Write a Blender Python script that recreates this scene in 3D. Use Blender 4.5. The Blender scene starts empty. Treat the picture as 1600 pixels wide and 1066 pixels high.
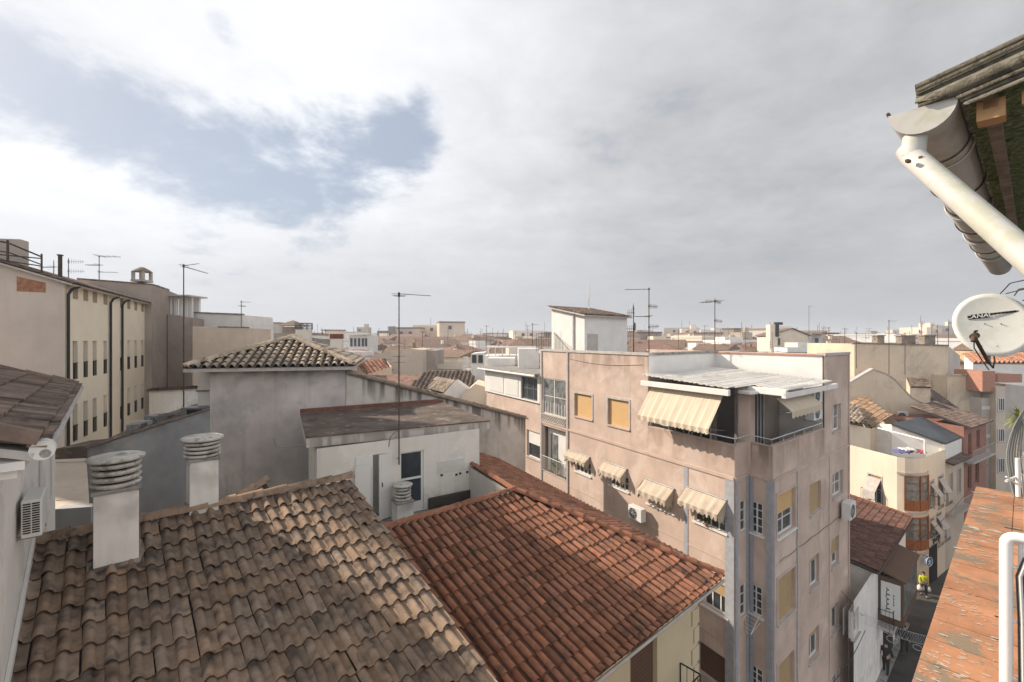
import bpy, bmesh, math, random
from mathutils import Vector, Matrix, noise
random.seed(7)
R=math.radians
S=bpy.context.scene
C=S.collection
# ---------------------------------------------------------------- camera, sun, sky, exposure
F=711.0; HZ=530.0; CZ=17.6
cam_d=bpy.data.cameras.new('camera'); cam=bpy.data.objects.new('camera',cam_d); C.objects.link(cam)
cam.location=(0,0,CZ); cam.rotation_euler=(R(90),0,0)
cam_d.sensor_width=36; cam_d.lens=36*F/1600; cam_d.shift_y=-(533-HZ)/1600.0
cam_d.clip_start=0.05; cam_d.clip_end=6000
S.camera=cam
SUN=Vector((-.527,.237,.37)).normalized()
sd=bpy.data.lights.new('sun','SUN'); so=bpy.data.objects.new('sun',sd); C.objects.link(so)
sd.energy=5.0; sd.angle=R(.6); sd.color=(1,.87,.72)
so.rotation_euler=SUN.to_track_quat('Z','Y').to_euler(); so.location=(-30,10,40)
S.view_settings.view_transform='Standard'; S.view_settings.look='None'
S.view_settings.exposure=0.42; S.view_settings.gamma=1

w=bpy.data.worlds.new('World'); S.world=w; w.use_nodes=True
nt=w.node_tree; N=nt.nodes; L=nt.links; N.clear()
def nd(t,**k):
    n=N.new(t)
    for a,b in k.items(): setattr(n,a,b)
    return n
def mth(op,a,b=None,c=None,clamp=False):
    n=nd('ShaderNodeMath',operation=op,use_clamp=clamp)
    for i,x in enumerate((a,b,c)):
        if x is None: continue
        if hasattr(x,'links'): L.new(x,n.inputs[i])
        else: n.inputs[i].default_value=x
    return n.outputs[0]
out=nd('ShaderNodeOutputWorld'); bg=nd('ShaderNodeBackground'); L.new(bg.outputs[0],out.inputs[0])
bg.inputs[1].default_value=.118
sky=nd('ShaderNodeTexSky',sky_type='NISHITA'); sky.sun_disc=False
sky.sun_elevation=math.asin(SUN.z); sky.sun_rotation=math.atan2(SUN.x,SUN.y)
sky.air_density=1.0; sky.dust_density=1.5; sky.ozone_density=1.2
tc=nd('ShaderNodeTexCoord'); sep=nd('ShaderNodeSeparateXYZ')
nrm=nd('ShaderNodeVectorMath',operation='NORMALIZE'); L.new(tc.outputs['Generated'],nrm.inputs[0]); D=nrm.outputs[0]
L.new(D,sep.inputs[0]); X,Y,Z=sep.outputs
den=mth('ADD',mth('MAXIMUM',Z,0.0),.22)
cmb=nd('ShaderNodeCombineXYZ'); L.new(mth('DIVIDE',X,den),cmb.inputs[0]); L.new(mth('DIVIDE',Y,den),cmb.inputs[1]); cmb.inputs[2].default_value=3.7
def nz(scale,detail,rough,vec,dist=0,off=None):
    n=nd('ShaderNodeTexNoise'); n.inputs['Scale'].default_value=scale; n.inputs['Detail'].default_value=detail
    n.inputs['Roughness'].default_value=rough; n.inputs['Distortion'].default_value=dist
    if off is not None:
        a=nd('ShaderNodeVectorMath',operation='ADD'); L.new(vec,a.inputs[0]); a.inputs[1].default_value=off; vec=a.outputs[0]
    L.new(vec,n.inputs['Vector']); return n.outputs['Fac']
PV=cmb.outputs[0]
n1=nz(1.5,10,.6,PV,.35); n2=nz(5.5,9,.62,PV,.2,(4,2,1)); n3=nz(.55,4,.5,PV,.2,(9,3,5))
def pdir(u,v): return Vector(((u-800)/F,1,(HZ-v)/F)).normalized()
def blob(u,v,rad,soft):          # soft disc round a fixed direction of the sky
    d=nd('ShaderNodeVectorMath',operation='DISTANCE'); L.new(D,d.inputs[0]); d.inputs[1].default_value=pdir(u,v)
    m=nd('ShaderNodeMapRange',interpolation_type='SMOOTHSTEP'); L.new(d.outputs['Value'],m.inputs[0])
    m.inputs[1].default_value=rad-soft; m.inputs[2].default_value=rad+soft; m.inputs[3].default_value=1; m.inputs[4].default_value=0
    return m.outputs[0]
def addall(l):
    r=l[0]
    for x in l[1:]: r=mth('MAXIMUM',r,x)
    return r
gap=addall([blob(-30,95,.10,.07),blob(70,140,.075,.06),blob(155,190,.085,.06),blob(250,232,.09,.06),blob(345,262,.10,.06),blob(445,280,.10,.06),blob(545,258,.11,.07),blob(620,225,.09,.06),blob(655,165,.035,.04),mth('MULTIPLY',blob(340,33,.015,.04),.55),mth('MULTIPLY',blob(330,325,.10,.08),.55),mth('MULTIPLY',blob(480,320,.10,.08),.6)])
# coverage: 1 = cloud
cov=mth('SUBTRACT',mth('ADD',mth('MULTIPLY',mth('SUBTRACT',n1,.5),5.0),mth('MULTIPLY',mth('SUBTRACT',n2,.5),2.4)),mth('SUBTRACT',mth('MULTIPLY',gap,2.0),1.5))
covm=nd('ShaderNodeMapRange',interpolation_type='SMOOTHSTEP'); L.new(cov,covm.inputs[0])
covm.inputs[1].default_value=-.55; covm.inputs[2].default_value=.85; covm.inputs[3].default_value=.10; covm.inputs[4].default_value=1
# cloud brightness: bright towards the sun side, heavy grey on the right
bright=addall([blob(330,70,.45,.40),blob(40,290,.40,.34),blob(470,140,.28,.25)])
dark=addall([blob(1180,330,.30,.34),mth('MULTIPLY',blob(1560,40,.45,.45),.8),mth('MULTIPLY',blob(60,30,.16,.14),.8)])
lum=mth('ADD',mth('ADD',4.55,mth('MULTIPLY',bright,2.15)),mth('MULTIPLY',dark,-.85))
lum=mth('ADD',lum,mth('MULTIPLY',mth('SUBTRACT',n1,.5),2.9))
lum=mth('ADD',lum,mth('MULTIPLY',mth('SUBTRACT',n2,.5),1.7))
lum=mth('ADD',lum,mth('MULTIPLY',mth('SUBTRACT',n3,.5),1.6))
# low band near the horizon is smoother and greyer
hz=nd('ShaderNodeMapRange',interpolation_type='SMOOTHSTEP'); L.new(Z,hz.inputs[0]); hz.inputs[1].default_value=0; hz.inputs[2].default_value=.30; hz.inputs[3].default_value=1; hz.inputs[4].default_value=0
lh=mth('ADD',3.95,mth('MULTIPLY',mth('MAXIMUM',mth('MULTIPLY',X,-1),-.6),1.7))
mx=nd('ShaderNodeMix',data_type='FLOAT'); L.new(mth('MULTIPLY',hz.outputs[0],.85),mx.inputs[0]); L.new(lum,mx.inputs[2]); L.new(lh,mx.inputs[3])
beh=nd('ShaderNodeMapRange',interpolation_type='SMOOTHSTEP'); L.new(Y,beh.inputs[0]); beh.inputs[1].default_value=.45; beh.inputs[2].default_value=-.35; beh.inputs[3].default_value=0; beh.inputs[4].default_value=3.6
zen=nd('ShaderNodeMapRange',interpolation_type='SMOOTHSTEP'); L.new(Z,zen.inputs[0]); zen.inputs[1].default_value=.60; zen.inputs[2].default_value=.88; zen.inputs[3].default_value=1; zen.inputs[4].default_value=.38
lumf=mth('MULTIPLY',mth('ADD',mth('MAXIMUM',mx.outputs[0],2.2),beh.outputs[0]),zen.outputs[0])   # unseen sky behind the viewer brightened as added fill for shaded walls
cc=nd('ShaderNodeCombineColor'); 
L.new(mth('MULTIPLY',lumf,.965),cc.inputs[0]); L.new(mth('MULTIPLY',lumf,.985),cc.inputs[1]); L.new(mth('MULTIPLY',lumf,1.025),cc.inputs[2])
skyg=nd('ShaderNodeMix',data_type='RGBA',blend_type='MIX'); skyg.inputs[0].default_value=.80
L.new(sky.outputs[0],skyg.inputs[6]); skyg.inputs[7].default_value=(2.5,2.9,3.6,1)
covh=mth('MAXIMUM',covm.outputs[0],mth('MULTIPLY',hz.outputs[0],.9))
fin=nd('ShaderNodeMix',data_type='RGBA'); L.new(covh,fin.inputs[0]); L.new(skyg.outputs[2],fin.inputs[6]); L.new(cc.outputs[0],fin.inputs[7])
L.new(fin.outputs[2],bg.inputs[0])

# ---------------------------------------------------------------- object helpers
def tag(o,label=None,cat=None,group=None,kind=None):
    if label: o['label']=label
    if cat: o['category']=cat
    if group: o['group']=group
    if kind: o['kind']=kind
    return o
ORG={}
def thing(name,label,cat,loc,group=None):
    o=bpy.data.objects.new(name,None); C.objects.link(o); o.location=loc; o.empty_display_size=.3
    ORG[o.name]=Vector(loc); return tag(o,label,cat,group)
def V(*a): return Vector(a)
def P(u,v,Y): return Vector(((u-800)/F*Y,Y,CZ-(v-HZ)/F*Y))
def XY(u,Y): return Vector(((u-800)/F*Y,Y))
def hit(u,v,p0,n):
    d=Vector(((u-800)/F,1,-(v-HZ)/F)); c=Vector((0,0,CZ)); t=(p0-c).dot(n)/d.dot(n); return c+d*t
class MB:
    def __init__(s): s.v=[]; s.f=[]; s.c=[]; s.s=[]; s.vc=[]
    def add(s,vs,fs,col=None,smooth=False,vcols=None):
        b=len(s.v); s.v+= [Vector(x) for x in vs]; s.vc+= vcols if vcols else [None]*len(vs)
        for f in fs: s.f.append([b+i for i in f]); s.c.append(col); s.s.append(smooth)
        return s
    def poly(s,pts,col=None): return s.add(pts,[list(range(len(pts)))],col)
    def box(s,o,a,b,c,col=None):
        o=Vector(o);a=Vector(a);b=Vector(b);c=Vector(c)
        vs=[o,o+a,o+a+b,o+b,o+c,o+a+c,o+a+b+c,o+b+c]
        return s.add(vs,[[0,3,2,1],[4,5,6,7],[0,1,5,4],[1,2,6,5],[2,3,7,6],[3,0,4,7]],col)
    def cbox(s,c,sz,rz=0,col=None):
        ca,sa=math.cos(rz),math.sin(rz); x=V(ca,sa,0)*sz[0]; y=V(-sa,ca,0)*sz[1]; z=V(0,0,sz[2])
        return s.box(Vector(c)-x/2-y/2-z/2,x,y,z,col)
    def prism(s,pts,ext,col=None):
        pts=[Vector(p) for p in pts]; n=len(pts); ext=Vector(ext)
        return s.add(pts+[p+ext for p in pts],[list(range(n))[::-1],[i+n for i in range(n)]]+[[i,(i+1)%n,(i+1)%n+n,i+n] for i in range(n)],col)
    def tube(s,pts,r,n=8,r2=None,col=None,caps=True,smooth=True):
        pts=[Vector(p) for p in pts]; m=len(pts); vs=[]; prev=None
        for i,p in enumerate(pts):
            d=(pts[min(i+1,m-1)]-pts[max(i-1,0)]).normalized()
            if prev is None:
                a=d.cross(V(0,0,1)); 
                if a.length<.05: a=d.cross(V(0,1,0))
            else: a=prev-d*prev.dot(d)
            a.normalize(); prev=a; b=d.cross(a); rr=r if r2 is None else r+(r2-r)*i/(m-1)
            for k in range(n): t=2*math.pi*k/n; vs.append(p+(a*math.cos(t)+b*math.sin(t))*rr)
        fs=[[i*n+k,i*n+(k+1)%n,(i+1)*n+(k+1)%n,(i+1)*n+k] for i in range(m-1) for k in range(n)]
        s.add(vs,fs,col,smooth)
        if caps: s.add([vs[k] for k in range(n)],[list(range(n))[::-1]],col); s.add([vs[(m-1)*n+k] for k in range(n)],[list(range(n))],col)
        return s
    def lathe(s,c,prof,n=20,col=None,smooth=True,rz=0):
        c=Vector(c); vs=[]
        for r,z in prof:
            for k in range(n): t=2*math.pi*k/n+rz; vs.append(c+V(r*math.cos(t),r*math.sin(t),z))
        fs=[[i*n+k,i*n+(k+1)%n,(i+1)*n+(k+1)%n,(i+1)*n+k] for i in range(len(prof)-1) for k in range(n)]
        s.add(vs,fs,col,smooth); m=len(prof)
        s.add([vs[k] for k in range(n)],[list(range(n))[::-1]],col); s.add([vs[(m-1)*n+k] for k in range(n)],[list(range(n))],col)
        return s
    def build(s,name,mat,parent=None,loc=None,bevel=0):
        if parent is not None: o0=ORG[parent.name]
        elif loc is not None: o0=Vector(loc)
        else:
            xs=[p.x for p in s.v]; ys=[p.y for p in s.v]; zs=[p.z for p in s.v]
            o0=V((min(xs)+max(xs))/2,(min(ys)+max(ys))/2,min(zs))
        me=bpy.data.meshes.new(name); me.from_pydata([p-o0 for p in s.v],[],s.f); me.materials.append(mat)
        me.polygons.foreach_set('use_smooth',s.s)
        if True:
            at=me.color_attributes.new('tint','FLOAT_COLOR','CORNER'); buf=[]
            for f,c in zip(s.f,s.c):
                c=c or (1,1,1)
                for vi in f: q=s.vc[vi] or c; buf+= [q[0],q[1],q[2],1]
            at.data.foreach_set('color',buf)
        me.update()
        bm=bmesh.new(); bm.from_mesh(me); bmesh.ops.recalc_face_normals(bm,faces=bm.faces); bm.to_mesh(me); bm.free()
        o=bpy.data.objects.new(name,me); C.objects.link(o)
        if parent is not None: o.parent=parent
        else: o.location=o0
        ORG[o.name]=o0
        if bevel:
            b=o.modifiers.new('bevel','BEVEL'); b.width=bevel; b.segments=2; b.limit_method='ANGLE'
        return o
def copy_tree(o,loc=None,rz=None,parent=None,sc=None):
    c=o.copy(); C.objects.link(c)
    if parent is not None: c.parent=parent
    if loc is not None: c.location=loc
    if rz is not None: c.rotation_euler=(0,0,rz)
    if sc is not None: c.scale=(sc,sc,sc) if not hasattr(sc,'__len__') else sc
    ORG[c.name]=Vector(c.location)
    for ch in list(o.children): copy_tree(ch,parent=c)
    return c

# ---------------------------------------------------------------- materials
MATS={}
def mat(name,col,rough=.85,var=.12,vs=1.2,bump=.25,bs=25,bd=.02,streak=0,tint=False,col2=None,c2s=.6,c2lo=.5,c2hi=.62,metal=0,spec=.3,streakcol=(.12,.11,.10),st_scale=1.0,c2d=7):
    m=bpy.data.materials.new(name); m.use_nodes=True; t=m.node_tree; n=t.nodes; l=t.links
    b=n['Principled BSDF']; b.inputs['Roughness'].default_value=rough; b.inputs['Metallic'].default_value=metal
    b.inputs['Specular IOR Level'].default_value=spec
    tcn=n.new('ShaderNodeTexCoord'); vec=tcn.outputs['Object']
    def noi(sc,de=5,ro=.6,v=vec,dist=0):
        k=n.new('ShaderNodeTexNoise'); k.inputs['Scale'].default_value=sc; k.inputs['Detail'].default_value=de; k.inputs['Roughness'].default_value=ro; k.inputs['Distortion'].default_value=dist
        l.new(v,k.inputs['Vector']); return k.outputs['Fac']
    def ramp(src,lo,hi,a=0,bb=1):
        k=n.new('ShaderNodeMapRange'); k.interpolation_type='SMOOTHSTEP'; l.new(src,k.inputs[0]); k.inputs[1].default_value=lo; k.inputs[2].default_value=hi; k.inputs[3].default_value=a; k.inputs[4].default_value=bb; return k.outputs[0]
    def mix(fac,a,bb,bl='MIX'):
        k=n.new('ShaderNodeMix'); k.data_type='RGBA'; k.blend_type=bl
        for i,x in ((0,fac),(6,a),(7,bb)):
            if hasattr(x,'links'): l.new(x,k.inputs[i])
            elif i==0: k.inputs[0].default_value=x
            else: k.inputs[i].default_value=(x[0],x[1],x[2],1)
        return k.outputs[2]
    cur=mix(ramp(noi(vs,6),.3,.7),tuple(c*(1-var) for c in col),tuple(min(1,c*(1+var)) for c in col))
    if col2 is not None: cur=mix(ramp(noi(c2s,c2d,.65,dist=.4),c2lo,c2hi),cur,col2)
    if tint:
        a=n.new('ShaderNodeAttribute'); a.attribute_name='tint'; cur=mix(1.0,cur,a.outputs['Color'],'MULTIPLY')
    if streak:
        mp=n.new('ShaderNodeMapping'); mp.inputs['Scale'].default_value=(3*st_scale,3*st_scale,.22*st_scale); l.new(vec,mp.inputs[0])
        s1=ramp(noi(1,6,.6,mp.outputs[0]),.52,.8,0,streak); s2=ramp(noi(.5,3),.3,.7)
        k=n.new('ShaderNodeMath'); k.operation='MULTIPLY'; l.new(s1,k.inputs[0]); l.new(s2,k.inputs[1])
        cur=mix(k.outputs[0],cur,streakcol)
    l.new(cur,b.inputs['Base Color'])
    if bump:
        bn=n.new('ShaderNodeBump'); bn.inputs['Strength'].default_value=bump; bn.inputs['Distance'].default_value=bd
        l.new(noi(bs,5,.7),bn.inputs['Height']); l.new(bn.outputs[0],b.inputs['Normal'])
    MATS[name]=m; return m
M={}
M['pink']=mat('pink_stucco',(.50,.385,.322),tint=True,var=.12,vs=.7,streak=.6,col2=(.58,.47,.40),c2s=.45,bump=.35,bs=60,bd=.01,streakcol=(.27,.19,.15))
M['pinkbase']=mat('pink_stucco_plain',(.50,.39,.33),var=.1,streak=.4,streakcol=(.2,.15,.12))
M['stone']=mat('grey_stone_trim',(0.440,0.407,0.380),var=.12,vs=4,bump=.3,bs=40,streak=.3)
M['bluebrick']=mat('blue_grey_brick',(.33,.34,.37),var=.1,vs=6,bump=.2,bs=80)
M['white']=mat('white_paint',(.68,.665,.64),var=.05,vs=1.5,streak=.15,bump=.15,bs=50,bd=.01,tint=True)
M['whitewall']=mat('white_wall',(0.732,0.701,0.659),var=.08,vs=.8,streak=.35,bump=.25,bs=40,bd=.01,col2=(.62,.59,.55),c2s=.8,tint=True)
M['greywall']=mat('grey_render_wall',(0.518,0.469,0.441),var=.1,vs=.5,streak=.45,bump=.3,bs=30,bd=.012,col2=(.43,.405,.39),c2s=.6,streakcol=(.10,.095,.09),tint=True)
M['bluewall']=mat('blue_grey_render_wall',(0.351,0.358,0.371),var=.1,vs=.5,streak=.4,bump=.3,bs=30,bd=.012,col2=(.42,.41,.40),c2s=.5,tint=True)
M['stainwall']=mat('stained_render_wall',(0.540,0.499,0.452),var=.1,vs=.5,streak=.9,bump=.3,bs=30,bd=.012,streakcol=(.07,.06,.055),st_scale=1.5,tint=True)
M['roomwall']=mat('cream_room_wall',(0.672,0.636,0.576),var=.07,vs=.6,streak=.3,bump=.25,bs=45,bd=.01,col2=(.60,.57,.52),tint=True)
M['yellow']=mat('pale_yellow_paint',(.80,.71,.56),var=.04,vs=.5,streak=.08,bump=.1)
M['gable']=mat('grey_gable_render',(0.486,0.432,0.392),var=.09,vs=.5,streak=.2,bump=.4,bs=12,tint=True)
M['brownwall']=mat('brown_old_render_and_shade',(0.330,0.275,0.237),var=.15,vs=.5,streak=.5,col2=(.37,.32,.28),c2s=.35)
M['cream']=mat('cream_render',tint=True,col=(0.616,0.506,0.380),var=.09,vs=.4,streak=.45,col2=(.48,.39,.30),c2s=.3,streakcol=(.22,.17,.13))
M['cream2']=mat('smooth_cream_render',(0.672,0.582,0.470),var=.05,vs=.6,streak=.2)
M['beige']=mat('beige_render',(0.540,0.456,0.372),var=.1,vs=.5,streak=.4)
M['quoin']=mat('ochre_render',(0.550,0.462,0.319),var=.06,vs=.8,streak=.15)
M['redwall']=mat('red_render',(.29,.135,.10),var=.1)
M['salmon']=mat('salmon_brick',(.40,.20,.14),var=.1,vs=5)
M['concrete']=mat('grey_concrete',(.27,.26,.245),var=.18,vs=5,bump=.4,bs=50,col2=(.16,.15,.135),c2s=3)
M['moss']=mat('mossy_brown_roof',(.11,.082,.066),var=.35,vs=1.2,bump=.9,bs=30,bd=.02,col2=(.26,.22,.175),c2s=2.6,c2lo=.53,c2hi=.70)
M['redtrim']=mat('faded_red_brick_trim',(.17,.07,.05),var=.25,vs=3)
M['coping']=mat('weathered_coping',(.23,.19,.155),var=.3,vs=4,bump=.5,bs=20,col2=(.11,.095,.08),c2s=2)
def tilemat(name,c,c2,lo,hi,c2s,var=.16,bs=60,det=7):
    return mat(name,c,c2d=det,rough=.9,var=var,vs=7,bump=.35,bs=bs,bd=.006,tint=True,col2=c2,c2s=c2s,c2lo=lo,c2hi=hi,spec=.2)
M['tile']=tilemat('beige_roof_tile',(.262,.190,.137),(.09,.076,.07),.48,.78,5.0,det=2.2)
M['redtile']=tilemat('red_roof_tile',(.27,.125,.078),(.10,.068,.055),.52,.72,3)
M['oldtile']=tilemat('old_grey_beige_tile',(.42,.345,.27),(.15,.115,.09),.52,.68,2.5)
M['browntile']=tilemat('brown_roof_tile',(.165,.122,.10),(.06,.05,.045),.5,.68,1.6)
M['under']=mat('dark_mortar',(.05,.042,.036),var=.2)
M['lichen']=mat('lichen_terracotta',(.39,.20,.115),rough=.85,var=.2,vs=4,bump=.6,bs=70,bd=.004,tint=True,col2=(.23,.185,.135),c2s=3.4,c2lo=.50,c2hi=.58)
M['glass']=mat('window_glass',(.035,.042,.05),rough=.08,var=.3,vs=2,bump=0,spec=.6)
M['glasscurt']=mat('curtained_glass',(.16,.17,.17),rough=.12,var=.4,vs=3,bump=0,spec=.6)
M['dark']=mat('dark_opening',(.018,.016,.015),rough=.9,bump=0)
M['metal']=mat('grey_metal',(.23,.235,.24),rough=.45,metal=.6,bump=0)
M['rust']=mat('rusty_dark_steel',(.085,.055,.04),rough=.8,var=.3,vs=8,bump=.1)
M['black']=mat('black_paint',(.02,.02,.022),rough=.5,bump=0)
M['alu']=mat('pale_aluminium',(.50,.51,.52),rough=.4,metal=.4,bump=0)
M['plastic']=mat('white_plastic',(.66,.65,.62),rough=.45,var=.04,bump=0)
M['orangeblind']=mat('orange_roller_blind',(.58,.38,.18),rough=.7,var=.04,vs=2,bump=0)
M['tanblind']=mat('tan_roller_blind',(.40,.28,.15),rough=.7,var=.05,vs=2,bump=0)
M['brownblind']=mat('brown_roller_blind',(.11,.062,.04),rough=.7,var=.06,vs=2,bump=0)
M['woodw']=mat('varnished_wood',(.27,.095,.03),rough=.4,var=.2,vs=5,bump=0)
M['awning']=mat('cream_awning_canvas',(.54,.475,.385),rough=.9,tint=True,var=.05,bump=.1)
M['awningold']=mat('worn_beige_canvas',(.47,.41,.34),rough=.95,tint=True,var=.1,bump=.2)
M['green']=mat('leaf_green',(.05,.10,.025),var=.4,vs=6,rough=.7,tint=True)
M['asphalt']=mat('ground_dark',(.07,.068,.065),var=.15)
M['paving']=mat('street_paving',(.045,.042,.04),var=.2,vs=1.5,col2=(.07,.064,.06),c2s=.4)

M['brick']=mat('bare_brick',(.30,.15,.09),var=.25,vs=6)
M['tanvent']=mat('tan_vent',(.33,.26,.17),var=.1,vs=4)
M['metalroof']=mat('dark_grey_roof_sheet',(.07,.08,.09),rough=.6,var=.2,vs=.8)
M['oldtile2']=tilemat('orange_brown_roof_tile',(.34,.22,.14),(.25,.19,.13),.48,.62,.9)
M['redtile2']=tilemat('orange_roof_tile',(.36,.18,.11),(.3,.15,.1),.55,.72,1)
M['gloss']=mat('white_gloss_paint',(.74,.74,.72),rough=.35,var=.03,vs=6,bump=.12,bs=40,bd=.004,col2=(.45,.43,.40),c2s=9,c2lo=.66,c2hi=.72)
M['dishwhite']=mat('dish_white',(.80,.81,.76),rough=.5,var=.04,vs=4,bump=0,col2=(.72,.73,.66),c2s=3)
M['gutter']=mat('weathered_white_plastic',(.52,.505,.47),rough=.55,var=.06,vs=5,bump=.1,bs=30,bd=.003,col2=(.44,.44,.35),c2s=6,c2lo=.5,c2hi=.66)
M['fibre']=mat('fibre_cement',(.24,.225,.18),rough=.95,var=.25,vs=14,bump=1.0,bs=90,bd=.012,col2=(.13,.12,.10),c2s=25)
M['greenboard']=mat('mossy_green_board',(.12,.17,.08),rough=.95,var=.4,vs=20,bump=1.0,bs=60,bd=.012,col2=(.28,.33,.18),c2s=40,c2lo=.5,c2hi=.6)
M['oldwood']=mat('old_grey_wood',(.22,.19,.16),var=.3,vs=12)
M['newwood']=mat('bright_pine',(.50,.30,.15),var=.15,vs=8)
M['cablegrey']=mat('grey_cable',(.20,.21,.19),rough=.6,bump=0)
M['palmleaf']=mat('palm_leaf',(.16,.18,.03),rough=.6,tint=True,var=.2,bump=0)
M['lichenw']=mat('pale_lichen',(.45,.42,.36),bump=0)
M['shadedredtile']=tilemat('shade_darkened_red_tile',(.15,.08,.062),(.08,.06,.052),.52,.72,2)  # red tile darkened to paint in the shade on the low street roof
# ---------------------------------------------------------------- walls, windows, roofs
def u2(x,y): return Vector((x,y)).normalized()
D1=u2(-.476,.879); D2=u2(.778,.629); D2R=u2(.748,.664); N2R=u2(.664,-.748); D1R=u2(-.664,.748)
UP=V(0,0,1)
def v3(p,z=0): return V(p[0],p[1],z)
class Wall:
    def __init__(s,p0,d,n=None):
        s.p=Vector(p0); s.d=Vector(d).normalized(); n=Vector((s.d.y,-s.d.x))
        if n.dot(-s.p)<0: n=-n
        s.n=n
    def at(s,t,z,o=0): q=s.p+s.d*t+s.n*o; return V(q.x,q.y,z)
    def tu(s,u): k=(u-800)/F; return (k*s.p.y-s.p.x)/(s.d.x-k*s.d.y)
    def uv(s,u,v): t=s.tu(u); return t,CZ-(v-HZ)/F*(s.p.y+s.d.y*t)
    def z(s,t,v): return CZ-(v-HZ)/F*(s.p.y+s.d.y*t)
    def rect(s,u0,v0,u1,v1,rise):      # rise: +1 when level lines climb to the right in the picture, -1 when they fall
        if rise<0: t0,z1=s.uv(u0,v0); t1,z0=s.uv(u1,v1)
        else: t1,z1=s.uv(u1,v0); t0,z0=s.uv(u0,v1)
        if t1<t0: t0,t1=t1,t0
        return t0,t1,z0,z1
    def box(s,mb,t0,t1,z0,z1,o0,o1,col=None):
        mb.box(s.at(t0,z0,o0),s.at(t1,z0,o0)-s.at(t0,z0,o0),s.at(t0,z0,o1)-s.at(t0,z0,o0),V(0,0,z1-z0),col)
def wall_holes(mb,W,t0,t1,z0,z1,holes,depth=.18,off=0):
    ts=sorted(set([t0,t1]+[x for h in holes for x in h[:2]])); zt=z1 if callable(z1) else (lambda t:z1)
    zs=sorted(set([z0]+[x for h in holes for x in h[2:4]]))
    for a,b in zip(ts,ts[1:]):
        col=zs+[None]
        for i in range(len(col)-1):
            c=col[i]; d=col[i+1]
            m=((a+b)/2,(c+(d if d is not None else c+.01))/2)
            if d is not None and any(h[0]<m[0]<h[1] and h[2]<m[1]<h[3] for h in holes): continue
            if d is None: pts=[W.at(a,c,off),W.at(b,c,off),W.at(b,zt(b),off),W.at(a,zt(a),off)]
            else: pts=[W.at(a,c,off),W.at(b,c,off),W.at(b,d,off),W.at(a,d,off)]
            mb.poly(pts)
    for a,b,c,d in holes:
        for (p,q),(r,s_) in (((a,c),(b,c)),((b,c),(b,d)),((b,d),(a,d)),((a,d),(a,c))):
            mb.poly([W.at(p,q,off),W.at(r,s_,off),W.at(r,s_,off-depth),W.at(p,q,off-depth)])
        mb.poly([W.at(a,c,off-depth-.25),W.at(b,c,off-depth-.25),W.at(b,d,off-depth-.25),W.at(a,d,off-depth-.25)])
def window(W,root,r,kind='white',depth=.14,bars=(2,2),blind=None,blindmat='orangeblind',sill='stone',fm=None,surround=None,panemat=None,fw=.05):
    t0,t1,z0,z1=r; m=MB(); fm=fm or {'white':'white','wood':'woodw','metal':'metal'}.get(kind,'white')
    d=-depth
    full=blind is not None and blind>=.99
    for (a,b,c,e) in ((t0,t0+fw,z0,z1),(t1-fw,t1,z0,z1),(t0+fw,t1-fw,z0,z0+fw),(t0+fw,t1-fw,z1-fw,z1)):
        W.box(m,a,b,c,e,d-.05,d+.02)
    if not full:
        nx,nz=bars
        for i in range(1,nx): x=t0+(t1-t0)*i/nx; W.box(m,x-fw*.45,x+fw*.45,z0+fw,z1-fw,d-.045,d+.01)
        for j in range(1,nz): y=z0+(z1-z0)*j/nz; W.box(m,t0+fw,t1-fw,y-.014,y+.014,d-.04,d+.004)
    o=m.build('window',M[fm],root)
    if surround:
        m=MB()
        for (a,b,c,e) in ((t0-.10,t0,z0,z1+.10),(t1,t1+.10,z0,z1+.10),(t0,t1,z1,z1+.10)): W.box(m,a,b,c,e,.002,.03)
        m.build('surround',M[surround if isinstance(surround,str) else 'stone'],o)
    if not full:
        g=MB(); g.poly([W.at(t0+fw,z0+fw,d-.02),W.at(t1-fw,z0+fw,d-.02),W.at(t1-fw,z1-fw,d-.02),W.at(t0+fw,z1-fw,d-.02)]); g.build('pane',M[panemat or 'glass'],o)
    if blind:
        zb=z1-(z1-z0)*blind; g=MB(); n=max(3,int((z1-zb)/.09)); 
        pts=[]
        for k in range(n):
            za=z1-(z1-zb)*k/n; zc=z1-(z1-zb)*(k+1)/n
            W.box(g,t0+.03,t1-.03,zc+.008,za,d+.03,d+.045)
        W.box(g,t0+.03,t1-.03,zb,z1,d+.025,d+.032)
        g.build('shutter',M[blindmat],o)
    if sill:
        g=MB(); W.box(g,t0-.07,t1+.07,z0-.07,z0-.002,-.1,.07); g.build('sill',M[sill],o)
    return o
def basis(A,Dn):
    A=Vector(A).normalized(); Dn=Vector(Dn).normalized(); n=A.cross(Dn).normalized()
    if n.z<0: n=-n
    return A,Dn,n
SP=[(0,.0),(.07,.55),(.20,.95),(.34,1.0),(.47,.72),(.56,.25),(.60,-.02),(.80,-.12),(1.0,.04)]
BP=[(.0,.0),(.06,.55),(.18,.92),(.30,1.0),(.42,.92),(.54,.55),(.60,.0),(.68,-.38),(.80,-.5),(.92,-.38),(1.0,0)]
BL=[(.0,.0),(.12,.75),(.30,1.0),(.48,.75),(.60,.0),(.80,-.4),(1.0,0)]
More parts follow.
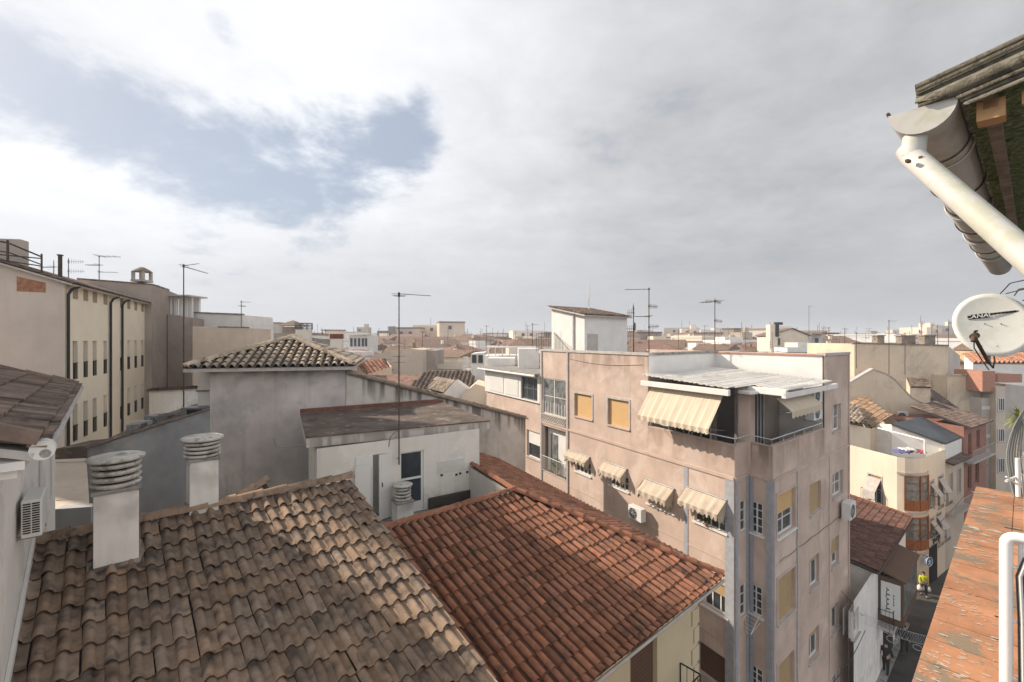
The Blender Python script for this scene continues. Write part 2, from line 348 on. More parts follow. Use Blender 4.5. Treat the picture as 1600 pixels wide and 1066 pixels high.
def tiles(O,A,Dn,W,Ln,p=.21,expo=.345,style='S',h=.055,clip=None,seed=1,tv=.16,hot=.0,lift=.024,jit=.004,pan=.8,aged=False):
    A,Dn,n=basis(A,Dn); mb=MB(); rnd=random.Random(seed); prof={'S':SP,'B':BP,'L':BL}[style]
    nc=int(W/p); nr=int(math.ceil(Ln/expo))
    for i in range(nc):
        drift=rnd.uniform(-.003,.003)
        for j in range(nr):
            a0=i*p; s0=j*expo; s1=min(s0+expo+.035,Ln+.05)
            if clip and not clip(a0+p*.4,(s0+min(s1,Ln))/2): continue
            g=rnd.gauss(1,tv); g=max(.55,min(1.5,g)); w=rnd.uniform(-.05,.05)
            col=(g*(1+w),g,g*(1-w))
            if rnd.random()<hot: col=(g*1.35,g*1.1,g*.95)
            ja=rnd.uniform(-jit,jit); jh=rnd.uniform(0,jit); jr=rnd.uniform(-jit,jit)*2+drift*.3; js=rnd.uniform(-jit,jit)*2
            if jit>.005 and rnd.random()<.035: js+=rnd.uniform(.02,.06); jr+=rnd.uniform(-.018,.018); jh+=.008
            top=[O+A*(a0+q*p*.97+ja)+Dn*(s0-.01)+n*(hh*h*.86+jh*.3) for q,hh in prof]
            bot=[O+A*(a0+(q*1.03-.01)*p+ja+jr)+Dn*(s1+js)+n*(hh*h+lift+jh) for q,hh in prof]
            k=len(prof)
            pn=6 if style!='L' else 4
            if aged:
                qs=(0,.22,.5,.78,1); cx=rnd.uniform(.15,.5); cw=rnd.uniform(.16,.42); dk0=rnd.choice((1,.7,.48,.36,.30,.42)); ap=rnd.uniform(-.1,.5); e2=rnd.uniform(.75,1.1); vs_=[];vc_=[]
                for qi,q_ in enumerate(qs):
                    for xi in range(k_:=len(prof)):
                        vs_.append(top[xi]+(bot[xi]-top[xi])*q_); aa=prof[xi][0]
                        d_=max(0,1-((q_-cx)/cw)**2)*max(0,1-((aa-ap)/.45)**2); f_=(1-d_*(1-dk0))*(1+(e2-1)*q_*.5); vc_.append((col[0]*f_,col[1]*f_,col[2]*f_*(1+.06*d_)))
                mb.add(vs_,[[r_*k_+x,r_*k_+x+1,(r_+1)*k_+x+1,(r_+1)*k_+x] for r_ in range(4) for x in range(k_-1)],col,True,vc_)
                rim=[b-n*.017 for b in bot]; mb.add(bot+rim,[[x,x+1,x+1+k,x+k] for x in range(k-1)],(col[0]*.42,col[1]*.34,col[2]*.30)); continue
            mb.add(top+bot,[[x,x+1,x+1+k,x+k] for x in range(pn)],col,True)
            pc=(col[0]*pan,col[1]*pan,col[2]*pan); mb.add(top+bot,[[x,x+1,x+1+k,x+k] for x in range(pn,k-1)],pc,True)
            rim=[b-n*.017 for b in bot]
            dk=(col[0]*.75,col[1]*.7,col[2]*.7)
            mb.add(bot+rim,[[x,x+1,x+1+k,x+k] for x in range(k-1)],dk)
    return mb
def ridge(mb,A,B,r=.085,L=.38,seed=3,col=(1,1,1)):
    A=Vector(A);B=Vector(B);d=(B-A); ln=d.length; d.normalize(); s=d.cross(UP).normalized(); n=s.cross(d).normalized()
    if n.z<0:n=-n
    rnd=random.Random(seed); k=int(ln/L)+1; N_=8
    for i in range(k):
        p=A+d*(ln*i/k); q=A+d*(ln*(i+1)/k+.03); g=max(.7,rnd.gauss(1,.13)); c=(col[0]*g*1.03,col[1]*g,col[2]*g*.97); rings=[]
        o=s*rnd.uniform(-.008,.008)
        for pt,rr,hh in ((p,r*.9,0),(q,r*1.08,.012)):
            rings+= [pt+o+s*math.cos(math.pi*t/N_)*rr+n*(math.sin(math.pi*t/N_)*rr+hh) for t in range(N_+1)]
        rings2=[x-(n*.016) for x in rings[N_+1:]]
        mb.add(rings,[[x,x+1,x+2+N_,x+1+N_] for x in range(N_)],c,True)
        mb.add(rings[N_+1:]+rings2,[[x,x+1,x+2+N_,x+1+N_] for x in range(N_)],(c[0]*.7,c[1]*.7,c[2]*.7))
    return mb
def slab(O,A,Dn,W,Ln,t=.09,off=-.035,poly=None):
    A,Dn,n=basis(A,Dn); mb=MB(); pts=poly or [(0,0),(W,0),(W,Ln),(0,Ln)]
    mb.prism([O+A*a+Dn*s+n*off for a,s in pts],-n*t); return mb

def vent_chimney(label,base,w,zt,cap_r,z_cap,rz,slope_n=None,base_drop=.25,mat_='whitewall'):
    """plastered square shaft with grey slab and a stack of round concrete louvre rings"""
    t=thing('chimney',label,'chimney',base,'ventilation chimneys on the near roofs')
    b=MB(); h=zt-base[2]; b.cbox((base[0],base[1],base[2]-base_drop+(h+base_drop)/2),(w,w,h+base_drop),rz)
    ca,sa=math.cos(rz),math.sin(rz); cs=[Vector((base[0]+(ca*x-sa*y)*w/2,base[1]+(sa*x+ca*y)*w/2)) for x,y in ((-1,-1),(1,-1),(1,1),(-1,1))]
    for i_ in range(4):
        p_,q_=cs[i_],cs[(i_+1)%4]; Ws_=Wall(p_,q_-p_); mid=(p_+q_)/2-Vector((base[0],base[1]))
        if Ws_.n.dot(mid)<0: Ws_.n=-Ws_.n
        stained(b,Ws_,0.004,(q_-p_).length-.004,base[2]-base_drop,lambda t_:zt-.002,'blotch',off=.003,step=.03,seed=int(w*100)+i_,amt=.9,Hm=h+base_drop)
    b.build('shaft',M[mat_],t)
    if slope_n is not None:
        a=MB(); sn=Vector(slope_n).normalized(); e1_=Vector((math.cos(rz),math.sin(rz),0)); e1_=(e1_-sn*e1_.dot(sn)).normalized(); e2_=sn.cross(e1_); rd=random.Random(4); ring=[]; bs=V(*base)
        for q in range(28):
            an=6.283*q/28; rr_=w*.5/max(abs(math.cos(an)),abs(math.sin(an)))*rd.uniform(1.10,1.32); ring.append(bs+e1_*rr_*math.cos(an)+e2_*rr_*math.sin(an)+sn*.045)
        a.prism(ring,sn*.035); a.build('mortar_apron',M['coping'],t)
    s=MB(); s.cbox((base[0],base[1],zt+.025),(w*1.12,w*1.12,.05),rz); s.build('cap_slab',M['concrete'],t,bevel=.01)
    n=4; hh=(z_cap-zt-.05)/(n+.6)
    for i in range(n):
        z0=zt+.055+i*hh; r=MB(); R0=cap_r*.88
        r.lathe((base[0],base[1],z0),[(R0*.8,0),(R0*.93,0),(R0*1.0,hh*.38),(R0*1.0,hh*.55),(R0*.9,hh*.62),(R0*.8,hh*.62)],28)
        r.build('louvre_ring',M['ventc'],t)
        for k in range(3):
            if i<n: pass
    c=MB(); c.lathe((base[0],base[1],zt+.05),[(cap_r*.62,0),(cap_r*.62,z_cap-zt-.08)],16); c.build('core',M['dark'],t)
    k=MB(); z0=zt+.055+n*hh; k.lathe((base[0],base[1],z0),[(cap_r*.7,0),(cap_r*.98,.0),(cap_r*1.02,.02),(cap_r*1.02,.04),(cap_r*.9,.055),(cap_r*.3,.07)],28); k.build('top_disc',M['ventc'],t)
    return t
M['ventc']=mat('pale_vent_concrete',(.50,.475,.43),var=.15,vs=8,bump=.3,bs=60,bd=.006,col2=(.26,.25,.22),c2s=6)

def ac_unit(label,c,face,w=.8,h=.56,d=.3,mat_='plastic',grille='fan',group='air conditioning units'):
    """c: centre of the bottom of the unit; face: 2D unit vector its fan looks along"""
    t=thing('air_conditioner',label,'air conditioner',c,group); f=v3(face); s=v3((-face[1],face[0])); c=Vector(c)
    b=MB(); b.box(c-s*w/2-f*d/2,s*w,f*d,UP*h); b.build('casing',M[mat_],t,bevel=.015)
    if grille=='fan':
        g=MB(); ctr=c+f*(d/2)+UP*h*.5-s*w*.12; R0=h*.40
        ring=[ctr+f*.012+s*math.cos(2*math.pi*k/24)*R0+UP*math.sin(2*math.pi*k/24)*R0 for k in range(25)]
        g.add([ctr+f*.006]+[ctr+f*.006+(x-ctr-f*.012) for x in ring[:-1]],[[0,k+1,(k+1)%24+1] for k in range(24)])
        g.build('fan_opening',M['dark'],t)
        g=MB(); g.tube(ring,.010,5,caps=False)
        for q in (.35,.68): g.tube([ctr+f*.014+(x-ctr-f*.012)*q for x in ring],.006,4,caps=False)
        for k in range(0,24,3): g.tube([ctr+f*.016,ring[k]],.006,4)
        g.lathe(ctr,[(0.02,-.01),(.02,.01)],8); g.build('fan_guard',M['alu'],t)
    else:
        g=MB(); n=13
        e=c-s*w/2
        for k in range(n):
            z=h*.12+h*.76*k/(n-1)
            for q in (-.40,.03): g.box(c-s*(w/2+.008)+f*d*q+UP*z,f*d*.36,s*.006,UP*h*.034)
        g.build('coil_louvres',M['dark'],t)
    br=MB(); 
    for q in (-.32,.3): br.box(c+s*w*q-f*(d/2+.1)-UP*.04,s*.03,f*(d+.1),UP*.035)
    br.build('bracket',M['metal'],t)
    return t

def yagi(mb,c,dirv,L,n,el=.25,r=.006,vert=False,taper=.0):
    dirv=Vector(dirv).normalized(); s=(UP if vert else dirv.cross(UP).normalized())
    mb.tube([c,c+dirv*L],r*1.3,5)
    for i in range(n):
        q=c+dirv*(L*(i+.3)/n); e=el*(1-taper*i/n); mb.tube([q-s*e,q+s*e],r,4)
    mb.tube([c-s*el*1.1+UP*.05,c+s*el*1.1+UP*.05],r,4)
def antenna(label,u,vt,vb,Y,arms,r=.018,mm='rust',aerm='metal',group='television antennas on the roofs',base=None,lean=0):
    b=P(u,vb,Y) if base is None else Vector(base); top=P(u,vt,Y); top=V(b.x+lean,b.y,top.z)
    t=thing('antenna',label,'antenna',b,group)
    m=MB(); m.tube([b-UP*.05,b+(top-b)*.5,top],r,6,r2=r*.75); m.build('mast',M[mm],t)
    for (f,ang,L,n,el,vert,tilt) in arms:
        c=b+(top-b)*f; a=R(ang); dv=V(math.cos(a),math.sin(a),tilt)
        k=MB(); yagi(k,c,dv,L,n,el,r=max(.005,r*.33),vert=vert,taper=.35); k.tube([c-V(0,0,.04),c+V(0,0,.04)],r*1.6,6); k.build('aerial',M[aerm],t)
    return t
def railing(mb,pts,h=.9,step=.13,r=.008,rr=.018):
    pts=[Vector(p) for p in pts]
    for a,b in zip(pts,pts[1:]):
        mb.tube([a+UP*h,b+UP*h],rr,6); mb.tube([a+UP*.08,b+UP*.08],r,5); n=max(1,int((b-a).length/step))
        for i in range(n+1): q=a+(b-a)*i/n; mb.tube([q,q+UP*h],r if i%8 else rr*.8,4)
def block(mb,fp,z0,z1,skip=(),top=True):
    n=len(fp)
    for i in range(n):
        if i in skip: continue
        a,b=fp[i],fp[(i+1)%n]; mb.poly([v3(a,z0),v3(b,z0),v3(b,z1),v3(a,z1)])
    if top: mb.poly([v3(p,z1) for p in fp])

def fbm(x,y,s=0): return noise.fractal(V(x,y,s),1.0,2.0,4)
def stained(mb,W,t0,t1,zb,ztop,mode='blotch',off=.004,step=.09,seed=0,amt=1.0,capband=True,Hm=6.0):
    """wall skin as a fine grid whose vertices carry the dirt under the coping and the patches lower down"""
    nt=max(2,int((t1-t0)/step)); vs=[];vc=[]; H=Hm; nz=int(H/step)
    for i in range(nt+1):
        t=t0+(t1-t0)*i/nt; zt=ztop(t)
        for j in range(nz+1):
            q=(j/nz)**1.35; z=zt-(zt-max(zb,zt-H))*q; d=zt-z
            if mode=='drip':
                st=noise.noise(V(t*2.4,3.1+seed,0))+.5*noise.noise(V(t*7,1.7,seed)); Ld=.35+1.3*max(0,.35+.9*noise.noise(V(t*1.3,7,seed)))
                k=max(0,min(1,(st+.16)*3.4))*max(0,1-d/Ld)**.55
                k=max(k,.8*max(0,1-d/.12)) if capband else k
            elif mode=='blotch':
                Lb=.30+.55*max(0,.3+fbm(t*1.1,5,seed)); k=.55*max(0,min(1,.5+1.6*fbm(t*1.6,d*2.2,seed)))*max(0,1-d/Lb)
            else: k=0
            g=.93+.22*fbm(t*.55,z*.5,seed+9)+.07*fbm(t*3,z*3,seed+2)
            g=max(.6,min(1.15,g)); f=g*(1-.80*k*amt); vs.append(W.at(t,z,off)); vc.append((f,f*(1-.03*k),f*(1-.06*k)))
    m_=nz+1
    mb.add(vs,[[i*m_+j,(i+1)*m_+j,(i+1)*m_+j+1,i*m_+j+1] for i in range(nt) for j in range(nz)],None,False,vc)
# ---------------------------------------------------------------- setting: ground and street
g=MB(); g.poly([V(-3000,-300,0),V(3000,-300,0),V(3000,5000,0),V(-3000,5000,0)]); tag(g.build('ground',M['asphalt'],loc=(0,0,0)),kind='structure')
g=MB(); a=N2R*(-5.4); b=N2R*(-.6)
g.poly([v3(a+D2R*-12,.004),v3(a+D2R*38,.004),v3(b+D2R*40,.004),v3(b+D2R*-12,.004)])
tag(g.build('street',M['paving']),kind='structure')
g=MB()
for q in (-5.35,-1.25):
    a=N2R*q; g.box(v3(a-D2R*12,.004),v3(D2R*49),v3(N2R*.65),UP*.06)
tag(g.build('pavement',M['concrete']),kind='structure')

# ---------------------------------------------------------------- beige near roof
th=R(17.9); V0=XY(548,9.2); Z0=CZ-.309*9.2
W_b=v3(V0,Z0); BD=v3(N2R)*math.cos(th)-UP*math.sin(th)
BW=.205*22; BO=W_b-v3(D2R)*BW; BLn=5.15
house=thing('tiled_house','house with big beige and grey mottled tile roof carrying two white chimneys','house',(W_b.x-1.2,W_b.y-2.4,0))
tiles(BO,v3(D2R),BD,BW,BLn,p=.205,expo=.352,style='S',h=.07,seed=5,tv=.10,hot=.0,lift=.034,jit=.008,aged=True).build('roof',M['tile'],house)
slab(BO,v3(D2R),BD,BW,BLn).build('roof_underlay',M['under'],house)
rm=MB(); ridge(rm,W_b-v3(D2R)*BW+UP*.05,W_b+UP*.05,r=.10,L=.42); rm.build('ridge_tiles',M['tile'],house)
# low back slope behind the ridge and the body of the house
bo=W_b-v3(D2R)*BW; back=-v3(N2R)*math.cos(th)-UP*math.sin(th)
tiles(bo+v3(N2R)*-.04,v3(D2R),back,2.0,1.3,p=.218,expo=.352,style='S',h=.062,seed=8).build('rear_slope',M['tile'],house)
m=MB(); A0=V0-D2R*(BW-.03); B0=V0-D2R*.06; C0=B0+N2R*4.55; E0=A0+N2R*4.55
zE=Z0-4.55*math.tan(th)-.14
m.poly([v3(A0,0),v3(E0,0),v3(E0,zE),v3(A0,Z0-.14)]); m.poly([v3(B0,0),v3(C0,0),v3(C0,zE),v3(B0,Z0-.14)])
m.poly([v3(A0,0),v3(B0,0),v3(B0,Z0-.14),v3(A0,Z0-.14)]); m.poly([v3(E0,0),v3(C0,0),v3(C0,zE),v3(E0,zE)])
m.build('wall',M['quoin'],house)
bn=BD.cross(v3(D2R)); bn=bn if bn.z>0 else -bn
rz=math.atan2(D2R.y,D2R.x)
def on_beige(u,v): return hit(u,v,W_b,bn)
c=on_beige(180,872); Yc=c.y
zt=CZ-(762-HZ)/F*(c.y); vent_chimney('largest white chimney with round louvred cap, nearest the left edge',(c.x,c.y+.02,c.z),.47,zt-.02,.315,CZ-(716-HZ)/F*c.y+.03,rz,slope_n=bn)
c=on_beige(308,798)
vent_chimney('middle-sized white chimney with ringed cap on the beige roof ridge',(c.x-.0,c.y+.13,c.z-.05),.40,CZ-(717-HZ)/F*(c.y+.13),.30,CZ-(686-HZ)/F*c.y,rz,slope_n=bn)

# small hipped roof corner peeping over the ridge behind
hc_=P(416,752,10.6); hb=P(345,792,9.6); m=MB(); ridge(m,hb,hc_,r=.11,L=.4,seed=13)
dd_=(V(.3,-.35,-.55)).normalized()*.3
for k in range(1,4): ridge(m,hb+V(.12,-.16,-.16)*k+(hc_-hb)*.12*k,hc_+V(-.05,-.18,-.17)*k,r=.085,L=.4,seed=13+k)
o=m.build('hip_tiles',M['tile']); m=MB(); m.prism([hb-UP*.05,hc_-UP*.05,hc_+V(0,-.7,-.6),hb+V(.3,-.6,-.5)],V(0,.3,-.4)); 
tag(o,'short hipped corner of old barrel tiles just behind the beige roof ridge','roof corner')
q_=m.build('underlay',M['under']); q_.parent=o; q_.location=q_.location-o.location
# ---------------------------------------------------------------- red hipped roof
L0=P(803,768,12.75); L1=P(1128,900,11.25)
ar=(L1-L0); run=Vector((ar.x,ar.y)).dot(N2R); off=Vector((ar.x,ar.y)).dot(D2R); rise=-ar.z
RD=(v3(N2R)*run-UP*rise).normalized(); RL=math.hypot(run,rise)
RW=5.3; RO=L0-v3(D2R)*RW
rh=thing('tiled_house','cream house with quoined corner under the large red barrel tile hip roof','house',(L0.x,L0.y,0))
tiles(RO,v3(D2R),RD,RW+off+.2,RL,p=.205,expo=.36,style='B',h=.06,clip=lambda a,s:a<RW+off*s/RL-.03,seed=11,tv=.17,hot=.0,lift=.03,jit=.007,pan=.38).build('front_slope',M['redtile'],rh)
slab(RO,v3(D2R),RD,0,0,poly=[(0,0),(RW,0),(RW+off,RL),(0,RL)]).build('roof_underlay',M['under'],rh)
# east slope towards the pink block
e0=Vector((L1.x,L1.y)); nE=-Vector((D1.y,-D1.x)); nE=Vector((.879,.476))
runE=(Vector((L1.x,L1.y))-Vector((L0.x,L0.y))).dot(nE); offE=(Vector((L0.x,L0.y))-e0).dot(D1)
ED=(v3(nE)*runE-UP*rise).normalized(); EL=math.hypot(runE,rise)
EO=L0-v3(D1)*offE   # foot of the ridge line level with L1
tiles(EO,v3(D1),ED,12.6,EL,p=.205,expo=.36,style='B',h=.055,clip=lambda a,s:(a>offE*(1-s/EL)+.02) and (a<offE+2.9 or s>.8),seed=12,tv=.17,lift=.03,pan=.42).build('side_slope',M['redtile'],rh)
slab(EO,v3(D1),ED,0,0,poly=[(offE,0),(offE+2.9,0),(offE+2.9,.8),(12.6,.8),(12.6,EL),(0,EL)]).build('side_underlay',M['under'],rh)
rm=MB(); rb=L0+v3(D1)*3.0
ridge(rm,RO+UP*.05,L0+UP*.05,r=.085,seed=4); ridge(rm,L0+UP*.05,L1+UP*.05,r=.09,seed=6,L=.33); ridge(rm,L0+UP*.05,rb+UP*.05,r=.085,seed=9)
rm.build('ridge_tiles',M['redtile'],rh)
# walls
zr=L1.z-.16
Wq=Wall(Vector((L1.x,L1.y))-N2R*.42-D2R*.0,-D2R)   # street wall, t grows towards the viewer
Wq.n=N2R.copy()
tq0=Wq.tu(1090)
holes=[]
def wq(u0,v0,u1,v1): 
    a=Wq.tu(u0);b=Wq.tu(u1); a,b=min(a,b),max(a,b); return a,b
a,b=wq(985,0,1027,0); hz0=zr-.25; holes.append((a,b,hz0-2.3,hz0))
m=MB(); wall_holes(m,Wq,tq0,tq0+8.6,0,zr+.05,holes,.2)
pc=Wq.at(tq0,0); 
We=Wall(Vector((pc.x,pc.y)),D1); We.n=nE.copy()
m.poly([We.at(0,0),We.at(11.6,0),We.at(11.6,zr+.05),We.at(0,zr+.05)])
m.poly([Wq.at(tq0+8.6,0),Wq.at(tq0+8.6,0,-3),Wq.at(tq0+8.6,zr,-3),Wq.at(tq0+8.6,zr)])
m.build('wall',M['quoin'],rh)
q=MB()
k=0; z=zr-.1
while z>2:
    w=.32 if k%2 else .22; Wq.box(q,tq0-.02,tq0+w,z-.42,z-.05,.002,.035); k+=1; z-=.47
q.build('corner_quoins',M['quoin'],rh,bevel=.006)
o=window(Wq,rh,holes[0],kind='metal',bars=(1,1),blind=.8,blindmat='brownblind',sill=None,fm='rust'); 
q=MB(); railing(q,[Wq.at(Wq.tu(1062),hz0-2.3,.02),Wq.at(Wq.tu(1062),hz0-2.3,.5),Wq.at(Wq.tu(975),hz0-2.3,.5)],h=.95,step=.12); q.build('balcony_rail',M['black'],rh)
q=MB(); Wq.box(q,Wq.tu(1064),Wq.tu(970),hz0-2.42,hz0-2.3,.0,.55); q.build('balcony_slab',M['stone'],rh)
q=MB(); e=L1-UP*.12; q.tube([e+v3(D2R)*.05+v3(N2R)*.03,e-v3(D2R)*8+v3(N2R)*.03],.035,8); 
q.build('eave_gutter',M['stone'],rh)
# patio wall under the back ridge
q=MB(); q.box(L0-UP*2.6+v3(nE)*-.10,v3(D1)*3.0,v3(nE)*.12,UP*2.55); q.box(RO-UP*2.6-v3(N2R)*.1,v3(D2R)*RW,v3(N2R)*.12,UP*2.55)
q.build('patio_wall',M['stainwall'],rh)

# ---------------------------------------------------------------- rooftop room with the flat mossy slab
D3=u2(.835,.55); DP=u2(-.453,.89)
rr_=XY(749,15.5); W3=Wall(rr_,-D3); tl=W3.tu(495)
zc=CZ-3.14; zf=CZ-5.4
room=thing('rooftop_room','white rooftop utility room with flat mossy brown slab roof and open white doors','rooftop room',(rr_.x-2,rr_.y,zf),None)
def r3(u0,u1,z0,z1): a,b=sorted((W3.tu(u0),W3.tu(u1))); return (a,b,z0,z1)
hd=r3(625,662,zf+.02,zc-.36); hc=r3(556,612,zf+.02,zc-.30)
m=MB(); wall_holes(m,W3,0,tl,zf,zc+.09,[hd,hc],.22)
pr=W3.at(0,0); pl=W3.at(tl,0); d=4.1
m.poly([W3.at(0,zf),W3.at(0,zf)+v3(DP)*d,W3.at(0,zc)+v3(DP)*d,W3.at(0,zc)])
m.poly([W3.at(tl,zf),W3.at(tl,zf)+v3(DP)*d,W3.at(tl,zc)+v3(DP)*d,W3.at(tl,zc)])
m.build('wall',M['roomwall'],room)
f1=P(477,682,13.45); f2=P(765.5,658.5,16.1); zs=CZ-2.88
f2.z=zs; f1=f2-v3(D3)*5.99; f1.z=CZ-2.76; b2=f2+v3(DP)*5.2; b1=f1+v3(DP)*4.6
m=MB(); m.prism([f1-UP*.30,f2-UP*.30,b2-UP*.30,b1-UP*.30],UP*.26); Wsl=Wall(f2.xy,-D3); stained(m,Wsl,0,5.99,f2.z-.30,lambda t:f2.z-.04+(f1.z-f2.z)*t/5.99,'drip',seed=8,step=.04,amt=.5,Hm=.26); m.build('roof_slab',M['stainwall'],room)
m=MB(); m.prism([f1-UP*.038-v3(D3)*.02,f2-UP*.038+v3(D3)*.02,b2-UP*.038,b1-UP*.038],UP*.045); m.build('roof_surface',M['moss'],room)
m=MB(); dd=(b2-b1); m.box(b1+UP*.01,dd,v3(DP)*.18,UP*.13); m.build('brick_upstand',M['redtrim'],room)
# doors
def leaf(root,name,W,t0,t1,z0,z1,o,th_,matn,swing=0):
    m=MB(); a=W.at(t0,z0,o); dirv=(W.at(t1,z0,o)-a); 
    if swing: dirv=Matrix.Rotation(R(swing),3,'Z')@dirv
    nn=dirv.cross(UP).normalized()*th_; m.box(a,dirv,nn,UP*(z1-z0))
    for q in (.12,.56):
        m.box(a+dirv*.14+UP*(z1-z0)*q-nn*.18,dirv*.72,nn*.1,UP*(z1-z0)*.34)
    return m.build(name,M[matn],root,bevel=.004)
a,b=hc[0],hc[1]
o=leaf(room,'door',W3,b,b-(b-a)*.46,hc[2],hc[3],-.02,.04,'plastic',0)
o=leaf(room,'door',W3,a,a+(b-a)*.40,hc[2],hc[3]-.0,.02,.04,'plastic',14)
hmb=MB(); hmb.tube([W3.at(a+(b-a)*.30,zf+1.0,.12),W3.at(a+(b-a)*.30,zf+1.12,.12)],.014,6); hmb.build('handle',M['black'],o)
o=leaf(room,'cupboard_door',W3,W3.tu(553),W3.tu(576),zf+.35,zc-.55,.12,.03,'plastic',-8)
m=MB(); a,b,c_,e_=hd
for (x0,x1,z0,z1) in ((a,a+.07,c_,e_),(b-.05,b,c_,e_),(a+.07,b-.05,e_-.04,e_),(a+.07,b-.05,c_+1.0,c_+1.06),(a+.07,b-.05,c_,c_+.28)): W3.box(m,x0,x1,z0,z1,-.1,-.04)
o=m.build('glazed_door',M['plastic'],room); m=MB(); m.poly([W3.at(a+.06,c_,-.08),W3.at(b-.04,c_,-.08),W3.at(b-.04,e_,-.08),W3.at(a+.06,e_,-.08)]); m.build('pane',M['glass'],o)
t0,z1=W3.uv(684,720); t1,z0=W3.uv(725,742); t0,t1=sorted((t0,t1)); z0=z1-.42
m=MB(); 
for k in range(9): W3.box(m,t0,t1,z0+.40*k/9+.01,z0+.40*k/9+.028,.003,.022)
for a in (t0-.02,t1): W3.box(m,a,a+.02,z0,z1,.003,.02)
m.build('vent_grille',M['plastic'],room)
m=MB()
for (uu,vv) in ((690,742),(713,741),(719,739),(730,737)): t,z=W3.uv(uu,vv); W3.box(m,t-.03,t+.04,z-.04,z+.02,.003,.03)
m.build('wall_sockets',M['black'],room)
m=MB(); t,z=W3.uv(731,717); 
m.tube([f1-UP*.2+v3(D3)*.05-v3(D3)*.0,f1-UP*.2-v3(D3)*.75,f1+UP*.05-v3(D3)*.82],.012,5); m.build('bracket_arm',M['metal'],room)
# roof terrace floor and dark foot stain strip around the room
ft=MB(); ft.prism([v3(V0+D1*-.2-D2*.2,zf-.25),v3(Vector((RO.x,RO.y))+D2R*1.0,zf-.25),L0-UP*(L0.z-zf+.25),rb-UP*(rb.z-zf+.25)+v3(D1)*3,b2-UP*(b2.z-zf+.25),b1-UP*(b1.z-zf+.25)],UP*.24)
tag(ft.build('roof_terrace',M['concrete']),'grey roof terrace floor in front of the white rooftop room','roof terrace')
m=MB(); W3.box(m,.0,W3.tu(668),zf,zf+.36,.004,.10); m.build('bitumen_upstand',M['under'],room,bevel=.05)
c=P(629,790,13.6)
vent_chimney('smallest white chimney with ringed cap, in front of the glazed rooftop room door',(c.x,c.y,CZ-5.4),.50,CZ-(783-HZ)/F*13.6,.29,CZ-(757-HZ)/F*13.6+.02,math.atan2(D3.y,D3.x))
mast_t,mast_z=W3.uv(621,722)
ant=W3.at(mast_t,mast_z,.14)
antenna('tall thin dark antenna mast fixed to the front of the white rooftop room',623,458,722,ant.y,[(.995,8,.95,10,.10,False,-.05),(.985,100,.3,2,.2,False,0)],r=.022,mm='rust',aerm='rust',base=ant)
m=MB(); 
for zz in (mast_z+.12,mast_z+.95): m.tube([W3.at(mast_t,zz,.0),W3.at(mast_t,zz,.15)],.014,5)
m.tube([W3.at(mast_t+.28,mast_z+.5,.01),W3.at(mast_t+.22,mast_z+.8,.02),W3.at(mast_t+.02,mast_z+1.05,.12)],.010,5)
m.build('mast_bracket',M['rust'],room)

# ---------------------------------------------------------------- big grey house with the hip roof
GR=XY(540,18.5); dG=u2(.966,.259); WG=Wall(GR,-dG); gl=4.85; ze=CZ-42*18/711
nG=Vector((dG.y,-dG.x)); 
grey=thing('grey_house','tall grey rendered house with blank wall and low hip roof of pale barrel tiles','house',(GR.x-2.4,GR.y+2,0))
depth=6.5
fp=[GR-dG*gl,GR,GR-nG*depth,GR-dG*gl-nG*depth]
m=MB(); block(m,fp,0,ze-.08); stained(m,WG,0,gl,8,lambda t:ze-.16,'blotch',seed=1)
m.build('wall',M['greywall'],grey)
ev=.42
c0=v3(GR-dG*(gl+ev+.3)+nG*ev,ze); c1=v3(GR+dG*ev*.8+nG*ev,ze); c2=v3(GR+dG*ev*.8-nG*(depth+ev),ze); c3=v3(GR-dG*(gl+ev+.3)-nG*(depth+ev),ze)
apx=P(431,531,0); 
ap=c0+(c1-c0)*.52-v3(nG)*2.95; ap.z=CZ+.0
ap2=ap-v3(nG)*1.6
m=MB(); m.prism([c0-UP*.16,c1-UP*.16,c2-UP*.16,c3-UP*.16],UP*.13); m.build('eave_board',M['stone'],grey)
def slope_tiles(pa,pb,top,topb,p,expo,seed,style='B',**kw):
    """tiles on the slope with eave pa-pb and upper edge top-topb"""
    A=(pb-pa).normalized(); n=(pb-pa).cross(top-pa).normalized(); n=n if n.z>0 else -n
    Dn=n.cross(A); Dn=Dn if Dn.z<0 else -Dn; Ln=-(top-pa).dot(Dn)
    O=pa-Dn*Ln; W=(pb-pa).length; ta=(top-pa).dot(A); tb=(topb-pa).dot(A)
    cl=lambda a,s:(ta*(1-s/Ln)-.06<a<W-(W-tb)*(1-s/Ln)+.06)
    t_=tiles(O,A,Dn,W,Ln,p=p,expo=expo,style=style,seed=seed,clip=cl,**kw); return t_,(O,A,Dn,[(ta,0),(tb,0),(W,Ln),(0,Ln)])
for nm,(a,b,t1_,t2_) in {'front_slope':(c0,c1,ap,ap),'right_slope':(c1,c2,ap,ap2),'left_slope':(c3,c0,ap2,ap)}.items():
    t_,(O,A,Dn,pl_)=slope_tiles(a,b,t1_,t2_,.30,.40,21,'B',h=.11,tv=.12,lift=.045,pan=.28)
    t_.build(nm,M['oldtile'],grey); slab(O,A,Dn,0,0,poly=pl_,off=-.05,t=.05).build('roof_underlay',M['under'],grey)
rm=MB(); ridge(rm,c0+UP*.06,ap+UP*.08,r=.12,L=.4,seed=2); ridge(rm,c1+UP*.06,ap+UP*.08,r=.12,L=.4,seed=3); ridge(rm,ap+UP*.08,ap2+UP*.08,r=.12); rm.build('ridge_tiles',M['oldtile'],grey)
t=thing('chimney','square rendered chimney with slatted cap on the apex of the grey hip roof','chimney',(ap.x,ap.y+1.2,ap.z-.1))
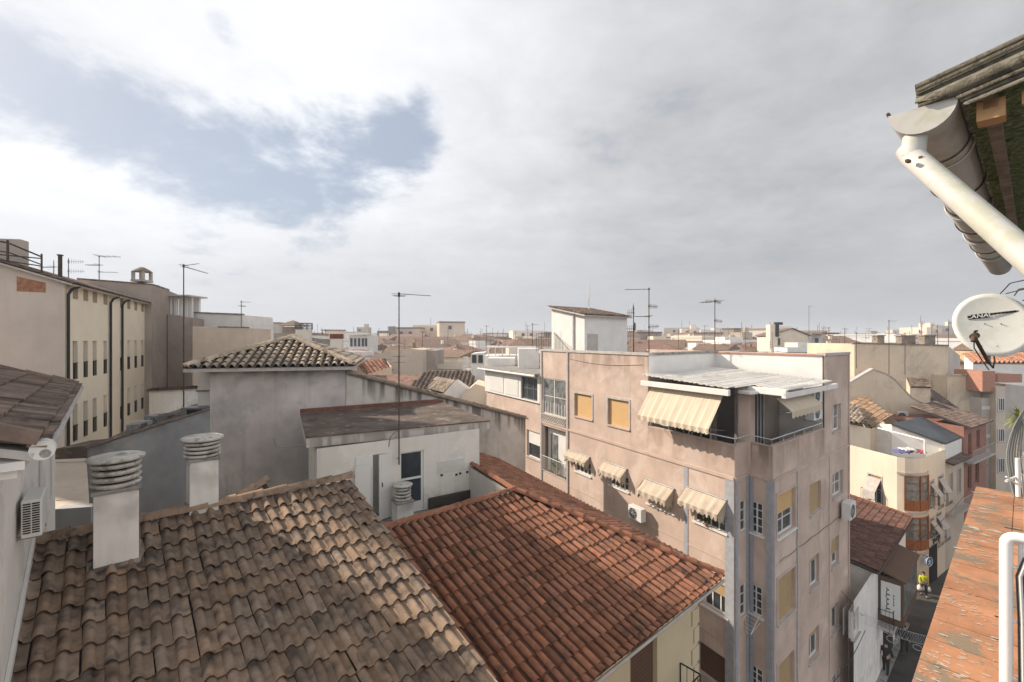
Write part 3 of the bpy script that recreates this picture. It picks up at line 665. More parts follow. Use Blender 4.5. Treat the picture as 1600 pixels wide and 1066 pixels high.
yy=ap.y+1.2; m=MB(); m.cbox((ap.x,yy,ap.z+.12),(.62,.62,.65),.26); m.build('shaft',M['roomwall'],t)
m=MB(); zb=ap.z+.45
for k in range(4): m.cbox((ap.x,yy,zb+.04+k*.085),(.66,.66,.03),.26)
for sx in (-1,1):
    for sy in (-1,1): m.cbox((ap.x+sx*.27,yy+sy*.27,zb+.15),(.06,.06,.32),.26)
m.build('slatted_cap',M['concrete'],t)
# right party wall, sloping down towards the pink block
Wp=Wall(GR,D2); tp=Wp.tu(821); z_a=Wp.z(0,583); z_b=Wp.z(tp,655)
pw=thing('party_wall','long sloping stained party wall running down from the grey house to the pink block','wall',(GR.x+3,GR.y+3,0))
m=MB(); top=lambda t:z_a+(z_b-z_a)*t/tp
bk=-.35
m.prism([Wp.at(0.02,0),Wp.at(tp,0),Wp.at(tp,top(tp)),Wp.at(0.02,top(0))],v3(Wp.n)*bk); stained(m,Wp,.02,tp,2,lambda t:top(t)-.01,'drip',seed=3,step=.07); m.build('wall',M['stainwall'],pw)
m=MB(); dv=Wp.at(tp+.1,top(tp+.1))-Wp.at(0,top(0)); m.box(Wp.at(0,top(0)+.01,.14),dv,v3(Wp.n)*-.62,UP*.07); m.build('coping',M['coping'],pw)
m=MB(); ridge(m,Wp.at(0,top(0)+.08,-.15),Wp.at(tp+.1,top(tp+.1)+.08,-.15),r=.1,L=.45,col=(.7,.65,.6)); m.build('coping_tiles',M['oldtile'],pw)
# left party wall
wl0=GR-dG*gl; Wl=Wall(wl0+Vector((.0,.02)),Vector((-1,-.0))); tl0=0; tl1=Wl.tu(131); z_a2=Wl.z(0,640); z_b2=Wl.z(tl1,703)
lw=thing('party_wall','blue-grey sloping gable wall behind the two white chimneys','wall',(wl0.x-2.5,wl0.y,0))
top2=lambda t:z_a2+(z_b2-z_a2)*t/tl1
m=MB(); m.prism([Wl.at(.02,0),Wl.at(tl1,0),Wl.at(tl1,top2(tl1)),Wl.at(.02,top2(0))],V(0,.35,0)); stained(m,Wl,.02,tl1,4,lambda t:top2(t)-.01,'blotch',seed=5,amt=.6); m.build('wall',M['bluewall'],lw)
m=MB(); m.box(Wl.at(0.02,top2(0)+.01,.06),Wl.at(tl1+.1,top2(tl1+.1))-Wl.at(0,top2(0)),V(0,.5,0),UP*.06); m.build('coping',M['coping'],lw)
# tile roof behind that wall
lr=thing('tiled_roof_house','low house with cluttered dull brown tile roof behind the blue-grey gable wall','house',(wl0.x-4,wl0.y+4,0))
A_=Wl.at(0,top2(0)-.06)+V(0,.3,0); B_=Wl.at(tl1,top2(tl1)-.06)+V(0,.3,0); dy=V(-2.9,6.6,0)
Dn=(B_-A_).normalized(); 
tiles(A_,dy.normalized(),Dn,dy.length,(B_-A_).length,p=.26,expo=.38,style='L',h=.07,seed=31,tv=.2,lift=.03).build('roof',M['browntile'],lr)
m=MB(); m.prism([A_-UP*.06,B_-UP*.06,B_+dy-UP*.06,A_+dy-UP*.06],-UP*.1); m.poly([v3(B_,0),v3(B_+dy,0),B_+dy-UP*.1,B_-UP*.1]); m.poly([v3(B_+dy,0),v3(A_+dy,0),A_+dy-UP*.1,B_+dy-UP*.1]); m.build('wall',M['bluewall'],lr)
ac_unit('metal air conditioner on the cluttered brown roof left of the tall thin antenna',P(252,655,20.0)-UP*.25,u2(.1,-1),w=.95,h=.45,d=.7,mat_='metal')
m=MB(); c=P(310,640,18.2); m.cbox(c-UP*.1,(1.0,.6,.42),.1); m.cbox(c+V(.12,-.31,-.08),(.62,.01,.3),.1,None); tag(m.build('metal_box',M['metal']),'grey metal box on the roof edge against the grey house','box')
m=MB(); m.cbox(c+V(.12,-.325,-.1),(.66,.012,.3),.1)
tag(m.build('box_grille',M['dark']),'dark grille panel on the front of the grey roof box','panel')
for i,(u,v,Y,sz) in enumerate([(196,684,18.6,(.7,.4,.06)),(214,668,19.2,(.5,.6,.35)),(232,662,19.6,(1.2,.1,.3)),(276,646,19.6,(1.3,.12,.12))]):
    m=MB(); m.cbox(P(u,v,Y),sz,.3*i); tag(m.build('roof_debris',M['alu'] if i%2==0 else M['concrete'],bevel=.01),['pale sheet lying on the cluttered brown roof near its low end','grey block standing on the cluttered brown roof','thin upright pale panel on the cluttered brown roof','pale beam lying on the cluttered brown roof under the antenna'][i],'debris','odds and ends on the cluttered roof')
antenna('tall thin antenna with log aerial pointing down right, left of the grey hip roof',287,413,648,18.6,[(.985,-8,1.15,6,.22,False,-.28),(.99,20,.55,2,.15,False,.22)],r=.028,mm='rust',aerm='metal')
# narrow white shaft and low white wall left of the grey house
m=MB(); c=P(327,600,18.9); m.cbox((c.x+.1,c.y,CZ-1.9),(.75,.75,1.9),.26)
o=thing('chimney','pale square shaft beside the left corner of the grey house','chimney',(c.x,c.y,CZ-2.9)); m.build('shaft',M['whitewall'],o)
for zz in (2.1,2.75): m=MB(); m.cbox((c.x+.1,c.y,CZ-zz),(.85,.85,.05),.26); m.build('brick_band',M['coping'],o)
lwz=thing('low_wall','low white wall with ragged dark tile coping at the foot of the dark rendered house','wall',P(280,645,27))
a=P(233,612,27); b=P(326,607,25.5); m=MB(); m.prism([a,b,b-UP*9,a-UP*9],V(0,.3,0)); m.build('wall',M['whitewall'],lwz)
m=MB(); ridge(m,a+UP*.02,b+UP*.02,r=.17,L=.4,col=(.5,.42,.38)); m.build('coping_tiles',M['browntile'],lwz)

# ---------------------------------------------------------------- left house with AC
lh=thing('white_house','white house at the left edge with brown tile roof and wall-hung air conditioner','house',(-7,4,0))
def q2(c,s): return D2R*c+D1R*s
sf=12.7; sn=5.93; cw=-.78; zEa=CZ-.95; tan=math.tan(R(18.5)); RWd=5.2
Wh=Wall(q2(cw,sn),D1R); Wh.n=D2R.copy()
m=MB(); hl=(Wh.tu(86)-0); 
wh_holes=[]
for (u0,u1) in ((60,63),(78,81)): a,b=sorted((Wh.tu(u0),Wh.tu(u1))); wh_holes.append((a,b,zEa-2.0,zEa-.75))
wall_holes(m,Wh,0,sf-sn,0,zEa-.1,wh_holes,.15)
zR=zEa+RWd*tan
pn=[v3(q2(cw,sn),0),v3(q2(cw-2*RWd,sn),0),v3(q2(cw-2*RWd,sn),zEa-.1),v3(q2(cw-RWd,sn),zR-.15),v3(q2(cw,sn),zEa-.1)]
m.poly(pn); m.poly([p+v3(D1R)*(sf-sn) for p in pn]); m.poly([pn[1],pn[1]+v3(D1R)*(sf-sn),pn[2]+v3(D1R)*(sf-sn),pn[2]])
m.build('wall',M['whitewall'],lh)
for h_ in wh_holes: window(Wh,lh,h_,bars=(1,2),sill=None,depth=.1)
ce=cw+.32; s0=sn-.25; s1=sf+.28; Ws=s1-s0
e0_=v3(q2(ce,s0),zEa); up=(-v3(D2R)+UP*tan).normalized(); Ls=(RWd+.32)/math.cos(math.atan(tan))
O=e0_+up*Ls
tiles(O,v3(D1R),-up,Ws,Ls,p=.19,expo=.36,style='B',h=.05,seed=41,tv=.2,lift=.02).build('roof',M['browntile'],lh)
slab(O,v3(D1R),-up,Ws,Ls,t=.07).build('eave_underlay',M['stone'],lh)
O2=O; up2=(v3(D2R)+UP*tan).normalized(); slab(O,v3(D1R),-up2,Ws,Ls,t=.07).build('rear_slope',M['browntile'],lh)
rm=MB(); ridge(rm,e0_+v3(D1R)*.05+UP*.04,e0_+v3(D1R)*.05+UP*.04+up*Ls,r=.12,L=.42); rm.build('verge_tiles',M['browntile'],lh); rm=MB(); ridge(rm,e0_+v3(D1R)*Ws+UP*.03,e0_+v3(D1R)*Ws+UP*.03+up*Ls,r=.06,L=.4); rm.build('verge_tiles',M['browntile'],lh)
m=MB(); m.tube([e0_+v3(D2R)*.05-UP*.05,e0_+v3(D1R)*Ws+v3(D2R)*.05-UP*.05],.04,8); m.build('gutter',M['stone'],lh)
m=MB(); c=e0_+v3(D1R)*.02-UP*.02+v3(D2R)*.03; m.tube([c-v3(D1R)*.02,c+v3(D1R)*.12],.085,14); m.build('mortar_plug',M['whitewall'],lh)
m=MB(); c=v3(q2(cw-1.3,sn-.28),zEa-.16); m.box(c,v3(D2R)*1.55,v3(D1R)*.3,UP*.07); m.box(c-UP*.08+v3(D1R)*.08,v3(D2R)*1.5,v3(D1R)*.22,UP*.078); m.build('cornice',M['whitewall'],lh)
# flashing along the beige roof
m=MB(); a=hit(66,852,W_b,bn); b=a+BD*4.2; 
fl=v3(q2(cw,0)); 
pa=v3(q2(cw+.004,-(V0.dot(N2R))),Z0+.05); 
m.box(pa,BD*4.6,v3(D2R)*.035,UP*.11); m.build('flashing',M['white'],lh)
# AC unit
tAC=Wh.tu(62); zAC=CZ-(832-HZ)/F*(Wh.at(tAC,0).y)
tA0=Wh.tu(24); zAC=CZ-(845-HZ)/F*Wh.at(tA0,0).y
cA=Wh.at(tA0+.30,zAC,.125)
ac_unit('white louvred air conditioner bracketed to the wall of the left edge house',cA,D2R,w=.6,h=.43,d=.17,grille='coil')
# ---------------------------------------------------------------- unseen blocks added off to the left to shade the near roofs
def shade_block(label,fp,z1,cat='building'):
    t=thing('apartment_block',label,cat,(fp[0][0],fp[0][1],0)); m=MB(); fp=[Vector(p) for p in fp]; block(m,fp,0,z1); m.build('wall',M['cream2'],t)
    k=MB(); cx=sum(p.x for p in fp)/4; cy=sum(p.y for p in fp)/4; k.prism([v3(Vector((cx,cy))+(p-Vector((cx,cy)))*1.04,z1) for p in fp],UP*.25); k.build('roof',M['concrete'],t)
    for i in range(4):
        a,b=fp[i],fp[(i+1)%4]; Wt=Wall(a,b-a); c=Vector((cx,cy)); 
        if Wt.n.dot(a-c)<0: Wt.n=-Wt.n
        L_=(b-a).length; n=int(L_/3)
        for j in range(n):
            for f in range(int(z1/3.1)):
                if (i+j+f)%3: continue
                g=MB(); Wt.box(g,L_*(j+.5)/n-.5,L_*(j+.5)/n+.5,f*3.1+1,f*3.1+2.3,.002,.03); g.build('window',M['glasscurt'],t)
    return t
shade_block('unseen pale shade-casting block added outside the left edge of the picture, nearest of three',[(-14.2,11.7),(-21,14.7),(-25,3),(-15.5,1)],CZ+6.2)
shade_block('tall unseen pale block added outside the left edge for shade, farther than the near one',[(-29.8,24.7),(-36,27.45),(-36,22.95),(-30.2,20.3)],CZ+18)
shade_block('unseen shade-casting block added outside the left edge of the picture, farthest of three',[(-36,30.2),(-42,32),(-43,28.5),(-36,27.6)],CZ+20.4)

# ---------------------------------------------------------------- pink apartment block
A=Vector((8.1,16.55)); B=A+D2*1.135; Cc=B-D1*.943; Dd=Cc+D2*8.75
LFa=Wall(A,D1); RFa=Wall(Cc,D2); N1=Wall(A,D2); N2=Wall(B,-D1)
zF=CZ-5.05; zT=CZ-.742; zP=CZ-3.9
pk=thing('apartment_block','pink rendered corner apartment block with roof terrace, cream awnings and orange blinds','building',(A.x+3,A.y+6,0))
tt=4.25   # terrace opening on the left face
tE=13.3   # end of main volume on the left face
LR=lambda *a:LFa.rect(*a,-1); RR=lambda *a:RFa.rect(*a,1); NR=lambda *a:N2.rect(*a,-1)
Lh=[]   # (rect,args)
Lw=[('o',LR(898,614,925,656)),('o',LR(950,622,983,671)),
    ('w',LR(899,716,923,745)),('w',LR(953,736,982,769)),('w',LR(1012,776,1054,803)),('w',LR(1085,789,1135,834)),
    ('b',LR(1098,898,1136,966)),('B',LR(1091,1000,1136,1080)),('B',LR(1094,1150,1136,1230)),('o',LR(1040,900,1062,950))]
tg0=LFa.tu(884); tg1=LFa.tu(848)
t_,zg1=LFa.uv(848,590); zg0=LFa.z(tg1,636)
glz=(tg0,tg1,zg0-.35,zg1); bal=(tg0,tg1,LFa.z(tg1,735),LFa.z(tg1,664))
m=MB()
wall_holes(m,LFa,0,tt,0,zP,[r for k,r in Lw if r[1]<tt])
wall_holes(m,LFa,tt,tE,0,zT,[r for k,r in Lw if r[0]>tt]+[glz,(bal[0],bal[1],bal[2],bal[3])],.18)
Rw=[('O',RR(1214,760,1242,842)),('t',RR(1265,749,1283,805)),('w',RR(1301,733,1317,779)),
    ('T',RR(1215,884,1242,976)),('g',RR(1265,863,1280,923)),('g',RR(1299,835,1311,889)),
    ('T',RR(1215,1013,1240,1100)),('g',RR(1264,975,1280,1038)),('g',RR(1299,938,1311,993)),('w',RR(1299,1044,1312,1095)),
    ('w',RR(1301,630,1314,675))]
tR=RFa.tu(1288)
wall_holes(m,RFa,0,tR,0,zP,[r for k,r in Rw if r[1]<tR])
wall_holes(m,RFa,tR,8.75,0,zT,[r for k,r in Rw if r[0]>tR])
n1w=N1.rect(1157,779,1166,833,1); n2w=[NR(1172,781,1192,838),NR(1170,909,1191,966),NR(1171,1035,1192,1092)]; n1w2=N1.rect(1157,909,1166,966,1)
wall_holes(m,N1,0,1.135,0,zP,[n1w,n1w2],.12); wall_holes(m,N2,0,.943,0,zP,n2w,.12)
# backs, roof, terrace floor and inner walls
Fp=A+D1*tt; Ep=Fp+D2*6.0; Gp=Cc+D2*tR
Hh=A+D1*tE; back=Dd+D1*tE
zw_=Lw[0][1][3]+.22; stained(m,LFa,tt+.02,tg0-.3,zw_,lambda t:zT-.005,'drip',seed=11,amt=.24,step=.06,capband=False,Hm=zT-zw_)
stained(m,LFa,tt+.02,LFa.tu(986),zF+.03,lambda t:zT-.005,'drip',seed=14,amt=.34,step=.05,capband=False,Hm=zT-zF-.05,off=.006)
stained(m,LFa,.02,tt,zF+.03,lambda t:zP-.005,'drip',seed=12,amt=.22,step=.06,Hm=zP-zF-.05)
stained(m,RFa,.02,tR-.02,zF+.03,lambda t:zP-.005,'drip',seed=13,amt=.22,step=.06,Hm=zP-zF-.05)
stained(m,N2,.02,.92,zF+.03,lambda t:zP-.005,'drip',seed=17,amt=.75,step=.04,Hm=zP-zF-.05)
m.poly([v3(Dd,0),v3(back,0),v3(back,zT),v3(Dd,zT)]); m.poly([v3(Hh,0),v3(back,0),v3(back,zT),v3(Hh,zT)])
m.build('wall',M['pink'],pk)
m=MB(); zr=zT-1.0; m.poly([v3(Fp,zr),v3(Ep,zr),v3(Gp,zr),v3(Dd,zr),v3(back,zr),v3(Hh,zr)])
m.build('flat_roof',M['concrete'],pk)
m=MB()
def pslab(mb,a,b,z0,z1,nin,th_):   # wall slab from a to b with thickness towards nin
    mb.prism([v3(a,z0),v3(b,z0),v3(b,z1),v3(a,z1)],v3(nin)*th_)
pslab(m,Fp+D2*.03,Ep,zF,zT+.004,D1,.22); pslab(m,Ep-D1*.0,Gp+D1*.08,zF,zT+.006,D2,.22)
m.build('terrace_wall',M['white'],pk)
m=MB(); pslab(m,Fp+D2*.24,Hh,zT-.5,zT+.05,D2,.22)
# copings of the parapets
def coping(a,b,nin,w=.34,h=.12,o=.06,zz=zT):
    d=(b-a).normalized(); k=MB(); k.box(v3(a-d*o-nin*o,zz+.008),v3((b-a)+d*2*o),v3(nin)*w,UP*h); return k
m=coping(Fp,Hh,D2); m2=coping(Cc+D2*tR,Dd,D1); m3=coping(Fp+D1*.0+D2*.3,Ep+D2*.2,D1); m4=coping(Ep+D2*.0,Gp,D2,w=.3,h=.05)
m.build('coping',M['stone'],pk); m2.build('coping',M['stone'],pk); m3.build('coping',M['concrete'],pk); m4.build('coping',M['salmon'],pk)
m=MB(); m.poly([v3(A,zF+.03),v3(Fp,zF+.03),v3(Ep,zF+.03),v3(Gp,zF+.03),v3(Cc,zF+.03),v3(B,zF+.03)]); m.build('terrace_floor',M['concrete'],pk)
m=MB(); pslab(m,A+D1*.02+D2*.02,Fp+D2*.02,zF,zP-.004,D2,.14); pslab(m,Cc+D2*.02+D1*.02,Gp+D1*.02,zF,zP-.004,D1,.14); m.prism([v3(A,zP),v3(Fp,zP),v3(Fp+D2*.17,zP),v3(A+D2*.17,zP)],UP*.03); m.prism([v3(Cc,zP),v3(Gp,zP),v3(Gp+D1*.17,zP),v3(Cc+D1*.17,zP)],UP*.03); m.prism([v3(A,zP+.004),v3(B,zP+.004),v3(Cc,zP+.004),v3(Cc+D1*.17,zP+.004),v3(B+D1*.17+D2*.17,zP+.004),v3(A+D2*.17+D1*.17,zP+.004)],UP*.03); m.build('terrace_parapet_lining',M['pinkbase'],pk)
# bands
def band(W,t0,t1,z,h=.12,o=.045,mt='stone',e=0):
    k=MB(); W.box(k,t0,t1,z-h,z,.002,o); return k
m=MB()
for (W,a,b) in ((LFa,.02,tE),(RFa,.0,8.75)): W.box(m,a,b,zF-.11,zF+.01,.002,.05)
N1.box(m,.0,1.08,zF-.11,zF+.01,.002,.05); N2.box(m,.052,.9,zF-.11,zF+.01,.002,.048)
m.build('floor_band',M['pinkbase'],pk)
for zz in (CZ-8.25,CZ-11.3):
    m=MB(); LFa.box(m,.02,tt+6.1,zz-.04,zz,.002,.015); RFa.box(m,0,8.75,zz-.04,zz,.002,.02); m.build('string_course',M['pinkbase'],pk)
# vertical blue grey pilasters at the notch
for W,a,b in ((LFa,.015,.38),(N1,.02,.20),(N1,.92,1.10),(N2,.06,.2),(N2,.70,.92),(RFa,.015,.10)):
    m=MB(); W.box(m,a,b,0,zF-.12,.003,.03); m.build('brick_pilaster',M['bluebrick'],pk)
tq=LFa.tu(1072); m=MB(); LFa.box(m,tq-.10,tq+.10,0,LFa.z(tq,728),.002,.02); m.build('brick_pilaster',M['bluebrick'],pk)
m=MB(); LFa.box(m,tg0-.28,tg0-.14,0,zT-.01,.003,.07); LFa.box(m,tE-.22,tE-.06,0,zT-.01,.003,.07); m.build('pilaster',M['stone'],pk)
m=MB(); t5=RFa.tu(1245); RFa.box(m,t5-.03,t5+.05,0,zF-.12,.003,.05); m.build('downpipe',M['stone'],pk)
m=MB(); RFa.box(m,8.62,8.74,0,zT,.003,.05); m.build('edge_strip',M['pinkbase'],pk)
for k,r in Lw:
    if k=='o': window(LFa,pk,r,blind=1,blindmat='orangeblind',surround='stone',sill='pinkbase',fm='metal')
    elif k=='w': window(LFa,pk,r,bars=(4,2),sill='white',depth=.08,fw=.045)
    elif k=='b': window(LFa,pk,r,bars=(3,1),sill='white',blind=.42,blindmat='tanblind')
    elif k=='B': window(LFa,pk,r,blind=1,blindmat='brownblind')
for k,r in Rw:
    if k=='O': window(RFa,pk,r,bars=(2,3),blind=.5,blindmat='orangeblind',sill='white',surround='pinkbase')
    elif k=='t': window(RFa,pk,r,blind=1,blindmat='tanblind',fm='stone')
    elif k=='T': window(RFa,pk,r,blind=1,blindmat='tanblind',surround='pinkbase',fm='stone')
    elif k=='w': window(RFa,pk,r,bars=(2,2),panemat='glasscurt')
    elif k=='g': window(RFa,pk,r,bars=(2,1),blind=[.2,.62,.35,.5,.28][int(r[2]*7)%5],blindmat='tanblind',panemat='glass')
window(N1,pk,n1w,bars=(1,3),depth=.06,sill=None,fw=.06); window(N1,pk,n1w2,bars=(1,3),depth=.06,sill=None,fw=.06)
for r in n2w: window(N2,pk,r,bars=(2,4),depth=.05,sill='white',fw=.05)
m=MB(); m.tube([LFa.at(tt+.3+(tg0-tt-.7)*i/14,zT-.42-.16*math.sin(math.pi*i/14)+.05*i/14,.02) for i in range(15)],.008,4); m.build('wall_cable',M['rust'],pk)
m=MB(); m.tube([RFa.at(.5+7.9*i/20,CZ-8.2+.03*math.sin(i*1.7),.025) for i in range(21)],.009,4); m.build('wall_cable',M['rust'],pk)
m=MB(); m.tube([RFa.at(5.9+.02*math.sin(i),zF-.15-i*.6,.02) for i in range(20)],.008,4); m.build('wall_cable',M['metal'],pk)
# glazed gallery and balcony left
window(LFa,pk,glz,bars=(2,2),depth=.06,sill='stone',panemat='glasscurt',fw=.06)
m=MB()
for k in range(9): a=tg0+.08+(tg1-tg0-.16)*k/8; LFa.box(m,a,a+.03,glz[2]+.05,glz[2]+.75,.0,.03)
m.build('gallery_bars',M['plastic'],pk)
m=MB(); nb=22
for k in range(nb):
    for j in range(4): 
        if (k+j)%2: LFa.box(m,tg0+(tg1-tg0)*k/nb,tg0+(tg1-tg0)*(k+1)/nb-.01,glz[2]-.42+j*.09,glz[2]-.42+j*.09+.08,.01,.05)
LFa.box(m,tg0,tg1,glz[2]-.47,glz[2]-.42,.0,.07); m.build('lattice_band',M['stone'],pk)
bw=Wall(LFa.at(bal[0],0,-.40).xy,D1)
bw.n=LFa.n
m=MB(); bw.box(m,.02,(bal[1]-bal[0])*.45,bal[2]+.02,bal[3]-.02,0,.02); bw.box(m,(bal[1]-bal[0])*.45,bal[1]-bal[0]-.02,bal[2]+.02,bal[3]-.02,-.0,.012); m.build('balcony_back_wall',M['white'],pk)
m=MB(); bw.box(m,(bal[1]-bal[0])*.55,(bal[1]-bal[0])*.85,bal[2]+.05,bal[3]-.5,.015,.04); m.build('balcony_door',M['glasscurt'],pk)
m=MB(); railing(m,[LFa.at(bal[0]+.03,bal[2],.04),LFa.at(bal[1]-.03,bal[2],.04)],h=.95,step=.1); m.build('balcony_rail',M['plastic'],pk)
# terrace rail, pillar, back room
m=MB(); pts=[LFa.at(tt-.1,zP,-.05),v3(A+D2*.05,zP),v3(B-D2*.0+N2.n*-.05,zP),v3(Cc,zP)+v3(D1)*.05,RFa.at(tR-.1,zP,-.05)]
m.tube([p+UP*.26 for p in pts],.025,6)
for a,b in zip(pts,pts[1:]):
    n=max(1,int((b-a).length/.9))
    for i in range(n+1): m.tube([a+(b-a)*i/n,a+(b-a)*i/n+UP*.26],.016,5)
m.build('terrace_rail',M['alu'],pk)
zRoof=CZ-1.85
m=MB(); c=B+D1*.12+D2*.1; m.cbox((c.x,c.y,(zF+zRoof)/2),(.42,.42,zRoof-zF),math.atan2(D2.y,D2.x)); 
m.build('corner_pillar',M['pinkbase'],pk)
rmA=A+D2*2.0+D1*.9; 
inn=[A+D1*1.9+D2*1.9, A+D1*(tt-.05)+D2*1.9]   # inner glazed wall behind the left awning
Wi=Wall(inn[0],D1); Wi.n=LFa.n
m=MB(); Wi.box(m,0,tt-1.95,zF+.04,zRoof-.05,-.1,0); 
Wj=Wall(Cc+D1*1.9+D2*.0,D2); Wj.n=RFa.n
Wj.box(m,.9,tR,zF+.04,zRoof-.05,-.1,0); m.build('inner_wall',M['brownwall'],pk)  # dark brown puts the shade of the terrace interior into the wall colour
for a,b,mt in ((1.1,1.5,'orangeblind'),(1.75,3.3,'glass'),(.93,1.08,'white')):
    r_=(a,b,zF+.1,zRoof-.45); m=MB(); Wj.box(m,a,b,r_[2],r_[3],.01,.05); o=m.build('terrace_door' if mt=='glass' else 'terrace_panel',M[mt],pk)
    if mt=='glass':
        k=MB()
        for q in range(6): x=a+(b-a)*q/5; Wj.box(k,x-.03,x+.03,r_[2],r_[3],.05,.08)
        k.build('frame',M['plastic'],o)
m=MB(); Wi.box(m,.2,2.1,zF+.1,zRoof-.5,.01,.04); o=m.build('terrace_door',M['glass'],pk); k=MB()
for q in range(5): Wi.box(k,.2+1.9*q/4-.03,.2+1.9*q/4+.03,zF+.1,zRoof-.5,.04,.07)
k.build('frame',M['plastic'],o)
# terrace roof : corrugated white sheet and boxed fascia
qa=A+LFa.n*.42-D2*0+(-D1)*.25; qc=Cc+(-D1)*.42+D2*.0
P1=v3(Fp+LFa.n*.40,CZ-1.52); P2=v3(A+LFa.n*.40-D1*-.05,CZ-1.72); P3=v3(Cc+RFa.n*.40-D2*-.1,CZ-1.78); P4=v3(Gp+RFa.n*.40,CZ-1.66); P5=v3(Ep-D1*.03-D2*.03,CZ-1.62)
rf=MB(); 
# corrugation runs along D2 ; build strips between the front (left face) edge and the back wall
nw=64; rows=[]
Lx=tt+.0
for i in range(nw*3+1):
    q=i/(nw*3); d=Lx*q    # along D1 from the corner A to F
    a=A+D1*d+LFa.n*.36; e=A+D1*d+D2*(5.85); h=.018*math.sin(2*math.pi*d/.25)
    z0=CZ-1.74+.2*q
    rows.append((v3(a,z0-.02+h),v3((a+e)/2,z0+.02+h),v3(e,z0+.06+h)))
for r0,r1 in zip(rows,rows[1:]):
    for j in range(2): rf.add([r0[j],r0[j+1],r1[j+1],r1[j]],[[0,1,2,3]])
Ly=1.45; 
for i in range(1,60):
    q0=(i-1)/59; q1=i/59
    def rw(q,i): 
        d=-Ly*q; s0=B+D1*d+D2*.15 if q>.06 else A+D1*d; e=A+D1*d+D2*5.85; h=.018*math.sin(2*math.pi*d/.25); z0=CZ-1.74-.06*q
        return (v3(s0,z0+h),v3((s0+e)/2,z0+h+.01),v3(e,z0+.06+h))
    r0,r1=rw(q0,i-1),rw(q1,i)
    for j in range(2): rf.add([r0[j],r0[j+1],r1[j+1],r1[j]],[[0,1,2,3]])
tr=rf.build('terrace_roof',M['whitewall'],pk)
so_=tr.modifiers.new('thick','SOLIDIFY'); so_.thickness=.03
fs=MB(); a=v3(Fp+LFa.n*.42+D1*.05,CZ-2.05); fs.box(a,v3(-D1)*(tt+.1),v3(D2)*.16,UP*.22); fs.build('fascia',M['white'],pk,bevel=.015)
fs=MB(); a=v3(Cc-D1*.50+D2*-.1,CZ-2.10); fs.box(a,v3(D2)*(tR+.25),v3(D1)*.16,UP*.20); fs.build('fascia',M['whitewall'],pk,bevel=.015)
fs=MB(); a=v3(A+LFa.n*.3,CZ-2.0); fs.box(v3(B-D1*.0-D2*.1,CZ-2.02),v3(-D1)*1.45,v3(D2)*.14,UP*.24); fs.cbox((B.x-.1,B.y-.25,CZ-1.98),(.7,.5,.12),.5); fs.build('broken_corner_fascia',M['white'],pk,bevel=.02)
# awnings
def awning(label,W,t0,t1,zt,drop,out,worn=False,n=26,vl=.16,open_side=True,sag=0.0):
    base=W.at((t0+t1)/2,zt,0); t=thing('awning',label,'awning',base,'cream awnings on the pink block')
    m=MB(); rnd=random.Random(int(t0*100)); k=int((t1-t0)/.02); st=(t1-t0)/n
    for i in range(n*2):
        a=t0+(t1-t0)*i/(n*2); b=t0+(t1-t0)*(i+1)/(n*2); col=((1,.98,.95) if (i//2)%2 else (.95,.90,.82)) if not worn else ((1,.97,.93) if (i//3)%2 else (.93,.89,.84))
        rows=[]
        for x,ii in ((a,i),(b,i+1)):
            w=.02*math.sin(ii*.8)+ (rnd.uniform(-.02,.02) if False else 0)
            r=[W.at(x,zt,.03)]
            for q in (.25,.5,.75,1): 
                sg=-sag*math.sin(math.pi*q)*(.6+.4*math.sin(ii*.55)); r.append(W.at(x,zt-drop*q+sg,.03+out*q+w*q))
            r.append(W.at(x,zt-drop-vl*(.8+.25*abs(math.sin(ii*math.pi/4)))+(-.06*math.sin(ii*1.3) if worn else 0),.03+out+w*1.2)); rows.append(r)
        for j in range(5): m.add([rows[0][j],rows[1][j],rows[1][j+1],rows[0][j+1]],[[0,1,2,3]],col)
    if worn:
        for x in (t0,t1):
            pts=[W.at(x,zt,.03),W.at(x,zt-drop,.03+out),W.at(x+.03,zt-drop-.42,out*.8),W.at(x-.03,zt-drop-.28,out*.55),W.at(x+.02,zt-drop-.5,.2),W.at(x,zt-.35,.05)]
            m.poly(pts,(.8,.76,.7))
    m.build('canvas',M['awningold' if worn else 'awning'],t)
    k=MB(); k.tube([W.at(t0-.03,zt,.04),W.at(t1+.03,zt,.04)],.03,6); k.build('roller_tube',M['metal'],t)
    for x in (t0,t1):
        k=MB(); k.tube([W.at(x,zt-drop*.9-.25,.03),W.at(x,zt-drop,.02+out)],.012,5); k.build('arm',M['metal'],t)
    return t
def aw(label,u0,v0,u1,v1,drop,out,**k):
    t0,z=LFa.uv(u0,v0); t1,z2=LFa.uv(u1,v1); return awning(label,LFa,min(t0,t1),max(t0,t1),(z+z2)/2,drop,out,**k)
awning('wide cream awning let down on the left side of the roof terrace',LFa,.42,tt-.25,CZ-2.02,1.25,.85,n=40,vl=.2,sag=.04)
awning('narrow cream scalloped awning on the street side of the roof terrace',RFa,.1,3.2,CZ-2.12,.45,.55,n=34,vl=.24)
aw('smallest worn cream awning, farthest from the block corner',889,701,922,716,.26,.34,worn=True,vl=.2,n=14)
aw('worn cream awning with ragged edge, second from the far end of its row',944,716,980,737,.36,.38,worn=True,vl=.22,n=16)
aw('worn cream awning above the white fan unit, with torn sides',1008,743,1054,768,.42,.50,worn=True,vl=.22,n=18,sag=.05)
aw('largest worn cream awning, over the window nearest the block corner',1073,752,1136,790,.45,.52,worn=True,vl=.2,n=22,sag=.06)
c=LFa.at(*LFa.uv(1003,810),.30); ac_unit('white fan unit on the wall left of the torn awning',c,LFa.n,w=.82,h=.58,d=.3)
c=RFa.at(*RFa.uv(1314,806),.30); ac_unit('grey fan unit at the far edge of the street side of the pink block',c,RFa.n,w=.8,h=.75,d=.35)
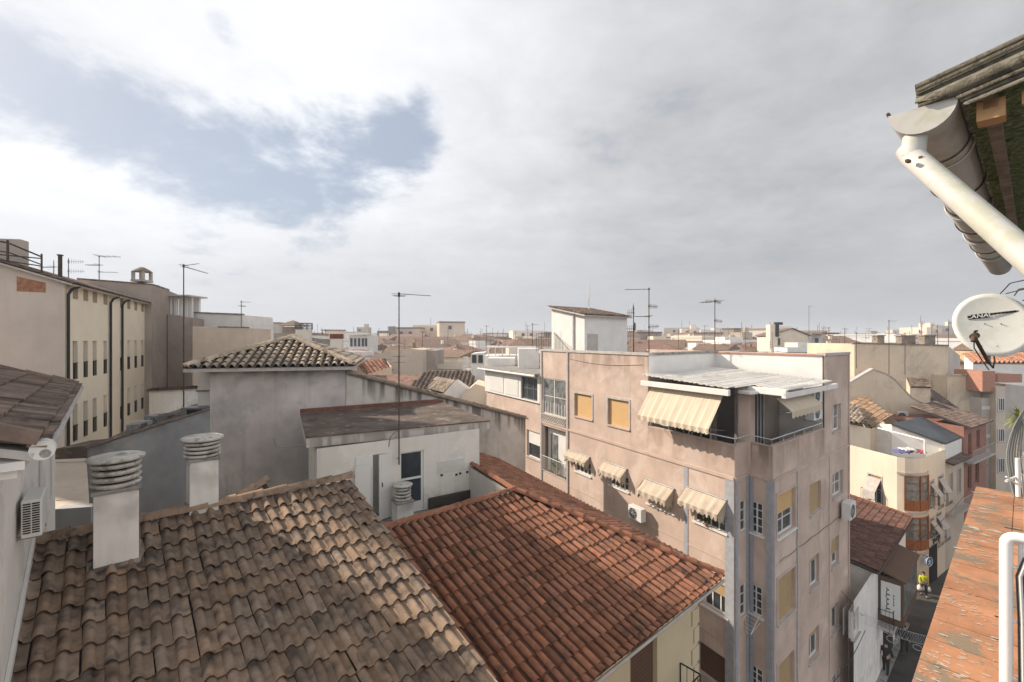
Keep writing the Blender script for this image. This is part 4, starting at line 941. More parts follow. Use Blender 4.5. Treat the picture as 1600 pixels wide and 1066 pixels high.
c=Wi.at(tt-2.3,zF+.95,1.6); ac_unit('white unit seen at the left end of the roof terrace',v3(Fp-D1*.5+D2*.5,zF+1.25),LFa.n,w=.8,h=.6,d=.3,grille='fan')
wG=Wall(Gp,-D1)
for i,(zz,l) in enumerate(((zF+1.35,'lower of two fan units stacked at the right end of the roof terrace'),(zF+2.05,'upper of two fan units stacked at the right end of the roof terrace'))):
    ac_unit(l,v3(Gp-D2*.62+D1*.22,zz+.25),RFa.n,w=1.0,h=.66,d=.35)
# flower pots on a sill, laundry rack
w4=Lw[5][1]
t=thing('plant','small green potted plant on the window sill under the largest torn awning','plant',LFa.at((w4[0]+w4[1])/2+.1,w4[2],.06))
m=MB(); c=LFa.at((w4[0]+w4[1])/2+.1,w4[2],.08); m.lathe(c,[(.06,0),(.085,.13)],10); m.build('pot',M['salmon'],t)
def leaves(mb,c,r,n,sz,seed,sq=(1,1,1)):
    rd=random.Random(seed)
    for i in range(n):
        d=V(rd.gauss(0,1),rd.gauss(0,1),rd.gauss(0,1)).normalized()*r*rd.random()**.5; p=c+V(d.x*sq[0],d.y*sq[1],d.z*sq[2])
        a=V(rd.gauss(0,1),rd.gauss(0,1),rd.gauss(0,1)).normalized(); b=a.cross(V(rd.gauss(0,1),rd.gauss(0,1),rd.gauss(0,1))).normalized(); g=rd.uniform(.6,1.5)
        mb.add([p,p+a*sz+b*sz*.35,p+a*sz*1.8,p+a*sz-b*sz*.35],[[0,1,2,3]],(g,g,g*.8))
m=MB(); leaves(m,c+UP*.25,.16,90,.05,4); m.build('foliage',M['green'],t)
t=thing('plant','bushy green plants in pots on the shaded balcony beside the lattice band','plant',LFa.at((bal[0]+bal[1])/2,bal[2],-.2))
m=MB(); c=LFa.at((bal[0]+bal[1])/2,bal[2]+.6,-.18); leaves(m,c,.5,400,.07,6,(.6,.7,.8)); m.build('foliage',M['green'],t); m=MB(); m.lathe(c-UP*.6,[(.12,0),(.17,.3)],12); m.build('pot',M['salmon'],t)
nr=n2w[1]
t=thing('drying_rack','folding white drying rack hanging below the corner window of the pink block','drying rack',N2.at((nr[0]+nr[1])/2,nr[2],.1))
m=MB(); a=N2.at(nr[0]+.05,nr[2]+.1,.05); b=N2.at(nr[1]-.05,nr[2]+.1,.05); o_=v3(N2.n)*.55-UP*.55
m.tube([a,a+o_],.012,5); m.tube([b,b+o_],.012,5)
for q in range(6): m.tube([a+o_*(q+1)/6,b+o_*(q+1)/6],.007,4)
m.tube([a-UP*.3,a+o_],.008,4); m.tube([b-UP*.3,b+o_],.008,4); m.build('frame',M['plastic'],t)
m=MB(); m.prism([a+o_*.6,a+o_*.6+(b-a)*.35,a+o_*.6+(b-a)*.33-UP*.45,a+o_*.6-UP*.4],v3(N2.n)*.012); m.build('cloth',M['awningold'],t)
# lower left wing with white panelled gallery
tw0=tE; tw1=LFa.tu(759); zw=CZ-2.15; zb=LFa.z(LFa.tu(760),611)
wg=thing('house','lower pink wing with white boarded gallery and thin flat roof left of the pink block','house',LFa.at(tw1,0))
m=MB(); off_=-.06
wr=LFa.rect(820,672,843,703,-1)
hs=[(LFa.tu(841),LFa.tu(815),zb+.05,zw-.35)]
wall_holes(m,LFa,tw0,tw1,0,zb,[(LFa.tu(843),LFa.tu(822),zb-3.6,zb-1.9)],.15,off=off_)
fp=[LFa.at(tw0,0,off_).xy,LFa.at(tw1,0,off_).xy,LFa.at(tw1,0,off_).xy+D2*7,LFa.at(tw0,0,off_).xy+D2*7]
block(m,fp,0,zb,skip=(0,)); m.build('wall',M['pink'],wg)
m=MB(); wall_holes(m,LFa,tw0,tw1,zb,zw-.1,[(LFa.tu(841),LFa.tu(815),zb+.08,zw-.32)],.1,off=.06); fp=[LFa.at(tw0,0,.06).xy,LFa.at(tw1,0,.06).xy,LFa.at(tw1,0,0).xy+D2*5,LFa.at(tw0,0,0).xy+D2*5]; block(m,fp,zb,zw-.1,skip=(0,)); m.build('gallery_wall',M['white'],wg)
Wg=Wall(LFa.at(0,0,.06).xy,D1); Wg.n=LFa.n
for u0,u1 in ((811,791),(788,766)):
    m=MB(); Wg.box(m,LFa.tu(u0),LFa.tu(u1),zb+.15,zw-.4,.002,.03); m.build('white_panel',M['plastic'],wg)
window(Wg,wg,(LFa.tu(841),LFa.tu(815),zb+.08,zw-.32),bars=(3,2),fm='metal',sill=None)
window(Wall(LFa.at(0,0,off_).xy,D1),wg,(LFa.tu(843),LFa.tu(822),zb-3.6,zb-1.9),bars=(1,1),blind=.5,blindmat='white')
m=MB(); a=LFa.at(tw0-.0,zw-.10,.42); m.box(a+UP*.002,v3(D1)*(tw1-tw0+.5),v3(D2)*6,UP*.10); m.build('roof_slab',M['concrete'],wg)
m=MB(); m.tube([LFa.at(tw0,zw-.14,.45),LFa.at(tw1+.5,zw-.14,.45)],.07,8); m.build('gutter',M['white'],wg)
# white stair tower
H0=XY(913.4,26); Wa=Wall(H0,D1); Wb=Wall(H0,D2); la=3.41; lb=3.93
st=thing('stair_tower','white stair tower on the roof of the pink block with low tiled roof','stair tower',(H0.x+1,H0.y+2,zr))
m=MB(); z1=CZ+39*26/F; z2=CZ+50*29/F; z3=CZ+38*28.5/F
c0,c1,c2,c3=H0,H0+D1*la,H0+D1*la+D2*lb,H0+D2*lb; zb0=zr
m.poly([v3(c0,zb0),v3(c1,zb0),v3(c1,z2),v3(c0,z1)]); m.poly([v3(c0,zb0),v3(c3,zb0),v3(c3,z3),v3(c0,z1)]); m.poly([v3(c1,zb0),v3(c2,zb0),v3(c2,z2),v3(c1,z2)]); m.poly([v3(c3,zb0),v3(c2,zb0),v3(c2,z2),v3(c3,z3)])
m.build('wall',M['white'],st)
OO=v3(c1-D1*-.2-D2*.25,z2+.06); AA=v3(D2); DDn=(v3(c0,z1)-v3(c1,z2)).normalized()
tiles(OO,AA,DDn,lb+.5,la+.55,p=.25,expo=.38,style='L',h=.06,seed=51,tv=.25,lift=.03).build('roof',M['browntile'],st)
slab(OO,AA,DDn,lb+.5,la+.55,t=.08,off=-.03).build('roof_slab',M['stone'],st)
m=MB(); t_,z_=Wb.uv(925,520); Wb.box(m,t_-.55,t_+.6,zr,zr+2.1,.003,.03) ; t_=Wb.tu(926); m=MB(); Wb.box(m,t_-.45,t_+.45,zr,CZ+ (530-521)*-0+.0-.0+ .30,.003,.03); m.build('door',M['stone'],st)
m=MB(); tA=Wa.tu(897); Wa.box(m,tA-.05,tA+.05,zr,z1+.3,.003,.09); m.build('downpipe',M['stone'],st)
m=MB(); t1_=Wa.tu(876); Wa.box(m,t1_-.05,t1_+.45,zr+.3,z1-.9,.003,.015); m.build('vent_panel',M['plastic'],st)
m=MB(); p0=v3(c1+(-D2)*.1,CZ-1.0); railing(m,[P(838,549,30)+UP*-.0,P(865,549,29.5)],h=1.15,step=.16); m.build('railing',M['rust'],st)
m=MB(); a=P(866,549,28.6); b=P(890,549,26.5)
for k in range(12):
    q=k/11; p=a+(b-a)*q; m.tube([p,p+UP*(1.15*(1-q)+.05)],.012,4)
m.tube([a+UP*1.15,b+UP*.05],.02,5); m.build('stair_rail',M['rust'],st)
# antennas on and behind the block
for i,(u,vt,vb,Y,arms,lab,mm) in enumerate([
 (920,446,482,28.5,[(.97,95,.3,3,.22,True,0),(.6,60,.3,3,.2,True,0),(.25,200,.25,2,.2,True,0)],'pair of white panel antennas standing on the white stair tower','plastic'),
 (1014,450,552,25.0,[(.98,170,1.3,6,.45,False,0),(.72,15,.55,7,.14,True,-.05),(.56,190,.9,5,.4,False,0),(.40,10,.6,7,.14,True,.08)],'tallest antenna mast behind the pink parapet, with four aerials','rust'),
 (990,478,550,26.5,[(.93,80,.5,6,.28,True,0),(.85,150,.4,4,.25,True,0),(.55,60,.5,6,.28,True,0),(.5,170,.4,4,.25,True,0)],'short mast with clustered grid aerials beside the white stair tower','rust'),
 (1117,470,552,24.2,[(.99,5,.35,6,.12,True,-.3),(.99,100,1.2,3,.5,False,0),(.62,10,.45,6,.12,True,-.1)],'thin antenna mast on the corner of the roof terrace back wall','rust'),
 ]): antenna(lab,u,vt,vb,Y,arms,r=.032 if i!=3 else .028,mm=mm if mm!='plastic' else 'plastic',aerm='plastic' if mm=='plastic' else 'rust')
# ---------------------------------------------------------------- pale yellow building
DY=u2(-.442,.897); Yc_=XY(100,22.7); WY=Wall(Yc_,DY); LY=WY.tu(237)
zy=CZ+88*22.7/F
yl=thing('yellow_building','pale yellow three storey building with rows of narrow shuttered windows','building',(Yc_.x-2,Yc_.y+4,0))
us=[117.6,133.8,148,164.5,190,201,212,222.3]; hol=[]
zA1=WY.z(WY.tu(116),533); zA0=WY.z(WY.tu(116),593); zB1=WY.z(WY.tu(116),632); zB0=WY.z(WY.tu(116),690); zC1=WY.z(WY.tu(116),449); zC0=WY.z(WY.tu(116),467)
for u in us:
    t=WY.tu(u); w=.30; hol+= [(t-w,t+w,zA0,zA1),(t-w,t+w,zB0,zB1)]
m=MB(); wall_holes(m,WY,0,LY,0,zy,hol,.22); gd=-Vector(WY.n); 
hr=.335
gp=[v3(Yc_,0),v3(Yc_+gd*7,0),v3(Yc_+gd*7,zy+7*hr*.5),v3(Yc_+gd*5,zy+5*hr),v3(Yc_,zy)]
m.build('wall',M['yellow'],yl)
m=MB(); m.poly(gp); m.poly([p+v3(DY)*LY for p in gp]); m.poly([gp[1],gp[1]+v3(DY)*LY,gp[2]+v3(DY)*LY,gp[2]]); m.build('gable_wall',M['gable'],yl)
m=MB(); Gw=Wall(Yc_,gd); Gw.n=-DY
pts=[hit(u,v,v3(Yc_,0)-v3(DY)*.02,v3(DY)) for u,v in ((26,432),(71,442),(71,457),(26,455))]
m.prism(pts,v3(DY)*.015); m.build('exposed_brick_patch',M['brick'] if 'brick' in M else M['salmon'],yl)
for h_ in hol:
    a,b,c,d=h_; k=MB()
    for (x0,x1,y0,y1) in ((a,a+.03,c,d),(b-.03,b,c,d)): WY.box(k,x0,x1,y0,y1,-.2,-.16)
    o=k.build('window',M['stone'],yl); k=MB(); k.poly([WY.at(a+.03,c,-.18),WY.at(b-.03,c,-.18),WY.at(b-.03,d,-.18),WY.at(a+.03,d,-.18)]); k.build('pane',M['glass'],o)
    k=MB(); WY.box(k,a+.02,b-.02,c+.02,c+(d-c)*.42,-.12,-.10)
    for j in range(5): WY.box(k,a+.04+j*.12,a+.06+j*.12,c,c+(d-c)*.42,.0,.02)
    WY.box(k,a,b,c+(d-c)*.42,c+(d-c)*.42+.03,.0,.03); k.build('balustrade',M['black'],o)
    fr_=random.Random(int(a*31+c*7)).choice((.0,.0,.0,.3,.5))
    if fr_: k=MB(); WY.box(k,a+.03,b-.03,d-(d-c)*fr_,d-.01,-.175,-.165); k.build('shutter',M['beige'],o)
for u in us: 
    t=WY.tu(u); k=MB(); WY.box(k,t-.3,t+.3,zC0,zC1,.003,.02); k.build('attic_vent',M['tanvent'] if 'tanvent' in M else M['beige'],yl)
for u,ub in ((102,0),(169.5,1),(188,0)):
    t=WY.tu(u)+.05; k=MB(); pts=[WY.at(t+.55,zy-.12,.35),WY.at(t+.1,zy-.3,.2),WY.at(t,zy-.55,.1),WY.at(t,WY.z(t,700 if u>110 else 720),.1)]
    k.tube(pts,.065,8); k.build('downpipe',M['black'],yl)
# roof of the yellow building
eo=v3(Yc_+WY.n*.4-DY*.25,zy-.02); upv=(v3(gd)+UP*hr).normalized(); Lr=5.4*math.sqrt(1+hr*hr)
tiles(eo+upv*Lr,v3(DY),-upv,LY+.5,Lr,p=.26,expo=.4,style='L',h=.08,seed=61,tv=.15,lift=.03).build('roof',M['browntile'],yl)
slab(eo+upv*Lr,v3(DY),-upv,LY+.5,Lr,t=.08).build('eave_underlay',M['stone'],yl)
# rail frame and pipe on that roof
t=thing('roof_railing','rusty brown open steel railing frame on the roof at the top left corner','railing',P(20,410,21.6))
m=MB(); a=P(-40,404,20.4); b=P(12,408,21.2); c=P(65,424,22.2)
def cseg(a,b,ha,hb,r=.04): m.tube([a+UP*ha,b+UP*hb],r,5)
m.tube([b,b+UP*.98],.05,5); m.tube([c-UP*.2,c+UP*.85],.04,5); cseg(a,b,.95,.85); cseg(b,c,.85,.7); cseg(a,b,.5,.4,.03); cseg(b,c,.42,.32,.03); cseg(a,c,.28,.62,.03); cseg(a,c,.1,.25,.03)
m.build('frame',M['rust'],t)
t=thing('flue','thin brown flue pipe standing on the yellow building roof','flue',P(94,432,23.4)); m=MB(); q=P(94,433,23.4); m.tube([q-UP*.4,q+UP*1.1],.085,8); m.build('pipe',M['rust'],t); m=MB(); m.lathe(q+UP*1.1,[(.13,0),(.13,.05)],10); m.build('cap',M['rust'],t)
def bodybox(label,cat,pts,Y,dep,matn,name='building',group=None,dx=.0,parts=()):
    """a building whose front follows the given outline at its own distance Y; runs back by dep metres down to the ground"""
    q=[P(u,v,Y) for u,v in pts]; cx=sum(p.x for p in q)/len(q)
    t=thing(name,label,cat,(cx,Y+dep/2,0),group); m=MB()
    lo=[p for p in q]; 
    x0=q[0].x; x1=q[-1].x; poly=q+[V(x1,Y,0),V(x0,Y,0)]
    m.prism(poly,V(dx*dep,dep,0)); m.build('wall',M[matn],t); return t
t=bodybox('dark brown old rendered building behind the yellow one, with small tower chimney','building',[(130,440),(237,447),(238,455)],34.5,4,'brownwall',dx=-.3) if False else None
bw_=thing('old_building','tall old building with peeling brown side wall behind the yellow building','building',P(235,600,36))
a=P(120,437,36); b=P(237,446,35.5); c=P(265,455,38.5)
m=MB(); m.prism([a,b,b-UP*26,a-UP*26],V(-1,3,0)); m.build('front_wall',M['gable'],bw_)
m=MB(); m.prism([b+V(.01,0,0),c,c-UP*26,b-UP*26],V(-1.5,3,0)); m.build('side_wall',M['brownwall'],bw_)
m=MB(); m.box(a+UP*.0,b-a,V(-.5,1.5,0),UP*.14); m.box(b+UP*.01,c-b,V(-.8,.8,0),UP*.15); m.build('coping',M['coping'],bw_)
t=thing('chimney','small arched chimney lantern with pointed cap on the old brown building','chimney',P(222,441,35.8)); q=P(222,441,35.8)
m=MB(); 
for sx in (-1,1):
    for sy in (-1,1): m.cbox(q+V(sx*.38,sy*.38,.4),(.18,.18,.8))
m.cbox(q+UP*.08,(1.0,1.0,.16)); m.build('lantern',M['stone'],t); m=MB(); m.lathe(q+UP*.8,[(.68,0),(.5,.16),(.15,.36)],12); m.build('cap',M['coping'],t)
t=bodybox('brown weathered wall block right of the old building, topped by a white balcony room','building',[(262,491),(301,498)],38,5,'brownwall',name='old_building',dx=-.2)
t2=thing('rooftop_room','small white columned rooftop room on the brown weathered block','rooftop room',P(280,495,39)); a=P(266,497,38.8); b=P(299,497,39.4)
m=MB()
for q in (0,.28,.52,.8,1): p=a+(b-a)*q; m.cbox(p+UP*.9,(.22,.22,1.8))
m.box(a+V(0,1.0,0),b-a,V(0,.2,0),UP*1.8); m.build('wall',M['white'],t2); m=MB(); m.cbox((a+b)/2+UP*1.85+V(0,.3,0),(2.6,2.4,.12)); m.build('roof_slab',M['stone'],t2)
t=bodybox('pinkish beige rendered block with stained top, left of the grey house','building',[(301,510),(318,511),(386,513)],33,4,'beige',name='house',dx=-.1)
m=MB(); m.box(P(340,512,32.98),P(386,513,32.98)-P(340,512,32.98),V(0,.3,0),UP*.10); m.build('coping',M['coping'],t)
t=bodybox('plain white rooftop volume with dark edge behind the pinkish beige block','house',[(300,489),(362,490),(379,492),(381,505)],40,5,'white',name='white_house')
m=MB(); a=P(300,489,39.9); m.box(a,P(379,492,39.9)-a,V(0,.3,0),UP*.1); m.build('coping',M['coping'],t)
antenna('antenna on a short mast above the pinkish beige block',377,470,512,34,[(.95,10,.7,5,.25,False,0),(.8,100,.6,3,.25,False,0)],r=.03)
antenna('wide grey antenna with small dish on the yellow building roof',155,400,436,30,[(.98,5,1.3,4,.5,False,0),(.6,180,.9,5,.3,False,0),(.3,10,1.1,5,.2,False,0)],r=.03,mm='metal')
antenna('antenna with two stubby aerials beside the brown flue',107,404,437,28,[(.85,5,.9,7,.15,True,0),(.4,5,.9,7,.15,True,0)],r=.03,mm='metal')
antenna('small leaning antenna left of the brown flue',84,407,428,26,[(.5,175,.9,6,.2,False,0)],r=.025,mm='metal')
t=bodybox('pale grey box volume behind the rusty railing at the top left corner','house',[(-30,372),(32,374),(45,378)],26,2,'gable',name='house',dx=-1.15)
# court between the white house and the gable wall
t=thing('patio_roof','pale sheet canopy over the narrow court at the left','canopy',P(110,760,14))
m=MB(); m.prism([P(86,718,16),P(135,716,16),P(140,792,11.5),P(86,796,11.5)],-UP*.05); m.build('sheets',M['beige'],t)
m=MB()
for k in range(4): m.tube([P(88,725+k*20,15.4-k*1.1)+UP*.05,P(138,723+k*20,15.4-k*1.1)+UP*.05],.02,5)
m.build('ribs',M['gable'],t)
t=bodybox('dark brown low roof block in the narrow court at the left','house',[(84,702),(134,697)],17.2,1.5,'moss',name='house')
t=bodybox('lowest dark shaded wall in the narrow court at the left','wall',[(84,796),(142,792)],11.4,.3,'bluewall',name='wall')
# ---------------------------------------------------------------- low house in the street, shade painted into its red roof
bx=Vector((25.17,29.1)); WS=Wall(bx,-D2R); WS.n=N2R.copy()     # t grows towards the viewer
lhx=thing('street_house','low white house with shade-darkened red tile roof beyond the pink block on the street','house',(bx.x-3,bx.y-1,0))
e1=P(1425,808,29.45); eL=10.5; e0p=e1-v3(D2R)*eL; upd=(-v3(N2R)+UP*.16).normalized(); Lr=5.5
zl=e1.z
sh=[]
def sr(u0,v0,u1,v1): return WS.rect(u0,v0,u1,v1,1)
sh=[sr(1392,862,1399,905),sr(1334,945,1342,1000)]
m=MB(); wall_holes(m,WS,0,9.5,0,zl-.15,sh,.15)
for tt_ in (0,9.5): m.poly([WS.at(tt_,0),WS.at(tt_,0,-6),WS.at(tt_,zl+.7,-6),WS.at(tt_,zl-.15)])
m.build('wall',M['whitewall'],lhx)
for r in sh: window(WS,lhx,r,bars=(2,2),sill='stone')
tiles(e1+upd*Lr-v3(D2R)*0,-v3(D2R),-upd,eL,Lr,p=.22,expo=.36,style='B',h=.06,seed=71,tv=.18,lift=.03,pan=.5).build('roof',M['shadedredtile'],lhx)
slab(e1+upd*Lr,-v3(D2R),-upd,eL,Lr,t=.09).build('eave_underlay',M['under'],lhx)
m=MB(); ridge(m,e1+UP*.04,e1+UP*.04+upd*Lr,r=.09,L=.36); m.build('verge_tiles',M['redtile'],lhx)
m=MB(); m.tube([e1-UP*.08+v3(N2R)*.05,e0p-UP*.08+v3(N2R)*.05],.05,7); m.build('gutter',M['rust'],lhx)
# enclosed brown balcony with white sign
a=WS.at(WS.tu(1404),0).xy; tb=WS.tu(1372); ta=WS.tu(1397); 
zb1=WS.z(tb,905)+.25; zb0=zb1-2.35
bal_=thing('enclosed_balcony','brown glazed enclosed balcony with white sign panel on the low white house','balcony',WS.at((ta+tb)/2,zb0,.4))
m=MB(); WS.box(m,ta,tb,zb0,zb1,0,1.0); m.build('box',M['brownblind'],bal_)
m=MB(); m.prism([WS.at(ta-.1,zb1+.01,1.12),WS.at(tb+.1,zb1+.01,1.12),WS.at(tb+.1,zb1+.35,-.0),WS.at(ta-.1,zb1+.35,-.0)],-UP*.06); m.build('roof',M['brownblind'],bal_)
for k in range(3):
    x=ta+.12+(tb-ta-.2)*k/3; m=MB(); WS.box(m,x,x+(tb-ta)/3-.1,zb0+.5,zb1-.25,1.002,1.02); m.build('pane',M['glasscurt'],bal_)
ps=WS.at(tb,zb0+.35,.12); m=MB(); m.box(ps-v3(D2R)*.002,v3(N2R)*.78,-v3(D2R)*.04,UP*1.75); sg=m.build('sign_panel',M['plastic'],bal_)
def text(s,loc,ex,ey,size,mt,parent,name='lettering',ext=.004,shear=0,sx=1,align='CENTER'):
    cu=bpy.data.curves.new('t','FONT'); cu.body=s; cu.size=size; cu.extrude=ext; cu.shear=shear; cu.align_x=align; cu.align_y='CENTER'; cu.offset=size*.012
    to=bpy.data.objects.new('t',cu); C.objects.link(to); bpy.context.view_layer.update()
    me=bpy.data.meshes.new_from_object(to); bpy.data.objects.remove(to)
    ex=Vector(ex).normalized(); ey=Vector(ey).normalized(); ez=ex.cross(ey)
    o0=ORG[parent.name]
    for v in me.vertices: v.co=Vector(loc)-o0+ex*v.co.x*sx+ey*v.co.y+ez*v.co.z
    me.materials.clear(); me.materials.append(mt); o=bpy.data.objects.new(name,me); C.objects.link(o); o.parent=parent; ORG[o.name]=o0; return o
def script(o,ex,ey,L,h,n,seed,r,parent,mt):
    rd=random.Random(seed); m=MB(); pts=[]; ex=Vector(ex).normalized(); ey=Vector(ey).normalized(); N_=n*8
    for i in range(N_+1):
        a=6.283*i/8; hh=h*(.55 if (i//8)%3 else 1.0); pts.append(o+ex*(L*i/N_+.32*L/n*math.sin(a))+ey*(hh*.5*math.cos(a)))
    m.tube(pts,r,4); return m.build('lettering',mt,parent)
script(ps+v3(N2R)*.28-v3(D2R)*.05+UP*.30,UP,-v3(N2R),1.2,.16,5,1,.016,sg,M['black'])
script(ps+v3(N2R)*.52-v3(D2R)*.05+UP*.62,UP,-v3(N2R),.6,.06,4,2,.009,sg,M['black'])
# open balcony of the low house
q=thing('balcony','small iron balcony at the near end of the low white house','balcony',WS.at(7.3,2.9,.3)); m=MB(); WS.box(m,6.0,8.6,2.75,2.87,0,.7); m.build('slab',M['stone'],q)
m=MB(); railing(m,[WS.at(6.05,2.87,.05),WS.at(6.05,2.87,.65),WS.at(8.55,2.87,.65),WS.at(8.55,2.87,.05)],step=.14); m.build('rail',M['black'],q)
q=thing('balcony','small iron balcony at the far end of the low white house','balcony',WS.at(.8,2.9,.3)); m=MB(); WS.box(m,.2,1.5,3.3,3.42,0,.6); m.build('slab',M['stone'],q)
m=MB(); railing(m,[WS.at(.25,3.42,.05),WS.at(.25,3.42,.55),WS.at(1.45,3.42,.55),WS.at(1.45,3.42,.05)],step=.14); m.build('rail',M['black'],q)
# shop fronts at street level
for i in range(2):
    m=MB(); WS.box(m,1.2+i*3.4,3.6+i*3.4,.05,2.5,.003,.06); m.build('shop_front',M['dark'],lhx)

# ---------------------------------------------------------------- cream corner house with curved corner
cb=thing('corner_house','cream corner house with curved corner, wooden glazed bays and open white roof terrace','house',(30,35,0))
zq=CZ-8.35
K=[Vector(p) for p in ((26.65,36.2),(27.3,32.27))]
arc=[Vector(p) for p in ((27.3,32.27),(27.62,31.98),(28.05,31.82),(28.5,31.80),(28.95,31.92),(29.3,32.12),(29.55,32.4))]
Kr=Vector((32.9,34.55)); Kb=Vector((30.5,39.5))
WL=Wall(K[1],K[0]-K[1]); WR=Wall(arc[-1],Kr-arc[-1])
Lr1=WL.rect(1357,744,1376,783,-1); 
def srt(r): return (min(r[0],r[1]),max(r[0],r[1]),min(r[2],r[3]),max(r[2],r[3]))
Lr1=(WL.tu(1377),WL.tu(1357),WL.z(WL.tu(1366),785),WL.z(WL.tu(1366),743))
m=MB(); wall_holes(m,WL,0,4.0,0,zq,[Lr1],.2)
LR_=(WR.p-Kr).length
def wr_(u0,u1,v0,v1): t0=WR.tu(u0);t1=WR.tu(u1);tm=(t0+t1)/2; return (t0,t1,WR.z(tm,v1),WR.z(tm,v0))
Rh=[wr_(1453,1459,752,792),wr_(1466,1473,744,786),wr_(1453,1459,810,850),wr_(1463,1470,802,842)]
wall_holes(m,WR,0,LR_,0,zq,Rh,.2)
for a,b in zip(arc,arc[1:]): m.add([v3(a,0),v3(b,0),v3(b,zq),v3(a,zq)],[[0,1,2,3]],None,True)
m.poly([v3(Kr,0),v3(Kb,0),v3(Kb,zq),v3(Kr,zq)])
m.build('wall',M['cream2'],cb)
for r in Rh+[Lr1]:
    W_=WL if r is Lr1 else WR
    window(W_,cb,r,bars=(2,2),blind=.5 if r is not Lr1 else .3,blindmat='tanblind',surround=True)
    # fabric blind hung out over the balcony rail
    m=MB(); a,b,c,d=r; k=.95; m.prism([W_.at(a,d-.15,.03),W_.at(b,d-.15,.03),W_.at(b,c+k,.55),W_.at(a,c+k,.55)],V(0,0,-.015)); m.prism([W_.at(a,c+k,.55),W_.at(b,c+k,.55),W_.at(b,c+.35,.56),W_.at(a,c+.35,.56)],v3(W_.n)*.01); m.build('hung_blind',M['stone'],cb)
    m=MB(); railing(m,[W_.at(a-.15,c,.05),W_.at(a-.15,c,.5),W_.at(b+.15,c,.5),W_.at(b+.15,c,.05)],h=.95,step=.16,r=.012); m.build('balcony_rail',M['black'],cb)
m=MB(); WR.box(m,.1,LR_,Rh[0][2]-.15,Rh[0][2],.0,.6); WR.box(m,.1,LR_,Rh[2][2]-.15,Rh[2][2],.0,.6); 
cen=Vector((28.35,33.0))
def bay(zt,zb,mtp='woodw'):
    o=MB(); g_=MB(); n=len(arc)
    pts=[cen+(p-cen)*1.03 for p in arc[1:]]
    for i,(a,b) in enumerate(zip(pts,pts[1:])):
        g_.poly([v3(a,zb),v3(b,zb),v3(b,zt),v3(a,zt)])
        d=(b-a); 
        for q in ((0,) if i%2==0 else (1,) if i==len(pts)-2 else ()): p=a+d*q; nrm_=(p-cen).normalized(); o.box(v3(p-d.normalized()*.05,zb),v3(d.normalized()*.1),v3(nrm_*.07),UP*(zt-zb))
        for z,h in ((zb,.72),(zt-.55,.06),(zt-.1,.1),(zb+1.35,.04)):
            nn=Vector((d.y,-d.x)).normalized(); nn=nn if nn.dot(a-cen)>0 else -nn
            o.box(v3(a,z),v3(d),v3(nn*.05),UP*h)
    fr=o.build('glazed_bay',M['woodw'],cb); g_.build('pane',M['glasscurt'],fr)
Y_=32.0; bay(CZ-(743-HZ)/F*Y_,CZ-(797-HZ)/F*Y_); bay(CZ-(807-HZ)/F*Y_,CZ-(858-HZ)/F*Y_)
for zz in (CZ-(800-HZ)/F*Y_,CZ-(862-HZ)/F*Y_,CZ-(741-HZ)/F*Y_+.12):
    m=MB(); pts=[v3(cen+(p-cen)*1.06,zz) for p in arc]; m.prism(pts+[v3(cen,zz)],-UP*.14); m.build('cornice',M['stone'],cb)
# terrace coping, inner wall, dark roof, beam and post
m=MB(); m.poly([v3(p,zq-1.0) for p in [K[0],K[1]]+arc[1:]+[Kr,Kb]]); m.build('terrace_floor',M['concrete'],cb)
m=MB(); a=P(1393,662,36.2); b=P(1440,651,39.0); c=P(1503,682,37.0); d=P(1478,692,34.6); z=CZ-7.05
pts=[v3(a,z-.05),v3(b,z+.3),v3(c,z-.2),v3(d,z-.6)]
m.prism([a,b,c,d],-UP*.14); m.build('dark_roof',M['metalroof'] if 'metalroof' in M else M['metal'],cb)
m=MB(); m.prism([a-UP*.15+V(.2,.2,0),d-UP*.15+V(-.1,.2,0),V(d.x-.1,d.y+.2,zq-1),V(a.x+.2,a.y+.2,zq-1)],V(.1,.25,0)); m.build('terrace_back_wall',M['white'],cb)
m=MB(); m.prism([d-UP*.15,c-UP*.15,V(c.x,c.y,zq-1),V(d.x,d.y,zq-1)],V(-.2,.1,0)); m.build('terrace_side_wall',M['white'],cb)
m=MB(); m.prism([P(1394,664,36.4),P(1352,664,38.5),V(P(1352,664,38.5).x,38.5,zq-1),V(P(1394,664,36.4).x,36.4,zq-1)],V(.1,.25,0)); m.build('terrace_left_wall',M['whitewall'],cb)
m=MB(); p1=P(1372,669,36.0); p2=P(1445,688,32.6); m.tube([p1,p2],.07,6); m.build('pergola_beam',M['white'],cb); m=MB(); m.tube([p2,V(p2.x,p2.y,zq)],.07,6); m.build('pergola_post',M['white'],cb)
for i,(u,v,ct,lab) in enumerate(((1408,707,(.13,.13,.35),'blue'),(1418,703,(.6,.6,.6),'white'),(1432,706,(.35,.06,.10),'red'))):
    k=mat('cloth_'+lab,ct,bump=.3,bs=8,bd=.05); m=MB(); c=P(u,v,33.0); rd=random.Random(i)
    n=7; vs=[c+V((x-3)*.14,(y-3)*.12,rd.uniform(-.09,.13)) for x in range(n) for y in range(n)]
    m.add(vs,[[x*n+y,x*n+y+1,(x+1)*n+y+1,(x+1)*n+y] for x in range(n-1) for y in range(n-1)],None,True); o=m.build('laundry',k); tag(o,lab+' bundle of laundry lying on the corner house terrace','laundry','laundry on the corner house terrace'); s=o.modifiers.new('s','SOLIDIFY'); s.thickness=.05
